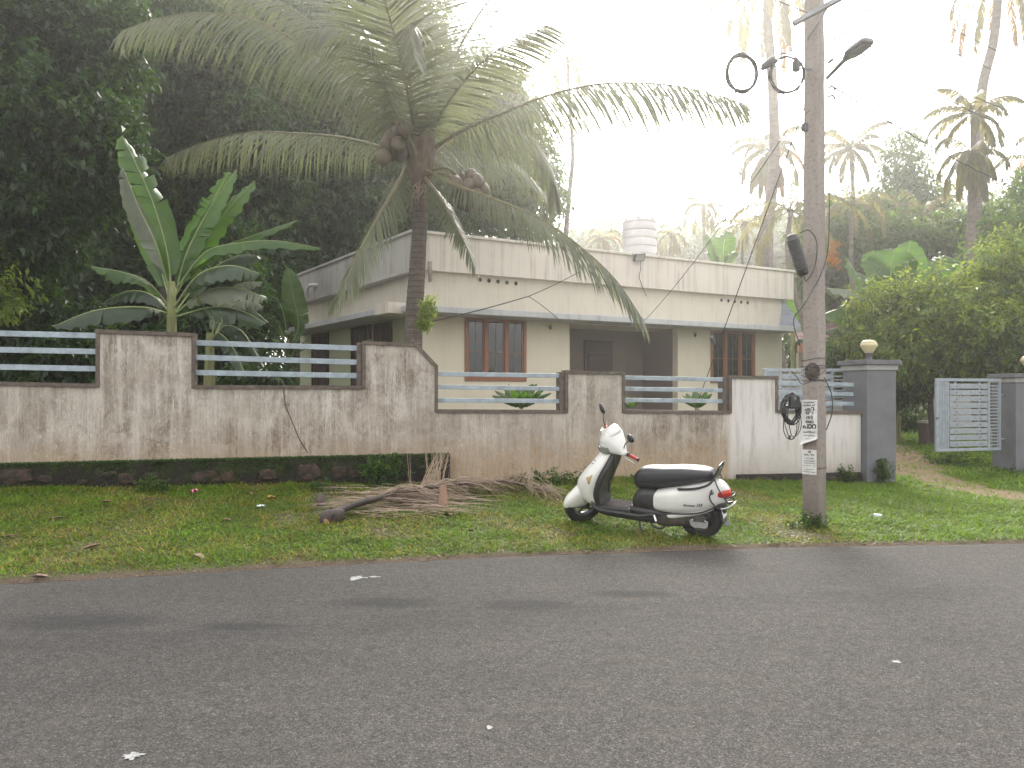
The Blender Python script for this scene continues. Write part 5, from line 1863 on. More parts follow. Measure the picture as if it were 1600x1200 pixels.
def wheel(name, parent, cx, r=.225, w=.10):
    g = link(name, None, parent)
    g.empty_display_size = .1
    g.location = (cx, 0, r)
    R = Matrix.Rotation(math.pi / 2, 4, 'X')
    hw = w / 2
    prof = [(r - .085, -hw * .62), (r - .06, -hw * .95), (r - .028, -hw), (r - .008, -hw * .72), (r, -hw * .3), (r, hw * .3), (r - .008, hw * .72), (r - .028, hw), (r - .06, hw * .95), (r - .085, hw * .62)]
    MB().lathe(prof, 44, R, True, False).build('tyre', M['rubber'], g)
    tr = MB()
    for k in range(40):
        a = 2 * math.pi * k / 40
        for sy in (-1, 1):
            tr.box(-.004, .004, sy * .006 if sy > 0 else -hw * .75, hw * .75 if sy > 0 else -.006, r - .004, r + .004, 0, Matrix.Rotation(a + sy * .05, 4, 'Y'))
    o = tr.build('tread', M['rubber'], g)
    o['kind'] = 'stuff'
    MB().lathe([(r - .083, -hw * .6), (r - .10, -hw * .5), (r - .105, 0), (r - .10, hw * .5), (r - .083, hw * .6)], 36, R, True, False).build('rim', M['grey_metal'], g)
    MB().lathe([(.001, -.03), (.135, -.03), (.135, -.015), (.001, -.01)], 28, R).build('brake_plate', M['black_plastic'], g)
    h = MB()
    h.lathe([(.001, -hw * .8), (.05, -hw * .75), (.055, -.01), (.055, .01), (.05, hw * .75), (.001, hw * .8)], 20, R)
    for k in range(5):
        h.box(-.018, .018, -.018, .018, .04, r - .09, .004, Matrix.Rotation(2 * math.pi * k / 5, 4, 'Y'))
    h.build('hub', M['black_plastic'], g)
    return g


wheel('rear_wheel', SC, 0)

# white rear body
P(loftx([(.66, .05, .40, .47), (.60, .115, .345, .50), (.48, .158, .305, .535), (.32, .178, .30, .575), (.14, .180, .315, .615), (-.03, .165, .345, .650), (-.17, .130, .39, .675), (-.27, .088, .43, .66), (-.345, .045, .475, .60), (-.36, .02, .50, .56)], 5, 3.4), 'body_shell', m_white)
P(loftx([(.43, .06, .27, .30), (.34, .150, .235, .31), (.18, .160, .265, .335), (0, .150, .305, .365), (-.14, .120, .35, .40), (-.2, .06, .38, .41)], 5, 2.4), 'lower_panel', m_white)
P(MB().tube(cv([(.50, .150, .272), (.40, .172, .298), (.30, .181, .318), (.14, .182, .330), (-.04, .168, .358), (-.2, .125, .408)], 5), .0085, 6), 'trim_line', m_tube)
P(MB().tube(cv([(.50, -.150, .272), (.40, -.172, .298), (.14, -.182, .330), (-.2, -.125, .408)], 5), .0085, 6), 'trim_line', m_tube)
# dark panel below the seat nose and centre spine
P(loftx([(.80, .09, .33, .42), (.755, .125, .31, .50), (.68, .15, .30, .54), (.58, .155, .29, .55), (.50, .14, .30, .54)], 4, 3.2), 'underseat_panel', m_dkpl)
P(loftx([(.72, .12, .20, .29), (.60, .155, .19, .30), (.46, .160, .20, .29), (.34, .12, .215, .26), (.27, .06, .22, .25)], 4, 2.6), 'rear_footrest', m_dkpl)
P(loftx([(.28, .05, .25, .36), (.2, .085, .27, .44), (.05, .09, .33, .47), (-.1, .09, .33, .46), (-.24, .085, .30, .44), (-.31, .06, .28, .40)], 4, 2.8), 'inner_mudguard', M['black_plastic'])
# seat
P(loftx([(.795, .035, .575, .625), (.775, .085, .53, .68), (.71, .118, .51, .735), (.60, .138, .52, .758), (.42, .150, .55, .768), (.24, .158, .575, .786), (.08, .155, .615, .790), (-.06, .140, .655, .785), (-.145, .105, .675, .768), (-.17, .05, .69, .735)], 6, 2.5, 3.4), 'seat', m_seat)
P(MB().tube(cv([(.70, .128, .585), (.5, .148, .60), (.3, .158, .635), (.1, .157, .668), (-.06, .138, .70)], 6), .004, 5), 'seat_piping', m_dkpl)
# floorboard
fb_ = MB()
fb_.box(.70, 1.10, -.17, .17, .205, .262, .015)
P(fb_, 'floorboard', m_dkpl)
mt = MB()
for k in range(11):
    x0 = .735 + k * .031
    mt.box(x0, x0 + .017, -.135, .135, .262, .272, .003)
o = P(mt, 'mat_ribs', m_matr)
o['kind'] = 'stuff'
P(MB().box(.72, 1.085, -.155, .155, .258, .2655, .003), 'floor_mat', m_matr)
for s_ in (-1, 1):
    P(MB().tube(cv([(1.12, s_ * .150, .30), (1.08, s_ * .172, .245), (.98, s_ * .178, .222), (.80, s_ * .178, .215), (.60, s_ * .170, .205), (.45, s_ * .160, .235)], 5), [.022] * 26, 8, flat=.8), 'edge_strip', m_dkpl)
P(loftx([(1.10, .10, .17, .23), (1.0, .13, .145, .22), (.75, .13, .125, .21), (.5, .12, .11, .21), (.35, .09, .12, .2)], 4, 2.8), 'belly_pan', m_dkpl)


# leg shield: white apron in front, dark inner face
def shield(rows, name, m, side_flat):
    rings = []
    for z, xb, xf, w in catmull(rows, 5):
        ring = []
        n = 22
        for k in range(n):
            a = math.pi * k / (n - 1)              # front arc
            c, s_ = math.cos(a), math.sin(a)
            ring.append(Vector((xb + (xf - xb) * (s_ ** side_flat), w * math.copysign(abs(c) ** .8, c), z)))
        for k in range(6):                          # back, gently hollow
            q = (k + .5) / 6
            ring.append(Vector((xb + .018 * math.sin(math.pi * q), -w * (1 - 2 * q) * .97, z)))
        rings.append(ring)
    mb = MB()
    mb.ring_loft(rings)
    return P(mb, name, m)


shield([(.225, 1.065, 1.12, .11), (.28, 1.085, 1.235, .155), (.38, 1.10, 1.325, .190), (.50, 1.07, 1.32, .212), (.60, 1.03, 1.255, .208), (.70, .98, 1.17, .178), (.80, .935, 1.09, .125), (.85, .915, 1.045, .085)], 'front_apron', m_white, .75)
shield([(.215, 1.01, 1.10, .135), (.28, 1.025, 1.13, .168), (.38, 1.035, 1.15, .194), (.50, 1.005, 1.12, .212), (.60, .965, 1.08, .207), (.70, .915, 1.03, .176), (.80, .88, .985, .124), (.86, .87, .95, .08)], 'inner_leg_shield', m_dkpl, .7)
# indicator lenses, vents and emblem on the apron
for s_ in (1, -1):
    lens = MB()
    ct = [(1.135, .500), (1.205, .535), (1.195, .605), (1.125, .695), (1.075, .690), (1.085, .590)]
    v = []
    for x, z in ct:
        v.append(Vector((x, 0, z)))
    cx_ = sum(p.x for p in v) / 6
    cz_ = sum(p.z for p in v) / 6
    def ysh(x, z, o=0):
        # lateral position of the apron skin
        q = max(0, min(1, (z - .5) / .3))
        w = .212 - .087 * q ** 1.3
        xb = 1.07 - .135 * q
        xf = 1.32 - .23 * q
        f_ = max(0, min(.98, (x - xb) / max(xf - xb, .01)))
        return w * max(.05, math.cos(math.asin(f_ ** 1.33))) ** .8 + o
    rim_ = [Vector((p.x, s_ * ysh(p.x, p.z, .005), p.z)) for p in v]
    mid = [Vector((cx_ + (p.x - cx_) * .6, s_ * ysh(p.x, p.z, .016), cz_ + (p.z - cz_) * .6)) for p in v]
    back = [Vector((p.x, s_ * ysh(p.x, p.z, -.03), p.z)) for p in v]
    lens.ring_loft([back, rim_, mid])
    P(lens, 'indicator', m_amber)
    for dz in (0, .035):
        a = Vector((1.085, s_ * ysh(1.085, .70 + dz, .003), .70 + dz))
        b = Vector((1.135 - dz * .6, s_ * ysh(1.125 - dz, .69 + dz, .001), .715 + dz))
        P(MB().tube([a, b], .006, 6, flat=.5), 'vent_slot', m_dkpl)
P(MB().tube(cv([(1.205, .075, .60), (1.235, .065, .545), (1.245, .075, .49)], 4), .006, 6, flat=.6), 'emblem', m_tube)

# rear lamp, reflector, number plate, mudguard
P(loftx([(-.235, .108, .49, .59), (-.30, .092, .49, .595), (-.36, .058, .50, .585), (-.375, .02, .525, .565)], 4, 2.6), 'tail_lamp', m_redlens)
for s_ in (1, -1):
    P(MB().lathe([(.001, .012), (.02, .010), (.028, 0), (.028, -.03)], 16, Matrix.Translation((-.165, s_ * .128, .565)) @ Matrix.Rotation(math.radians(-90 * s_), 4, 'X')), 'rear_indicator', m_clear)
fl_ = MB()
fl_.ring_loft([[Vector((x + dx, y, z)) for dx, y in ((0, -hw), (.012, -hw), (.012, hw), (0, hw))] for x, z, hw in ((-.22, .42, .07), (-.245, .34, .085), (-.28, .25, .09), (-.315, .19, .085), (-.355, .165, .07))], False)
P(fl_, 'mudguard', M['black_plastic'])
pl_ = MB().box(-.006, .0, -.085, .085, -.06, .06, .003, Matrix.Translation((-.285, 0, .30)) @ Matrix.Rotation(math.radians(18), 4, 'Y'))
P(pl_, 'number_plate', M['paper_white'])
# grab rail and tail guard
P(MB().tube(cv([(.20, .165, .575), (.05, .175, .595), (-.10, .165, .635), (-.17, .145, .68), (-.215, .130, .76), (-.245, .115, .82), (-.25, .06, .835), (-.25, -.06, .835), (-.245, -.115, .82), (-.215, -.13, .76), (-.17, -.145, .68), (-.10, -.165, .635), (.05, -.175, .595), (.2, -.165, .575)], 5), .0125, 8), 'grab_rail', m_tube)
P(loftx([(-.14, .05, .66, .69), (-.175, .11, .665, .71), (-.20, .115, .70, .75), (-.225, .11, .745, .79), (-.24, .10, .785, .815)], 3, 3), 'grab_rail_pad', M['grey_metal'])
for s_ in (1, -1):
    P(MB().tube(cv([(-.20, s_ * .135, .70), (-.255, s_ * .135, .60), (-.335, s_ * .125, .50), (-.39, s_ * .095, .455)], 5), .008, 7), 'guard_strut', m_tube)
    P(MB().tube(cv([(-.175, s_ * .150, .60), (-.15, s_ * .165, .52), (-.20, s_ * .160, .45), (-.28, s_ * .14, .405), (-.39, s_ * .095, .43)], 5), .009, 7), 'guard_loop', m_tube)
P(MB().tube(cv([(-.28, .14, .405), (-.37, .11, .425), (-.425, .05, .455), (-.425, -.05, .455), (-.37, -.11, .425), (-.28, -.14, .405)], 5), .009, 7), 'tail_guard', M['chrome'])
P(MB().tube(cv([(-.33, .128, .515), (-.405, .07, .53), (-.415, 0, .535), (-.405, -.07, .53), (-.33, -.128, .515)], 5), .008, 7), 'tail_guard', m_tube)

# engine, swing case and guard
P(loftx([(.46, .05, .13, .22), (.36, .075, .10, .25), (.22, .08, .115, .26), (.08, .075, .13, .29), (-.05, .06, .15, .28), (-.10, .03, .18, .24)], 4, 2.8, None, .065), 'engine_case', m_engine)
sg = MB()
ct = [(-.135, .205), (-.13, .165), (-.10, .145), (.03, .145), (.065, .165), (.08, .205), (.07, .222), (-.125, .222)]
sg.prism([(x, z) for x, z in ct], .012, Matrix.Translation((0, .150, .0)))
P(sg, 'silver_cover', m_silver, bevel=.003)
P(MB().tube([(-.115, .170, .222), (.055, .170, .222)], .008, 8), 'cover_bar', m_tube)
for x in (-.105, .045):
    P(MB().lathe([(.001, .008), (.010, .006), (.012, 0)], 10, Matrix.Translation((x, .176, .224)) @ Matrix.Rotation(math.radians(-90), 4, 'X')), 'cover_screw', M['chrome'])
P(MB().tube([(.30, .10, .26), (.05, .11, .40)], .022, 8), 'shock_absorber', m_engine)
P(MB().tube(cv([(.44, .170, .235), (.42, .20, .205), (.405, .215, .175)], 4), [.014] * 9, 8), 'footpeg', M['chrome'])
P(MB().tube(cv([(.62, .09, .17), (.60, .14, .09), (.56, .185, .03), (.54, .215, .004)], 4), .011, 8), 'side_stand', m_tube)
P(MB().tube(cv([(.52, .10, .16), (.46, .125, .10), (.38, .13, .085), (.34, .10, .12)], 4), .012, 8), 'centre_stand', m_tube)
P(MB().tube(cv([(.95, .02, .80), (.90, .05, .70), (.93, .06, .58), (.96, .08, .52), (.955, .09, .40)], 5), .008, 6), 'brake_cable', m_tube)

# lettering on both flanks
def text(body, w, h, Mx, parent, m, name='lettering', depth=.0006, shear=0.0, bold=0.0):
    c = bpy.data.curves.new(name, 'FONT')
    c.body = body
    c.size = 1
    c.shear = shear
    c.offset = bold
    c.align_x = 'CENTER'
    c.resolution_u = 2
    o = bpy.data.objects.new(name, c)
    COL.objects.link(o)
    me = bpy.data.meshes.new_from_object(o.evaluated_get(bpy.context.evaluated_depsgraph_get()))
    bpy.data.objects.remove(o)
    co = np.empty(len(me.vertices) * 3)
    me.vertices.foreach_get('co', co)
    co = co.reshape(-1, 3)
    mn, mx_ = co.min(0), co.max(0)
    sc_ = np.array([w / max(mx_[0] - mn[0], 1e-6), h / max(mx_[1] - mn[1], 1e-6), 0])
    co = (co - (mn + mx_) / 2) * sc_
    me.vertices.foreach_set('co', co.ravel())
    me.materials.clear()
    me.materials.append(m)
    me.update()
    q = link(name, me, parent)
    q.matrix_local = Mx
    return q


for s_ in (1, -1):
    # text plane: x axis runs rearwards on the left flank
    X = Vector((-s_, 0, .04 * 1)).normalized()
    Yv = Vector((.04 * s_, 0, 1)).normalized()
    Zv = X.cross(Yv)
    R = Matrix((X, Yv, Zv)).transposed().to_4x4()
    text('Access', .128, .027, Matrix.Translation((.082, s_ * .1835, .375)) @ R, SC, m_tube, shear=.35, bold=.02)
    text('125', .062, .028, Matrix.Translation((-.025, s_ * .1725, .385)) @ Matrix.Rotation(math.radians(7 * s_), 4, 'Z') @ R, SC, m_tube, shear=.35, bold=.035)

# ---- steered parts
ST = link('steering', None, SC)
ax_p = Vector((1.27, 0, .225))
ax_d = Vector((-math.sin(math.radians(26.5)), 0, math.cos(math.radians(26.5))))
ST.matrix_local = Matrix.Translation(ax_p) @ Matrix.Rotation(math.radians(50), 4, ax_d) @ Matrix.Translation(-Vector((1.30, 0, .225)))


def PS(mb, name, m, bevel=0):
    return mb.build(name, m, ST, bevel)


def swheel():
    # wheel pieces directly under the steering group
    r, w = .225, .10
    hw = w / 2
    R = Matrix.Translation((1.30, 0, r)) @ Matrix.Rotation(math.pi / 2, 4, 'X')
    prof = [(r - .085, -hw * .62), (r - .06, -hw * .95), (r - .028, -hw), (r - .008, -hw * .72), (r, -hw * .3), (r, hw * .3), (r - .008, hw * .72), (r - .028, hw), (r - .06, hw * .95), (r - .085, hw * .62)]
    MB().lathe(prof, 44, R, True, False).build('tyre', M['rubber'], ST)
    tr = MB()
    for k in range(40):
        for sy in (-1, 1):
            tr.box(-.004, .004, .006 if sy > 0 else -hw * .75, hw * .75 if sy > 0 else -.006, r - .004, r + .004, 0, Matrix.Translation((1.30, 0, r)) @ Matrix.Rotation(2 * math.pi * k / 40 + sy * .05, 4, 'Y'))
    tr.build('tread', M['rubber'], ST)['kind'] = 'stuff'
    h = MB()
    h.lathe([(r - .083, -hw * .6), (r - .10, -hw * .5), (r - .105, 0), (r - .10, hw * .5), (r - .083, hw * .6)], 36, R, True, False)
    h.lathe([(.001, -hw * .8), (.05, -hw * .75), (.055, -.01), (.055, .01), (.05, hw * .75), (.001, hw * .8)], 20, R)
    for k in range(5):
        h.box(-.018, .018, -.018, .018, .04, r - .09, .004, Matrix.Translation((1.30, 0, r)) @ Matrix.Rotation(2 * math.pi * k / 5, 4, 'Y'))
    h.build('rim', M['grey_metal'], ST)


swheel()
# front mudguard: a deep hood over the wheel
PS(loftx([(1.545, .010, .245, .285), (1.53, .034, .235, .315), (1.49, .058, .225, .37), (1.42, .072, .215, .43), (1.34, .078, .208, .495), (1.25, .080, .205, .545), (1.20, .072, .215, .55), (1.175, .05, .25, .53)], 5, 2.5), 'front_mudguard', m_white)
PS(MB().tube(cv([(1.54, .0, .262), (1.50, .053, .262), (1.42, .0725, .25), (1.34, .0795, .24), (1.25, .081, .245), (1.2, .073, .255)], 5), .004, 5), 'mudguard_seam', m_dkpl)
for s_ in (1, -1):
    PS(MB().tube([(1.30, s_ * .062, .225), (1.26, s_ * .068, .32), (1.17, s_ * .06, .48)], .018, 8), 'fork_leg', m_dkpl)
PS(MB().tube([(1.19, 0, .45), (1.10, 0, .62), (.97, 0, .86)], .03, 10), 'steering_column', m_dkpl)

# headset cowl, lofted from side to side
hc = Vector((.955, 0, .935))
rows = [(-.262, .005, -.006, .018, .016), (-.245, .004, -.004, .030, .028), (-.20, .006, .0, .050, .050), (-.13, .014, .008, .088, .092), (-.055, .026, .016, .118, .128), (0, .030, .018, .124, .136),
        (.055, .026, .016, .118, .128), (.13, .014, .008, .088, .092), (.20, .006, .0, .050, .050), (.245, .004, -.004, .030, .028), (.262, .005, -.006, .018, .016)]
rings = []
for y, dx, dz, rx, rz in catmull(rows, 4):
    ring = []
    for k in range(24):
        a = 2 * math.pi * k / 24
        c, s_ = math.cos(a), math.sin(a)
        px_ = rx * math.copysign(abs(c) ** .85, c) * (1.0 if c > 0 else .8) + rz * .35 * -s_ * (1 if s_ > 0 else .4)
        ring.append(hc + Vector((dx + px_, y, dz + rz * math.copysign(abs(s_) ** .85, s_) * (1.15 if s_ > 0 else .85))))
    rings.append(ring)
mb = MB()
mb.ring_loft(rings)
PS(mb, 'headset_cowl', m_white)
# raised visor ridge and instrument pod
mb = MB()
mb.ring_loft([[hc + Vector((x + .012 * math.cos(2 * math.pi * k / 16) * 1.2, yw_ * math.sin(2 * math.pi * k / 16), z + .020 * math.cos(2 * math.pi * k / 16))) for k in range(16)]
              for x, yw_, z in ((.10, .045, .06), (.075, .075, .115), (.02, .085, .155), (-.03, .075, .178), (-.05, .05, .175))])
PS(mb, 'visor', m_white)
mb = MB()
mb.ring_loft([[hc + Vector((-.045 + dx, w_ * math.cos(2 * math.pi * k / 20), .075 + .045 * math.sin(2 * math.pi * k / 20))) for k in range(20)] for dx, w_ in ((.03, .08), (-.035, .085), (-.05, .07))])
PS(mb, 'instrument_pod', m_dkpl)
# headlamp: trapezoid lens on the nose
mb = MB()


def lampring(dx, k_):
    out = []
    for j in range(20):
        a = 2 * math.pi * j / 20
        c, s_ = math.cos(a), math.sin(a)
        yy = .120 * k_ * math.copysign(abs(c) ** .7, c) * (1 + .18 * s_)
        zz = -.028 + .044 * k_ * math.copysign(abs(s_) ** .8, s_)
        bow = -.42 * yy * yy / .09
        out.append(hc + Vector((dx + bow - zz * .10, yy, zz)))
    return out


mb.ring_loft([lampring(.12, 1.1), lampring(.160, 1.1), lampring(.169, 1.0), lampring(.175, .65), lampring(.177, .2)])
PS(mb, 'headlamp', m_clear)
mb = MB()
mb.ring_loft([lampring(.12, 1.2), lampring(.155, 1.19), lampring(.160, 1.12)])
PS(mb, 'headlamp_rim', m_dkpl)
PS(MB().lathe([(.001, .012), (.015, .01), (.028, 0)], 16, Matrix.Translation(hc + Vector((.172, 0, -.028))) @ Matrix.Rotation(math.pi / 2, 4, 'Y')), 'headlamp_bulb', M['chrome'])
PS(loftx([(.99, .06, .80, .87), (.955, .085, .79, .88), (.90, .07, .80, .88)], 4, 2.6), 'headset_base', m_dkpl)
for s_ in (1, -1):
    b0 = hc + Vector((-.02, s_ * .235, -.012))
    g0 = hc + Vector((-.04, s_ * .275, -.012))
    g1 = hc + Vector((-.085, s_ * .365, -.022))
    PS(MB().tube([b0, g0], [.022, .02], 12), 'switch_block', m_dkpl)
    n_ = 14
    gp = [g0.lerp(g1, i / n_) for i in range(n_ + 1)]
    PS(MB().tube(gp, [.0185 if i % 2 else .0165 for i in range(n_ + 1)], 12), 'grip', m_redgrip)
    PS(MB().tube([g1, g1.lerp(g0, -.14)], [.021, .019], 12), 'bar_end', M['black_plastic'])
    PS(MB().tube(cv([b0 + Vector((.035, 0, -.008)), g0 + Vector((.055, s_ * .02, -.012)), g1 + Vector((.055, -s_ * .02, -.025)), g1 + Vector((.05, s_ * .02, -.028))], 4), [.006] * 13, 8, flat=.7), 'brake_lever', M['chrome'])
    # mirror: stem and thin rounded head
    m0 = hc + Vector((-.005, s_ * .205, .03))
    m1 = m0 + Vector((.012, s_ * .055, .10))
    m2 = m0 + Vector((-.005, s_ * .095, .155))
    PS(MB().lathe([(.012, 0), (.013, .02), (.008, .032)], 10, Matrix.Translation(m0 + Vector((0, 0, -.012)))), 'mirror_base', m_redgrip if s_ < 0 else M['black_plastic'])
    PS(MB().tube(cv([m0, m1, m2], 4), .006, 8), 'mirror_stem', m_tube)
    mh = MB()
    Rm = Matrix.Translation(m2 + Vector((0, s_ * .03, .045))) @ Matrix.Rotation(math.radians(s_ * 24), 4, 'X') @ Matrix.Rotation(math.radians(8), 4, 'Y')
    mh.ring_loft([[Rm @ Vector((x, .062 * k_ * math.copysign(abs(math.cos(b)) ** .8, math.cos(b)), .044 * k_ * math.copysign(abs(math.sin(b)) ** .8, math.sin(b)))) for b in [2 * math.pi * j / 20 for j in range(20)]]
                  for x, k_ in ((-.010, .93), (-.006, 1.0), (.004, 1.0), (.014, .86), (.021, .55), (.024, .2))])
    PS(mh, 'mirror_head', M['black_plastic'])
    gl = MB()
    gl.ring_loft([[Rm @ Vector((x, .056 * math.copysign(abs(math.cos(b)) ** .8, math.cos(b)), .038 * math.copysign(abs(math.sin(b)) ** .8, math.sin(b)))) for b in [2 * math.pi * j / 20 for j in range(20)]] for x in (-.0125, -.0105)], False)
    PS(gl, 'mirror_glass', M['chrome'])
# ------------------------------------------------------------------ utility pole
m_pole, t = newmat('weathered_pole_concrete')
x, y, z = t.sep()
n1 = t.noise(1.0, 6, .65, t.map((9, 9, 1.4)))
n2_ = t.noise(55, 4, .7)
c = t.mix(n1, (.21, .175, .15), (.38, .335, .30))
c = t.mix(t.ramp(t.noise(24, 5, .7), [(.5, 0), (.68, .5)]), c, (.11, .085, .07))
c = t.mix(t.ramp(t.math('DIVIDE', z, 1.2), [(.0, .75), (.5, .3), (1, 0)]), c, (.10, .078, .062))
t.color(c)
t.rough(.93)
t.bump(t.math('ADD', n2_, n1), .7, .012)
PP = Vector((3.345, 8.5, gz(3.345, 8.5)))
pole = empty('utility_pole', PP, math.radians(-46.4), 'weathered square concrete utility pole with two paper notices, right of the scooter', 'utility pole')
hb_, ht_, HP = .100, .078, 6.9
nz = 46
v, f = [], []
for k in range(nz + 1):
    z = -.3 + (HP + .3) * k / nz
    w = hb_ + (ht_ - hb_) * max(0, z) / HP
    ch = .018
    lx = .055 * z / HP * 2
    for (cx_, cy_) in ((-w + ch, -w), (w - ch, -w), (w, -w + ch), (w, w - ch), (w - ch, w), (-w + ch, w), (-w, w - ch), (-w, -w + ch)):
        j = .004 * n2(z * 1.0, cx_ * 20, 5, 2) + .003 * n2(z, cy_ * 30, 19, 1)
        v.append((cx_ + j, cy_ + j, z))
for k in range(nz):
    for j in range(8): f.append((k * 8 + j, k * 8 + (j + 1) % 8, (k + 1) * 8 + (j + 1) % 8, (k + 1) * 8 + j))
f.append(tuple(nz * 8 + j for j in range(8)))
MB().add(v, f).build('shaft', m_pole, pole)


def face_w(z): return hb_ + (ht_ - hb_) * z / HP


# dark disc put in for the shade inside a round hollow
zc_ = CAM_H + (615 - 581) / F * 8.45 - PP.z
MB().lathe([(.085, 0), (.085, .003), (.0, .003)], 28, Matrix.Translation((.025, -face_w(zc_) - .002, zc_)) @ Matrix.Rotation(math.pi / 2, 4, 'X') @ Matrix.Scale(1.18, 4, (0, 1, 0))).build('dark_patch', mat('hollow_shade', (.075, .055, .046), (.05, .04, .034), 30, .9, .4), pole)
# bands of wire round the shaft
for zz, tl in ((1.86, .03), (1.80, -.02), (1.76, .05), (1.64, .0), (1.70, -.05)):
    z0 = zz - PP.z
    w = face_w(z0) + .006
    loop = [(-w, -w, z0), (w, -w, z0 + tl), (w, w, z0 + tl), (-w, w, z0), (-w, -w, z0 + .004)]
    MB().tube(loop, .004, 5, False).build('wire_tie', M['cable'], pole)
# low gouge across the shaft
z0 = CAM_H + (615 - 731) / F * 8.45 - PP.z
w = face_w(z0)
MB().box(w * .15, w + .003, -w - .0035, -w + .02, z0 - .004, z0 + .004).build('gouge', M['rust'], pole)
MB().box(w - .01, w + .0035, -w + .018, w * .9, z0 - .004, z0 + .004).build('gouge', M['rust'], pole)

# notices pasted on the pole
def notice(z0, z1, hw, cx, label, lines, curl=0.0):
    z0, z1 = z0 - PP.z, z1 - PP.z
    w = face_w((z0 + z1) / 2) + .005
    n = empty('paper_notice', (0, 0, 0), 0, label, 'notice', 'notices pasted on the utility pole')
    n.matrix_world = Matrix.Translation(PP) @ Matrix.Rotation(math.radians(-46.4), 4, 'Z') @ Matrix.Translation((cx, -w, 0))
    mb = MB()
    rows = 16
    v, f = [], []
    for k in range(rows + 1):
        q = k / rows
        z = z0 + (z1 - z0) * q
        for j in range(5):
            x = -hw + 2 * hw * j / 4
            yy = -.0006 * math.sin(7 * z * 5 + j) - (curl * .05 * (max(0, .14 - q) / .14) ** 2 * (1 + .5 * j / 4) if curl else 0)
            zz = z + (curl * .06 * (j / 4) * max(0, .16 - q) / .16 if curl else 0)
            v.append((x, yy, zz))
    for k in range(rows):
        for j in range(4): f.append((k * 5 + j, k * 5 + j + 1, (k + 1) * 5 + j + 1, (k + 1) * 5 + j))
    nv = len(v)
    v += [(a, b + .0012, c_) for a, b, c_ in v]
    f += [tuple(i + nv for i in q[::-1]) for q in f]
    mb.add(v, f, True).build('sheet', M['paper_white'], n)
    Rt = Matrix.Rotation(math.pi / 2, 4, 'X')
    for body, fw, top_, bot, bold in lines:
        zc = z1 - (z1 - z0) * (top_ + bot) / 2
        hh = (z1 - z0) * (bot - top_)
        text(body, 2 * hw * fw, hh, Matrix.Translation((0, -.0032, zc)) @ Rt, n, M['ink'], bold=bold)
    return n


notice(.935, 1.432, .089, -.006, 'tall narrow paper notice with large stacked lettering on the pole',
       [('കുഴൽ', .80, .03, .085, .03), ('കിണർ', .80, .095, .14, .03), ('കി', .62, .155, .245, .03), ('ണ', .52, .255, .325, .03), ('റ്റി', .42, .345, .435, .03),
        ('െല', .52, .455, .515, .03), ('പാറ', .86, .53, .645, .04), ('െപാട്ടിച്ച്', .76, .68, .735, .02), ('കൊടുക്കും', .66, .765, .815, .02), ('വിളിക്കൂ', .6, .845, .885, .01)], 1.0)
notice(.612, .884, .082, -.008, 'small white printed notice pasted lower on the pole',
       [('ടി', .2, .03, .13, .02), ('AC, TV', .72, .17, .26, .03), ('ഫ്രിഡ്ജ്', .62, .30, .38, .0), ('വാഷിംഗ് മെഷീൻ', .82, .42, .48, .01), ('റിപ്പയർ ചെയ്യും', .82, .52, .575, .01),
        ('സർവീസ്', .8, .62, .665, .0), ('ഫോൺ', .64, .76, .82, .01), ('ബന്ധപ്പെടുക', .8, .86, .93, .02)])

# crossarm and fittings at the top
Pw = pole.matrix_world if False else Matrix.Translation(PP) @ Matrix.Rotation(math.radians(-46.4), 4, 'Z')
inv = Pw.inverted()


def lp(px, py, Y): return inv @ at(px, py, Y)


ca = MB()
ca.tube([lp(1240, 37, 8.25), lp(1330, -12, 8.2)], .034, 4, False)
ca.build('crossarm', M['grey_metal'], pole)
MB().tube([lp(1262, 62, 8.35), lp(1300, 0, 8.3)], .012, 6).build('brace', M['grey_metal'], pole)
for py in (138, 152):
    MB().tube([lp(1293, py, 8.45), lp(1301, py - 4, 8.4), lp(1305, py + 3, 8.4)], .012, 6).build('bracket', M['grey_metal'], pole)
MB().tube([lp(1294, 98, 8.45), lp(1302, 92, 8.4)], .016, 6).build('bracket', M['grey_metal'], pole)
MB().tube([lp(1268, 108, 8.4), lp(1262, 110, 8.3)], .016, 6).build('bracket', M['grey_metal'], pole)

# LED street lamp on its arm
sl = empty('street_lamp', at(1296, 118, 8.4), 0, 'flat LED street lamp on a short slanting arm high on the utility pole', 'street lamp')
o0 = at(1296, 118, 8.4)
d_ = at(1325, 88, 8.05) - o0
e_ = at(1358, 62, 7.75) - o0
MB().tube([(0, .06, 0), tuple(d_)], .022, 8).build('arm', M['grey_metal'], sl)
dirv = (e_ - d_).normalized()
rt_ = dirv.to_track_quat('Y', 'Z').to_matrix().to_4x4()
Ln = (e_ - d_).length
hd = MB()
hd.ring_loft([[Matrix.Translation(d_) @ rt_ @ Vector((w_ * math.copysign(abs(math.cos(b)) ** .5, math.cos(b)), y_, .03 * th * math.copysign(abs(math.sin(b)) ** .6, math.sin(b)))) for b in [2 * math.pi * j / 16 for j in range(16)]]
              for y_, w_, th in ((-.06, .028, 1), (.0, .05, 1), (.04, .078, 1.2), (Ln * .5, .085, 1.2), (Ln * .93, .078, 1), (Ln, .05, .7))])
hd.build('lamp_head', M['grey_metal'], sl)
MB().box(-.06, .06, .1, Ln - .03, -.042, -.037, 0, Matrix.Translation(d_) @ rt_).build('led_panel', m_clear, sl)


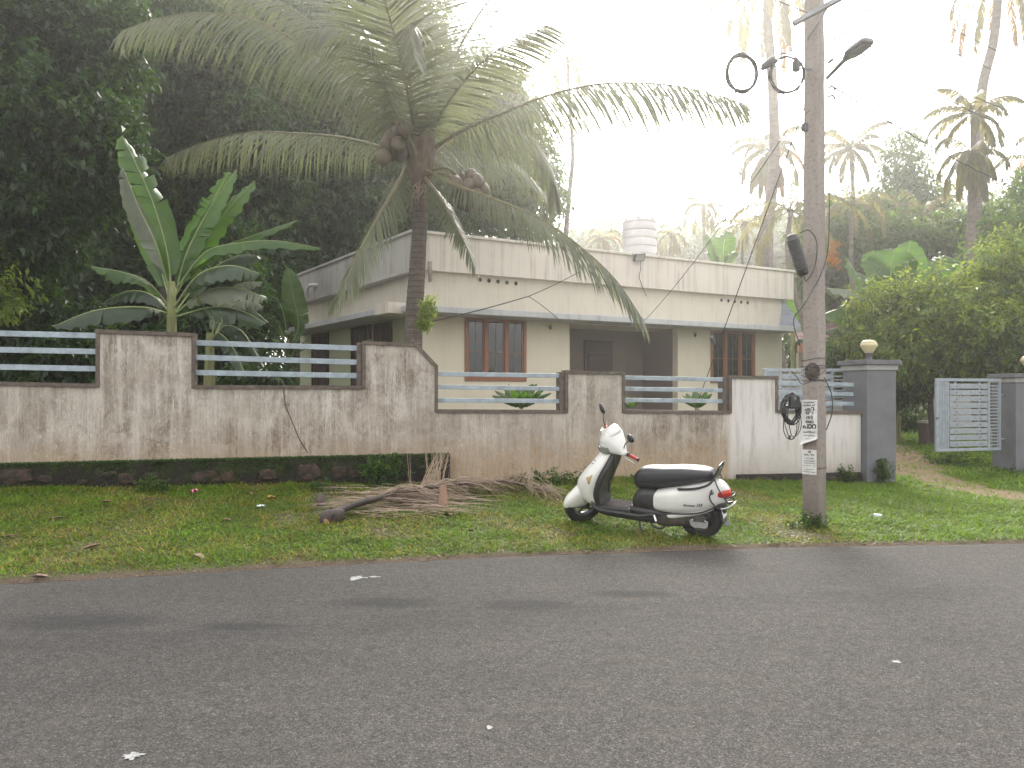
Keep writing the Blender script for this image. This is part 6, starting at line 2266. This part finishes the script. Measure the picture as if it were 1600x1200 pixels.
def ring_coil(name, c, rx, rz, n, r, seed, label, tiltz=0.3, thick=.02, group='coils of spare cable'):
    rr = random.Random(seed)
    o = empty(name, c, tiltz, label, 'cable coil', group)
    mb = MB()
    for k in range(n):
        ax, az = rx * rr.uniform(.9, 1.08), rz * rr.uniform(.92, 1.06)
        oy, ox, oz = rr.uniform(-thick, thick), rr.uniform(-thick, thick) * .6, rr.uniform(-thick, thick) * .6
        ph = rr.uniform(0, 6)
        pts_ = [(ox + ax * math.cos(2 * math.pi * j / 36 + ph), oy + .012 * math.sin(3 * 2 * math.pi * j / 36 + k), oz + az * math.sin(2 * math.pi * j / 36 + ph)) for j in range(37)]
        MB().tube(pts_, r, 6).build('cable_loop', M['cable'], o)
    for a in (.6, 2.4, 4.3):
        MB().tube([(rx * math.cos(a) * .88, 0, rz * math.sin(a) * .88), (rx * math.cos(a) * 1.1, 0, rz * math.sin(a) * 1.1)], .016, 6).build('cable_tie', M['black_plastic'], o)
    return o


YC = 8.3
ring_coil('cable_coil', at(1159, 115, YC), .162, .205, 9, .0085, 1, 'thick oval cable coil hanging against the sky, leftmost of the pair', .05, .010)
ring_coil('cable_coil', at(1229, 117, YC), .185, .200, 6, .006, 2, 'loose thin cable coil hanging beside the top of the pole', .0, .022)
ring_coil('cable_coil', at(1236, 640, 8.55), .118, .160, 10, .007, 3, 'tangled black cable coil tied to the left of the pole at wall height', .5, .04)
ring_coil('cable_coil', at(1238, 656, 8.58), .10, .215, 3, .005, 4, 'large slack loops of cable drooping below the tangled coil', .4, .03)

# splice closures and junction boxes
sp = empty('splice_closure', at(1206, 101, YC), .2, 'lumpy dark splice closure between the two upper cable coils', 'splice closure')
MB().ring_loft([[Vector((x * .8 - .04, r_c * .6 * math.cos(b), dz + r_c * .75 * math.sin(b))) for b in [2 * math.pi * j / 14 for j in range(14)]] for x, r_c, dz in ((-.10, .03, -.03), (-.08, .055, -.03), (-.02, .07, 0), (.03, .075, .03), (.08, .06, .05), (.10, .03, .06))]).build('body', M['black_plastic'], sp)
MB().tube([(-.1, 0, -.03), (-.13, 0, -.06)], .012, 6).build('cable_entry', M['cable'], sp)
jb = empty('junction_box', at(1244, 103, YC), .2, 'small junction box hanging inside the loose upper coil', 'junction box', 'hanging junction boxes')
MB().box(-.035, .035, -.03, .03, -.06, .06, .01).build('body', M['black_plastic'], jb)
MB().tube([(0, 0, .06), (-.01, 0, .26)], .004, 5).build('cord', M['cable'], jb)
jb = empty('junction_box', at(1258, 199, YC), .2, 'small box hanging left of the pole below the coils', 'junction box', 'hanging junction boxes')
MB().box(-.032, .032, -.025, .025, -.045, .045, .008).build('body', M['black_plastic'], jb)
MB().tube([(0, 0, .045), (.0, 0, .13), (.06, 0, .2)], .004, 5).build('cord', M['cable'], jb)
dc = empty('dome_closure', at(1256, 430, 8.3), 0, 'ribbed black dome closure strapped to the left of the pole', 'splice closure')
ax_ = (at(1236, 366, 8.25) - at(1256, 430, 8.3))
Rd = ax_.to_track_quat('Z', 'Y').to_matrix().to_4x4()
L_ = ax_.length
pf = [(.045, 0), (.06, .03), (.06, .06)]
for k in range(14):
    z0 = .07 + k * (L_ - .12) / 14
    pf += [(.070, z0), (.070, z0 + .014), (.060, z0 + .016)]
pf += [(.055, L_ - .02), (.03, L_)]
MB().lathe(pf, 20, Rd).build('ribbed_dome', M['black_plastic'], dc)
MB().tube(cv([Rd @ Vector((0, 0, 0)), Vector((.03, 0, -.06)), Vector((.12, .0, .1)), Vector((.14, 0, .35)), Vector((.05, -.02, .48)), Vector((-.05, -.02, .45))], 6), .006, 6).build('cable_entry', M['cable'], dc)
bb = empty('terminal_box', at(1241, 628, 8.5), .4, 'black terminal box inside the tangled cable coil on the pole', 'terminal box')
MB().box(-.065, .06, -.04, .04, -.075, .075, .02).build('housing', M['black_plastic'], bb)
MB().lathe([(.02, 0), (.02, .012), (.001, .014)], 14, Matrix.Translation((-.03, -.04, .03)) @ Matrix.Rotation(math.pi / 2, 4, 'X')).build('port', M['grey_metal'], bb)


def wire(a, b, sag, r, label, name='overhead_wire', n=16, cat='wire', group='overhead wires'):
    pts_ = [a.lerp(b, k / n) - Vector((0, 0, sag * 4 * (k / n) * (1 - k / n))) for k in range(n + 1)]
    o = MB().tube(pts_, r, 5).build(name, M['cable'])
    return tag(o, label, cat, group)


wire(at(1262, 20, 8.3), at(600, -330, 22), .4, .006, 'wire leaving the pole crossarm to the upper left')
wire(at(1268, 108, 8.3), at(1100, 76, 8.6), .05, .005, 'messenger wire from the pole over the two upper coils')
wire(at(1100, 76, 8.6), at(300, -160, 16), .5, .005, 'thin messenger wire running on left above the palm')
for k, (a, b, s_) in enumerate([((1322, -3, 8.3), (1760, 165, 22), .3), ((1388, -8, 9.5), (1760, 152, 22), .2), ((1300, 58, 8.4), (1760, 250, 20), .3), ((1296, 40, 8.4), (1760, 218, 21), .3), ((1297, 132, 8.5), (1760, 330, 18), .4)]):
    wire(at(*a), at(*b), s_, .0075, ['highest wire running right from the pole head', 'far upper wire crossing the top right corner', 'wire from the pole passing below the street lamp', 'wire from the pole just behind the street lamp', 'lowest sagging wire running right from the pole'][k])
gy = wire(at(1274, 120, 8.45), at(1086, 640, 13.2), .0, .007, 'dark stay wire slanting from the pole down behind the wall', 'stay_wire', cat='stay wire', group='lines across the bungalow front')
iw = at(1114, 532, 12.0)
ins = empty('stay_insulator', iw, 0, 'small egg insulator on the slanting stay wire before the right window', 'insulator')
MB().lathe([(.012, -.07), (.035, -.05), (.04, 0), (.035, .05), (.012, .07)], 12, Matrix.Rotation(math.radians(-22), 4, 'Y')).build('insulator_body', M['black_plastic'], ins)
HW = C0 + Matrix.Rotation(HA, 3, 'Z') @ Vector((house_tz(1008, 500, .8)[0], -.8, house_tz(1008, 500, .8)[1]))
wire(at(1272, 140, 8.45), HW, .15, .006, 'thin service wire from the pole to the sunshade of the bungalow', group='lines across the bungalow front')
HW2 = C0 + Matrix.Rotation(HA, 3, 'Z') @ Vector((house_tz(826, 463, .82)[0], -.82, house_tz(826, 463, .82)[1]))
HW3 = C0 + Matrix.Rotation(HA, 3, 'Z') @ Vector((house_tz(676, 502, .85)[0], -.85, house_tz(676, 502, .85)[1]))
wire(HW2, HW3, .02, .012, 'dark wire slung along the sunshade over the left window', 'service_wire', group='lines across the bungalow front')
wire(HW2, C0 + Matrix.Rotation(HA, 3, 'Z') @ Vector((house_tz(905, 425, .3)[0], -.3, house_tz(905, 425, .3)[1])), .02, .010, 'wire rising from the sunshade towards the parapet', 'service_wire', group='lines across the bungalow front')
wire(HW2, C0 + Matrix.Rotation(HA, 3, 'Z') @ Vector((house_tz(872, 498, .8)[0], -.8, house_tz(872, 498, .8)[1])), -.02, .008, 'slack loop of wire hanging at the middle of the sunshade', 'service_wire', group='lines across the bungalow front')
cb = MB()
cb.tube(cv([at(1288, 590, 8.4), at(1299, 615, 8.35), at(1300, 645, 8.35), at(1291, 672, 8.35)], 5), .006, 6)
tag(cb.build('loose_cable', M['cable']), 'loose cable end hanging down the right side of the pole', 'cable')
cb = MB()
cb.tube(cv([at(1237, 580, 8.35), at(1246, 590, 8.3), at(1253, 600, 8.3), at(1270, 594, 8.2), at(1294, 575, 8.35)], 5), .005, 6)
tag(cb.build('loose_cable', M['cable']), 'stray cable curling across the pole below the dark round patch', 'cable')
cb = MB()
cb.tube(cv([at(1296, 280, 8.45), at(1292, 400, 8.45), at(1260, 470, 8.2), at(1240, 500, 8.3), at(1250, 540, 8.3)], 6), .006, 6)
tag(cb.build('loose_cable', M['cable']), 'cable winding down the middle of the pole', 'cable')
# ------------------------------------------------------------------ fallen frond and litter
def ground_px(px, py, y0=3.0):
    Y = y0
    while Y < 40:
        p = at(px, py, Y)
        if p.z <= (gz(p.x, Y) if Y > float(road_edge(p.x)) else 0): return p
        Y += .006
    return p


def strips(mb, lst, w, m=None):
    """lst of (points) -> folded ribbons with a little thickness"""
    for pts_, ww in lst:
        n = len(pts_)
        v, f = [], []
        for i, p in enumerate(pts_):
            t_ = (pts_[min(i + 1, n - 1)] - pts_[max(i - 1, 0)]).normalized()
            s_ = t_.cross(Vector((0, 0, 1)))
            s_ = s_.normalized() if s_.length > .1 else Vector((1, 0, 0))
            u = s_.cross(t_)
            q = ww * (1 - .8 * (i / (n - 1)) ** 1.5)
            v += [p - s_ * q / 2, p + u * q * .35, p + s_ * q / 2]
        for i in range(n - 1):
            a = i * 3
            f += [(a, a + 1, a + 4, a + 3), (a + 1, a + 2, a + 5, a + 4)]
        mb.add(v, f)


ff = empty('fallen_palm_frond', ground_px(690, 775), 0, 'dead brown coconut frond lying on the verge with its thick stalk towards the road', 'dead palm frond')
o_ = ff.location.copy()
sk = [ground_px(513, 818) + Vector((0, 0, .075)), ground_px(545, 806) + Vector((0, 0, .10)), ground_px(600, 795) + Vector((0, 0, .14)), ground_px(660, 786) + Vector((0, 0, .175)), ground_px(720, 776) + Vector((0, 0, .16)), ground_px(790, 768) + Vector((0, 0, .12)), ground_px(850, 775) + Vector((0, 0, .07))]
path = [p - o_ for p in cv(sk, 6)]
rr = [.085, .078, .070, .064, .059, .056] + [.054 - .0015 * i for i in range(31)]
MB().tube(path, rr, 10, flat=.7).build('stalk', M['dead_stalk'], ff)
but = MB()
b0 = path[0]
but.ring_loft([[b0 + Vector((dx, -.07 * k_ * math.cos(a) * .6 + dy, hz + .10 * k_ * math.sin(a))) for a in [2 * math.pi * j / 12 for j in range(12)]] for dx, dy, hz, k_ in ((.16, .05, .012, .55), (.08, .03, .004, .66), (.01, .005, -.004, .80), (-.04, -.015, -.018, .92), (-.075, -.025, -.03, .70), (-.085, -.03, -.035, .12))])
but.build('butt', M['dead_stalk'], ff)
tg = MB()
tg.tube([b0 + Vector((-.02, -.02, -.02)), b0 + Vector((.0, -.06, -.09)), b0 + Vector((.02, -.09, -.13))], [.035, .03, .02], 8, flat=.5)
tg.build('torn_sheath', mat('torn_sheath', (.30, .16, .09), (.18, .09, .05), 14, .8, .3), ff)
lf = MB()
R_ = random.Random(5)
lst = []
for k in range(280):
    q = R_.uniform(.30, 1.0)
    i = min(len(path) - 2, int(q * (len(path) - 1)))
    p = path[i] + Vector((0, 0, R_.uniform(-.03, .02)))
    T = (path[i + 1] - path[i]).normalized()
    sd = R_.choice((-1, 1))
    lat = T.cross(Vector((0, 0, 1))).normalized() * sd
    ln = R_.uniform(.45, .95) * (1 - .3 * q)
    d = (T * R_.uniform(.8, 1.5) + lat * R_.uniform(.10, .75)).normalized()
    pts_ = []
    lift = R_.uniform(.0, .20) * (1 if sd > 0 else .4)
    for j in range(6):
        s_ = j / 5
        x = p + d * ln * s_ + lat * (.10 * s_ * s_ * R_.uniform(-.5, 1))
        wz = gz(x.x + o_.x, x.y + o_.y) - o_.z
        x.z = max(wz + .012 + R_.uniform(0, .02), p.z * (1 - s_) + (wz + .02) * s_ + lift * math.sin(math.pi * s_))
        pts_.append(x)
    lst.append((pts_, R_.uniform(.009, .019)))
strips(lf, lst, .02)
o = lf.build('leaflets', M['dead_leaf'], ff, recalc=False)
o['kind'] = 'stuff'

pl = empty('palm_leaf_heap', ground_px(620, 772), 0, 'heap of dry palm leaflets behind the stalk of the dead frond', 'dry palm leaves')
o_ = pl.location.copy()
lst = []
for k in range(300):
    a = ground_px(R_.uniform(535, 740), R_.uniform(762, 800)) if k % 2 else ground_px(R_.uniform(560, 720), R_.uniform(770, 812))
    ang = R_.gauss(0, .35) + (math.pi if R_.random() < .5 else 0)
    ln = R_.uniform(.25, .75)
    h0 = R_.uniform(.01, .09)
    pts_ = []
    for j in range(5):
        s_ = j / 4
        x = Vector((a.x + math.cos(ang) * ln * s_, a.y + math.sin(ang) * ln * s_ * .6 + .05 * s_ * s_, 0))
        x.z = gz(x.x, x.y) + h0 * (1 - .5 * s_) + .02 * math.sin(3 * s_)
        pts_.append(x - o_)
    lst.append((pts_, R_.uniform(.008, .017)))
lf = MB()
strips(lf, lst, .02)
o = lf.build('leaflets', M['dead_leaf'], pl, recalc=False)
o['kind'] = 'stuff'

bu = empty('palm_leaf_bundle', ground_px(668, 768), 0, 'upright sheaf of straw coloured dry leaflets leaning on the foundation', 'dry palm leaves')
o_ = bu.location.copy()
lst = []
for k in range(34):
    a = ground_px(R_.uniform(655, 690), R_.uniform(763, 776))
    Yt = a.y + R_.uniform(.1, .35)
    tp_ = at(R_.uniform(676, 706) + R_.uniform(0, 1) * 2, R_.uniform(682, 740), Yt)
    pts_ = [a.lerp(tp_, j / 4) + Vector((0, 0, .03 * math.sin(math.pi * j / 4))) - o_ for j in range(5)]
    lst.append((pts_, R_.uniform(.012, .020)))
for k in range(9):
    a = ground_px(R_.uniform(640, 700), R_.uniform(765, 775))
    tp_ = at(a.x / a.y * F + 800 + R_.uniform(-22, 14), R_.uniform(640, 700), a.y + .1)
    lst.append(([a.lerp(tp_, j / 4) - o_ for j in range(5)], .008))
lf = MB()
strips(lf, lst, .02)
lf.build('leaflets', mat('straw_leaflet', (.36, .27, .18), (.22, .16, .11), 6, .8, .3), bu, recalc=False)['kind'] = 'stuff'

spt = ground_px(690, 796)
MBx = MB()
v = [at(683, 795, spt.y), at(700, 794, spt.y), at(697, 757, spt.y + .12), at(688, 758, spt.y + .12)]
v2 = [p + Vector((0, .03, 0)) for p in v]
MBx.add(v + v2, [(0, 1, 2, 3), (7, 6, 5, 4), (0, 4, 5, 1), (1, 5, 6, 2), (2, 6, 7, 3), (3, 7, 4, 0)])
tag(MBx.build('leaf_sheath', mat('brown_sheath', (.26, .15, .10), (.17, .10, .065), 10, .8, .3), bevel=.008), 'flat brown leaf sheath propped across the dead frond', 'leaf sheath')

sp_ = ground_px(503, 789)
st = empty('wood_stump', sp_, 0, 'short dark wood stump on the grass left of the dead frond', 'stump')
MB().tube([(0, 0, -.03), (-.01, .0, .05), (-.03, .01, .12)], [.062, .055, .05], 12).build('log', mat('stump_wood', (.11, .08, .065), (.06, .045, .038), 9, .9, .6), st)
MB().lathe([(.001, .003), (.046, .002), (.048, 0)], 14, Matrix.Translation((-.031, .01, .119)) @ Matrix.Rotation(-.2, 4, 'Y')).build('cut_face', mat('cut_wood', (.16, .13, .11), None, 20, .9), st)
tw = MB()
a, b = ground_px(462, 752), ground_px(560, 775)
tw.tube(cv([a + Vector((0, 0, .03)), a.lerp(b, .5) + Vector((0, 0, .05)), b + Vector((0, 0, .02))], 5), [.014 - .0008 * i for i in range(11)], 6)
tag(tw.build('fallen_stick', M['trunk_bark']), 'thin grey stick lying along the foot of the foundation', 'stick')


def scrap(px, py, w, d, h, m, label, cat, seed, name):
    """crumpled scrap"""
    r = random.Random(seed)
    p = ground_px(px, py)
    z = gz(p.x, p.y) if p.y > float(road_edge(p.x)) else 0
    n = 6
    v, f = [], []
    for i in range(n + 1):
        for j in range(n + 1):
            x, y = (i / n - .5) * w, (j / n - .5) * d
            e = 1 - .3 * r.random()
            v.append((x * e, y * e, .004 + h * (.5 + .5 * math.sin(i * 1.7 + seed) * math.cos(j * 1.3 + seed)) + r.uniform(0, h * .3)))
    for i in range(n):
        for j in range(n):
            if (i in (0, n - 1) and j in (0, n - 1)) and r.random() < .7: continue
            a = i * (n + 1) + j
            f.append((a, a + n + 1, a + n + 2, a + 1))
    nv = len(v)
    v += [(a, b, c_ - .0015) for a, b, c_ in v]
    f += [tuple(i + nv for i in q[::-1]) for q in f]
    o = MB().add(v, f, True).build(name, m, recalc=False)
    o.location = (p.x, p.y, z + (.012 if z > .001 else .0))
    o.rotation_euler = (0, 0, r.uniform(-.6, .6))
    return tag(o, label, cat)


m_paper = mat('litter_paper', (.75, .78, .76), (.6, .66, .66), 20, .6)
scrap(408, 795, .11, .06, .03, m_paper, 'scrap of white paper on the grass right of the pink flower', 'litter', 1, 'paper_scrap')
scrap(423, 781, .11, .09, .035, mat('orange_wrapper', (.50, .26, .06), (.35, .17, .05), 16, .5), 'crumpled orange wrapper on the grass below the foundation', 'litter', 2, 'wrapper')
scrap(303, 773, .10, .09, .05, mat('pink_petal', (.55, .13, .22), (.65, .25, .33), 40, .6), 'faded pink flower fallen on the grass', 'flower', 3, 'fallen_flower')
cup = ground_px(1371, 811)
cu = empty('plastic_cup', cup + Vector((0, 0, .03)), .5, 'crushed translucent plastic cup lying right of the utility pole', 'cup')
Rc = Matrix.Rotation(math.radians(100), 4, 'X') @ Matrix.Rotation(.3, 4, 'Y') @ Matrix.Scale(.7, 4, (1, 0, 0))
MB().lathe([(.026, -.045), (.03, -.02), (.033, .0), (.036, .045), (.038, .047), (.034, .045), (.031, 0), (.026, -.04)], 18, Rc).build('cup_wall', mat('cloudy_plastic', (.62, .66, .62), (.5, .55, .52), 25, .3), cu)
MB().lathe([(.0, -.046), (.025, -.045)], 18, Rc, True, False).build('cup_base', mat('cloudy_plastic_base', (.7, .72, .7), None, 25, .3), cu)

# spots of white paint and bird droppings on the asphalt
m_spot = mat('white_splash', (.42, .42, .41), (.15, .15, .145), 60, .8)


def splash(px, py, rx_, ry_, seed, label):
    r = random.Random(seed)
    p = ground_px(px, py)
    n = 22
    v = [(0, 0, .0045)]
    for k in range(n):
        a = 2 * math.pi * k / n
        q = (.55 + .75 * r.random() ** 1.5)
        v.append((rx_ * q * math.cos(a), ry_ * q * math.sin(a), .0042))
    f = [(0, 1 + k, 1 + (k + 1) % n) for k in range(n)]
    o = MB().add(v, f).build('paint_splash', m_spot, recalc=False)
    o.location = (p.x, p.y, 0)
    tag(o, label, 'paint splash', 'white splashes on the road')


splash(207, 1183, .045, .035, 1, 'white splash on the asphalt in the bottom left corner')
splash(558, 904, .07, .07, 2, 'white splash on the asphalt near the road edge')
splash(585, 902, .05, .03, 6, 'small pale splash right beside the one near the road edge')
splash(1401, 1035, .026, .026, 3, 'faint white splash on the asphalt in the lower right')
splash(765, 1138, .02, .02, 4, 'tiny white speck on the asphalt at the bottom centre')

# ------------------------------------------------------------------ beyond the gate
lw = empty('boundary_wall', (8.6, 25, 0), 0, 'low cream wall across the yard beyond the gate', 'wall')
m_lw = stainmat('old_low_wall', (.48, .43, .36), (.2, .17, .13), .6, .8)
MB().box(-1.2, 3.2, 0, .2, 0, CAM_H - 38 / F * 25 + .0).build('wall_panel', m_lw, lw)
MB().box(-1.22, 3.22, -.03, .23, CAM_H - 38 / F * 25 + .001, CAM_H - 33 / F * 25).build('coping', m_lw, lw)
tp_ = empty('standpipe', at(1400, 660, 22).to_2d().to_3d() + Vector((0, 0, .2)), 0, 'white standpipe with a tap inside the gate', 'standpipe')
MB().tube([(0, 0, 0), (0, 0, 1.05)], .035, 10).build('pipe', mat('pipe_white', (.5, .5, .47), None, 10, .6), tp_)
MB().tube([(0, 0, .95), (-.1, -.05, .97), (-.12, -.05, .9)], .03, 8).build('tap', M['grey_metal'], tp_)
bk = empty('brick_post', (at(1449, 690, 19).x, 19, gz(at(1449, 690, 19).x, 19)), .1, 'short maroon plastered post left of the open gate leaf', 'post')
MB().box(-.14, .14, -.14, .14, 0, .55).build('shaft', mat('maroon_plaster', (.13, .085, .08), (.09, .06, .055), 8, .8), bk, bevel=.01)
MB().box(-.16, .16, -.16, .16, .552, .62).build('cap', m_lw, bk, bevel=.01)

nh = empty('neighbour_house', (11.2, 30, 0), math.radians(5), 'tiled roof house mostly hidden behind the banana plants beyond the gate', 'house')
m_nw = stainmat('neighbour_wall', (.42, .38, .33), (.2, .18, .15), .4)
m_tile = mat('pink_grey_roof_tile', (.42, .28, .26), (.30, .20, .19), 9, .8, .3)
MB().box(0, 9, 0, .2, 0, 3.1).build('wall', m_nw, nh)
MB().box(-.4, 9.4, -.9, -.7, 3.05, 3.45).build('fascia', mat('terracotta_fascia', (.42, .19, .10), (.3, .13, .07), 9, .7), nh)
for k in range(12):
    y0_, z0_ = -.95 + k * .32, 3.45 + k * .21
    MB().add([(-.6, y0_, z0_ + .05), (9.5, y0_, z0_ + .05), (9.5, y0_ + .36, z0_ + .25), (-.6, y0_ + .36, z0_ + .25),
              (-.6, y0_, z0_), (9.5, y0_, z0_), (9.5, y0_ + .36, z0_ + .2), (-.6, y0_ + .36, z0_ + .2)],
             [(0, 1, 2, 3), (7, 6, 5, 4), (0, 4, 5, 1), (1, 5, 6, 2), (2, 6, 7, 3), (3, 7, 4, 0)]).build('tile_course', m_tile, nh)
for k in range(24):
    MB().box(k * .38, k * .38 + .06, -.69, -.64, 2.6, 3.04).build('baluster', mat('terracotta_fascia', (.42, .19, .10)) if k == 0 else bpy.data.materials['terracotta_fascia.001'], nh)
for k in (0, 1):
    w = MB().box(1.2 + k * 3, 2.4 + k * 3, -.05, -.002, 1.2, 2.4).build('window', m_teak, nh)
    MB().box(1.28 + k * 3, 2.32 + k * 3, -.07, -.052, 1.28, 2.32).build('pane', m_glass, w)

# ------------------------------------------------------------------ veil of lens flare, imitated by an added box of thin mist
m_flare_haze = bpy.data.materials.new('flare_haze_air')
m_flare_haze.use_nodes = True
hn = m_flare_haze.node_tree.nodes
for q in list(hn):
    if q.type != 'OUTPUT_MATERIAL': hn.remove(q)
pv = hn.new('ShaderNodeVolumePrincipled')
pv.inputs['Color'].default_value = (.95, .93, .90, 1)
pv.inputs['Density'].default_value = FLARE_HAZE_D
pv.inputs['Anisotropy'].default_value = .80
m_flare_haze.node_tree.links.new(pv.outputs[0], [q for q in hn if q.type == 'OUTPUT_MATERIAL'][0].inputs['Volume'])
o = MB().box(-950, 950, -250, 950, -1.2, 22).build('flare_haze', m_flare_haze)
tag(o, kind='stuff')
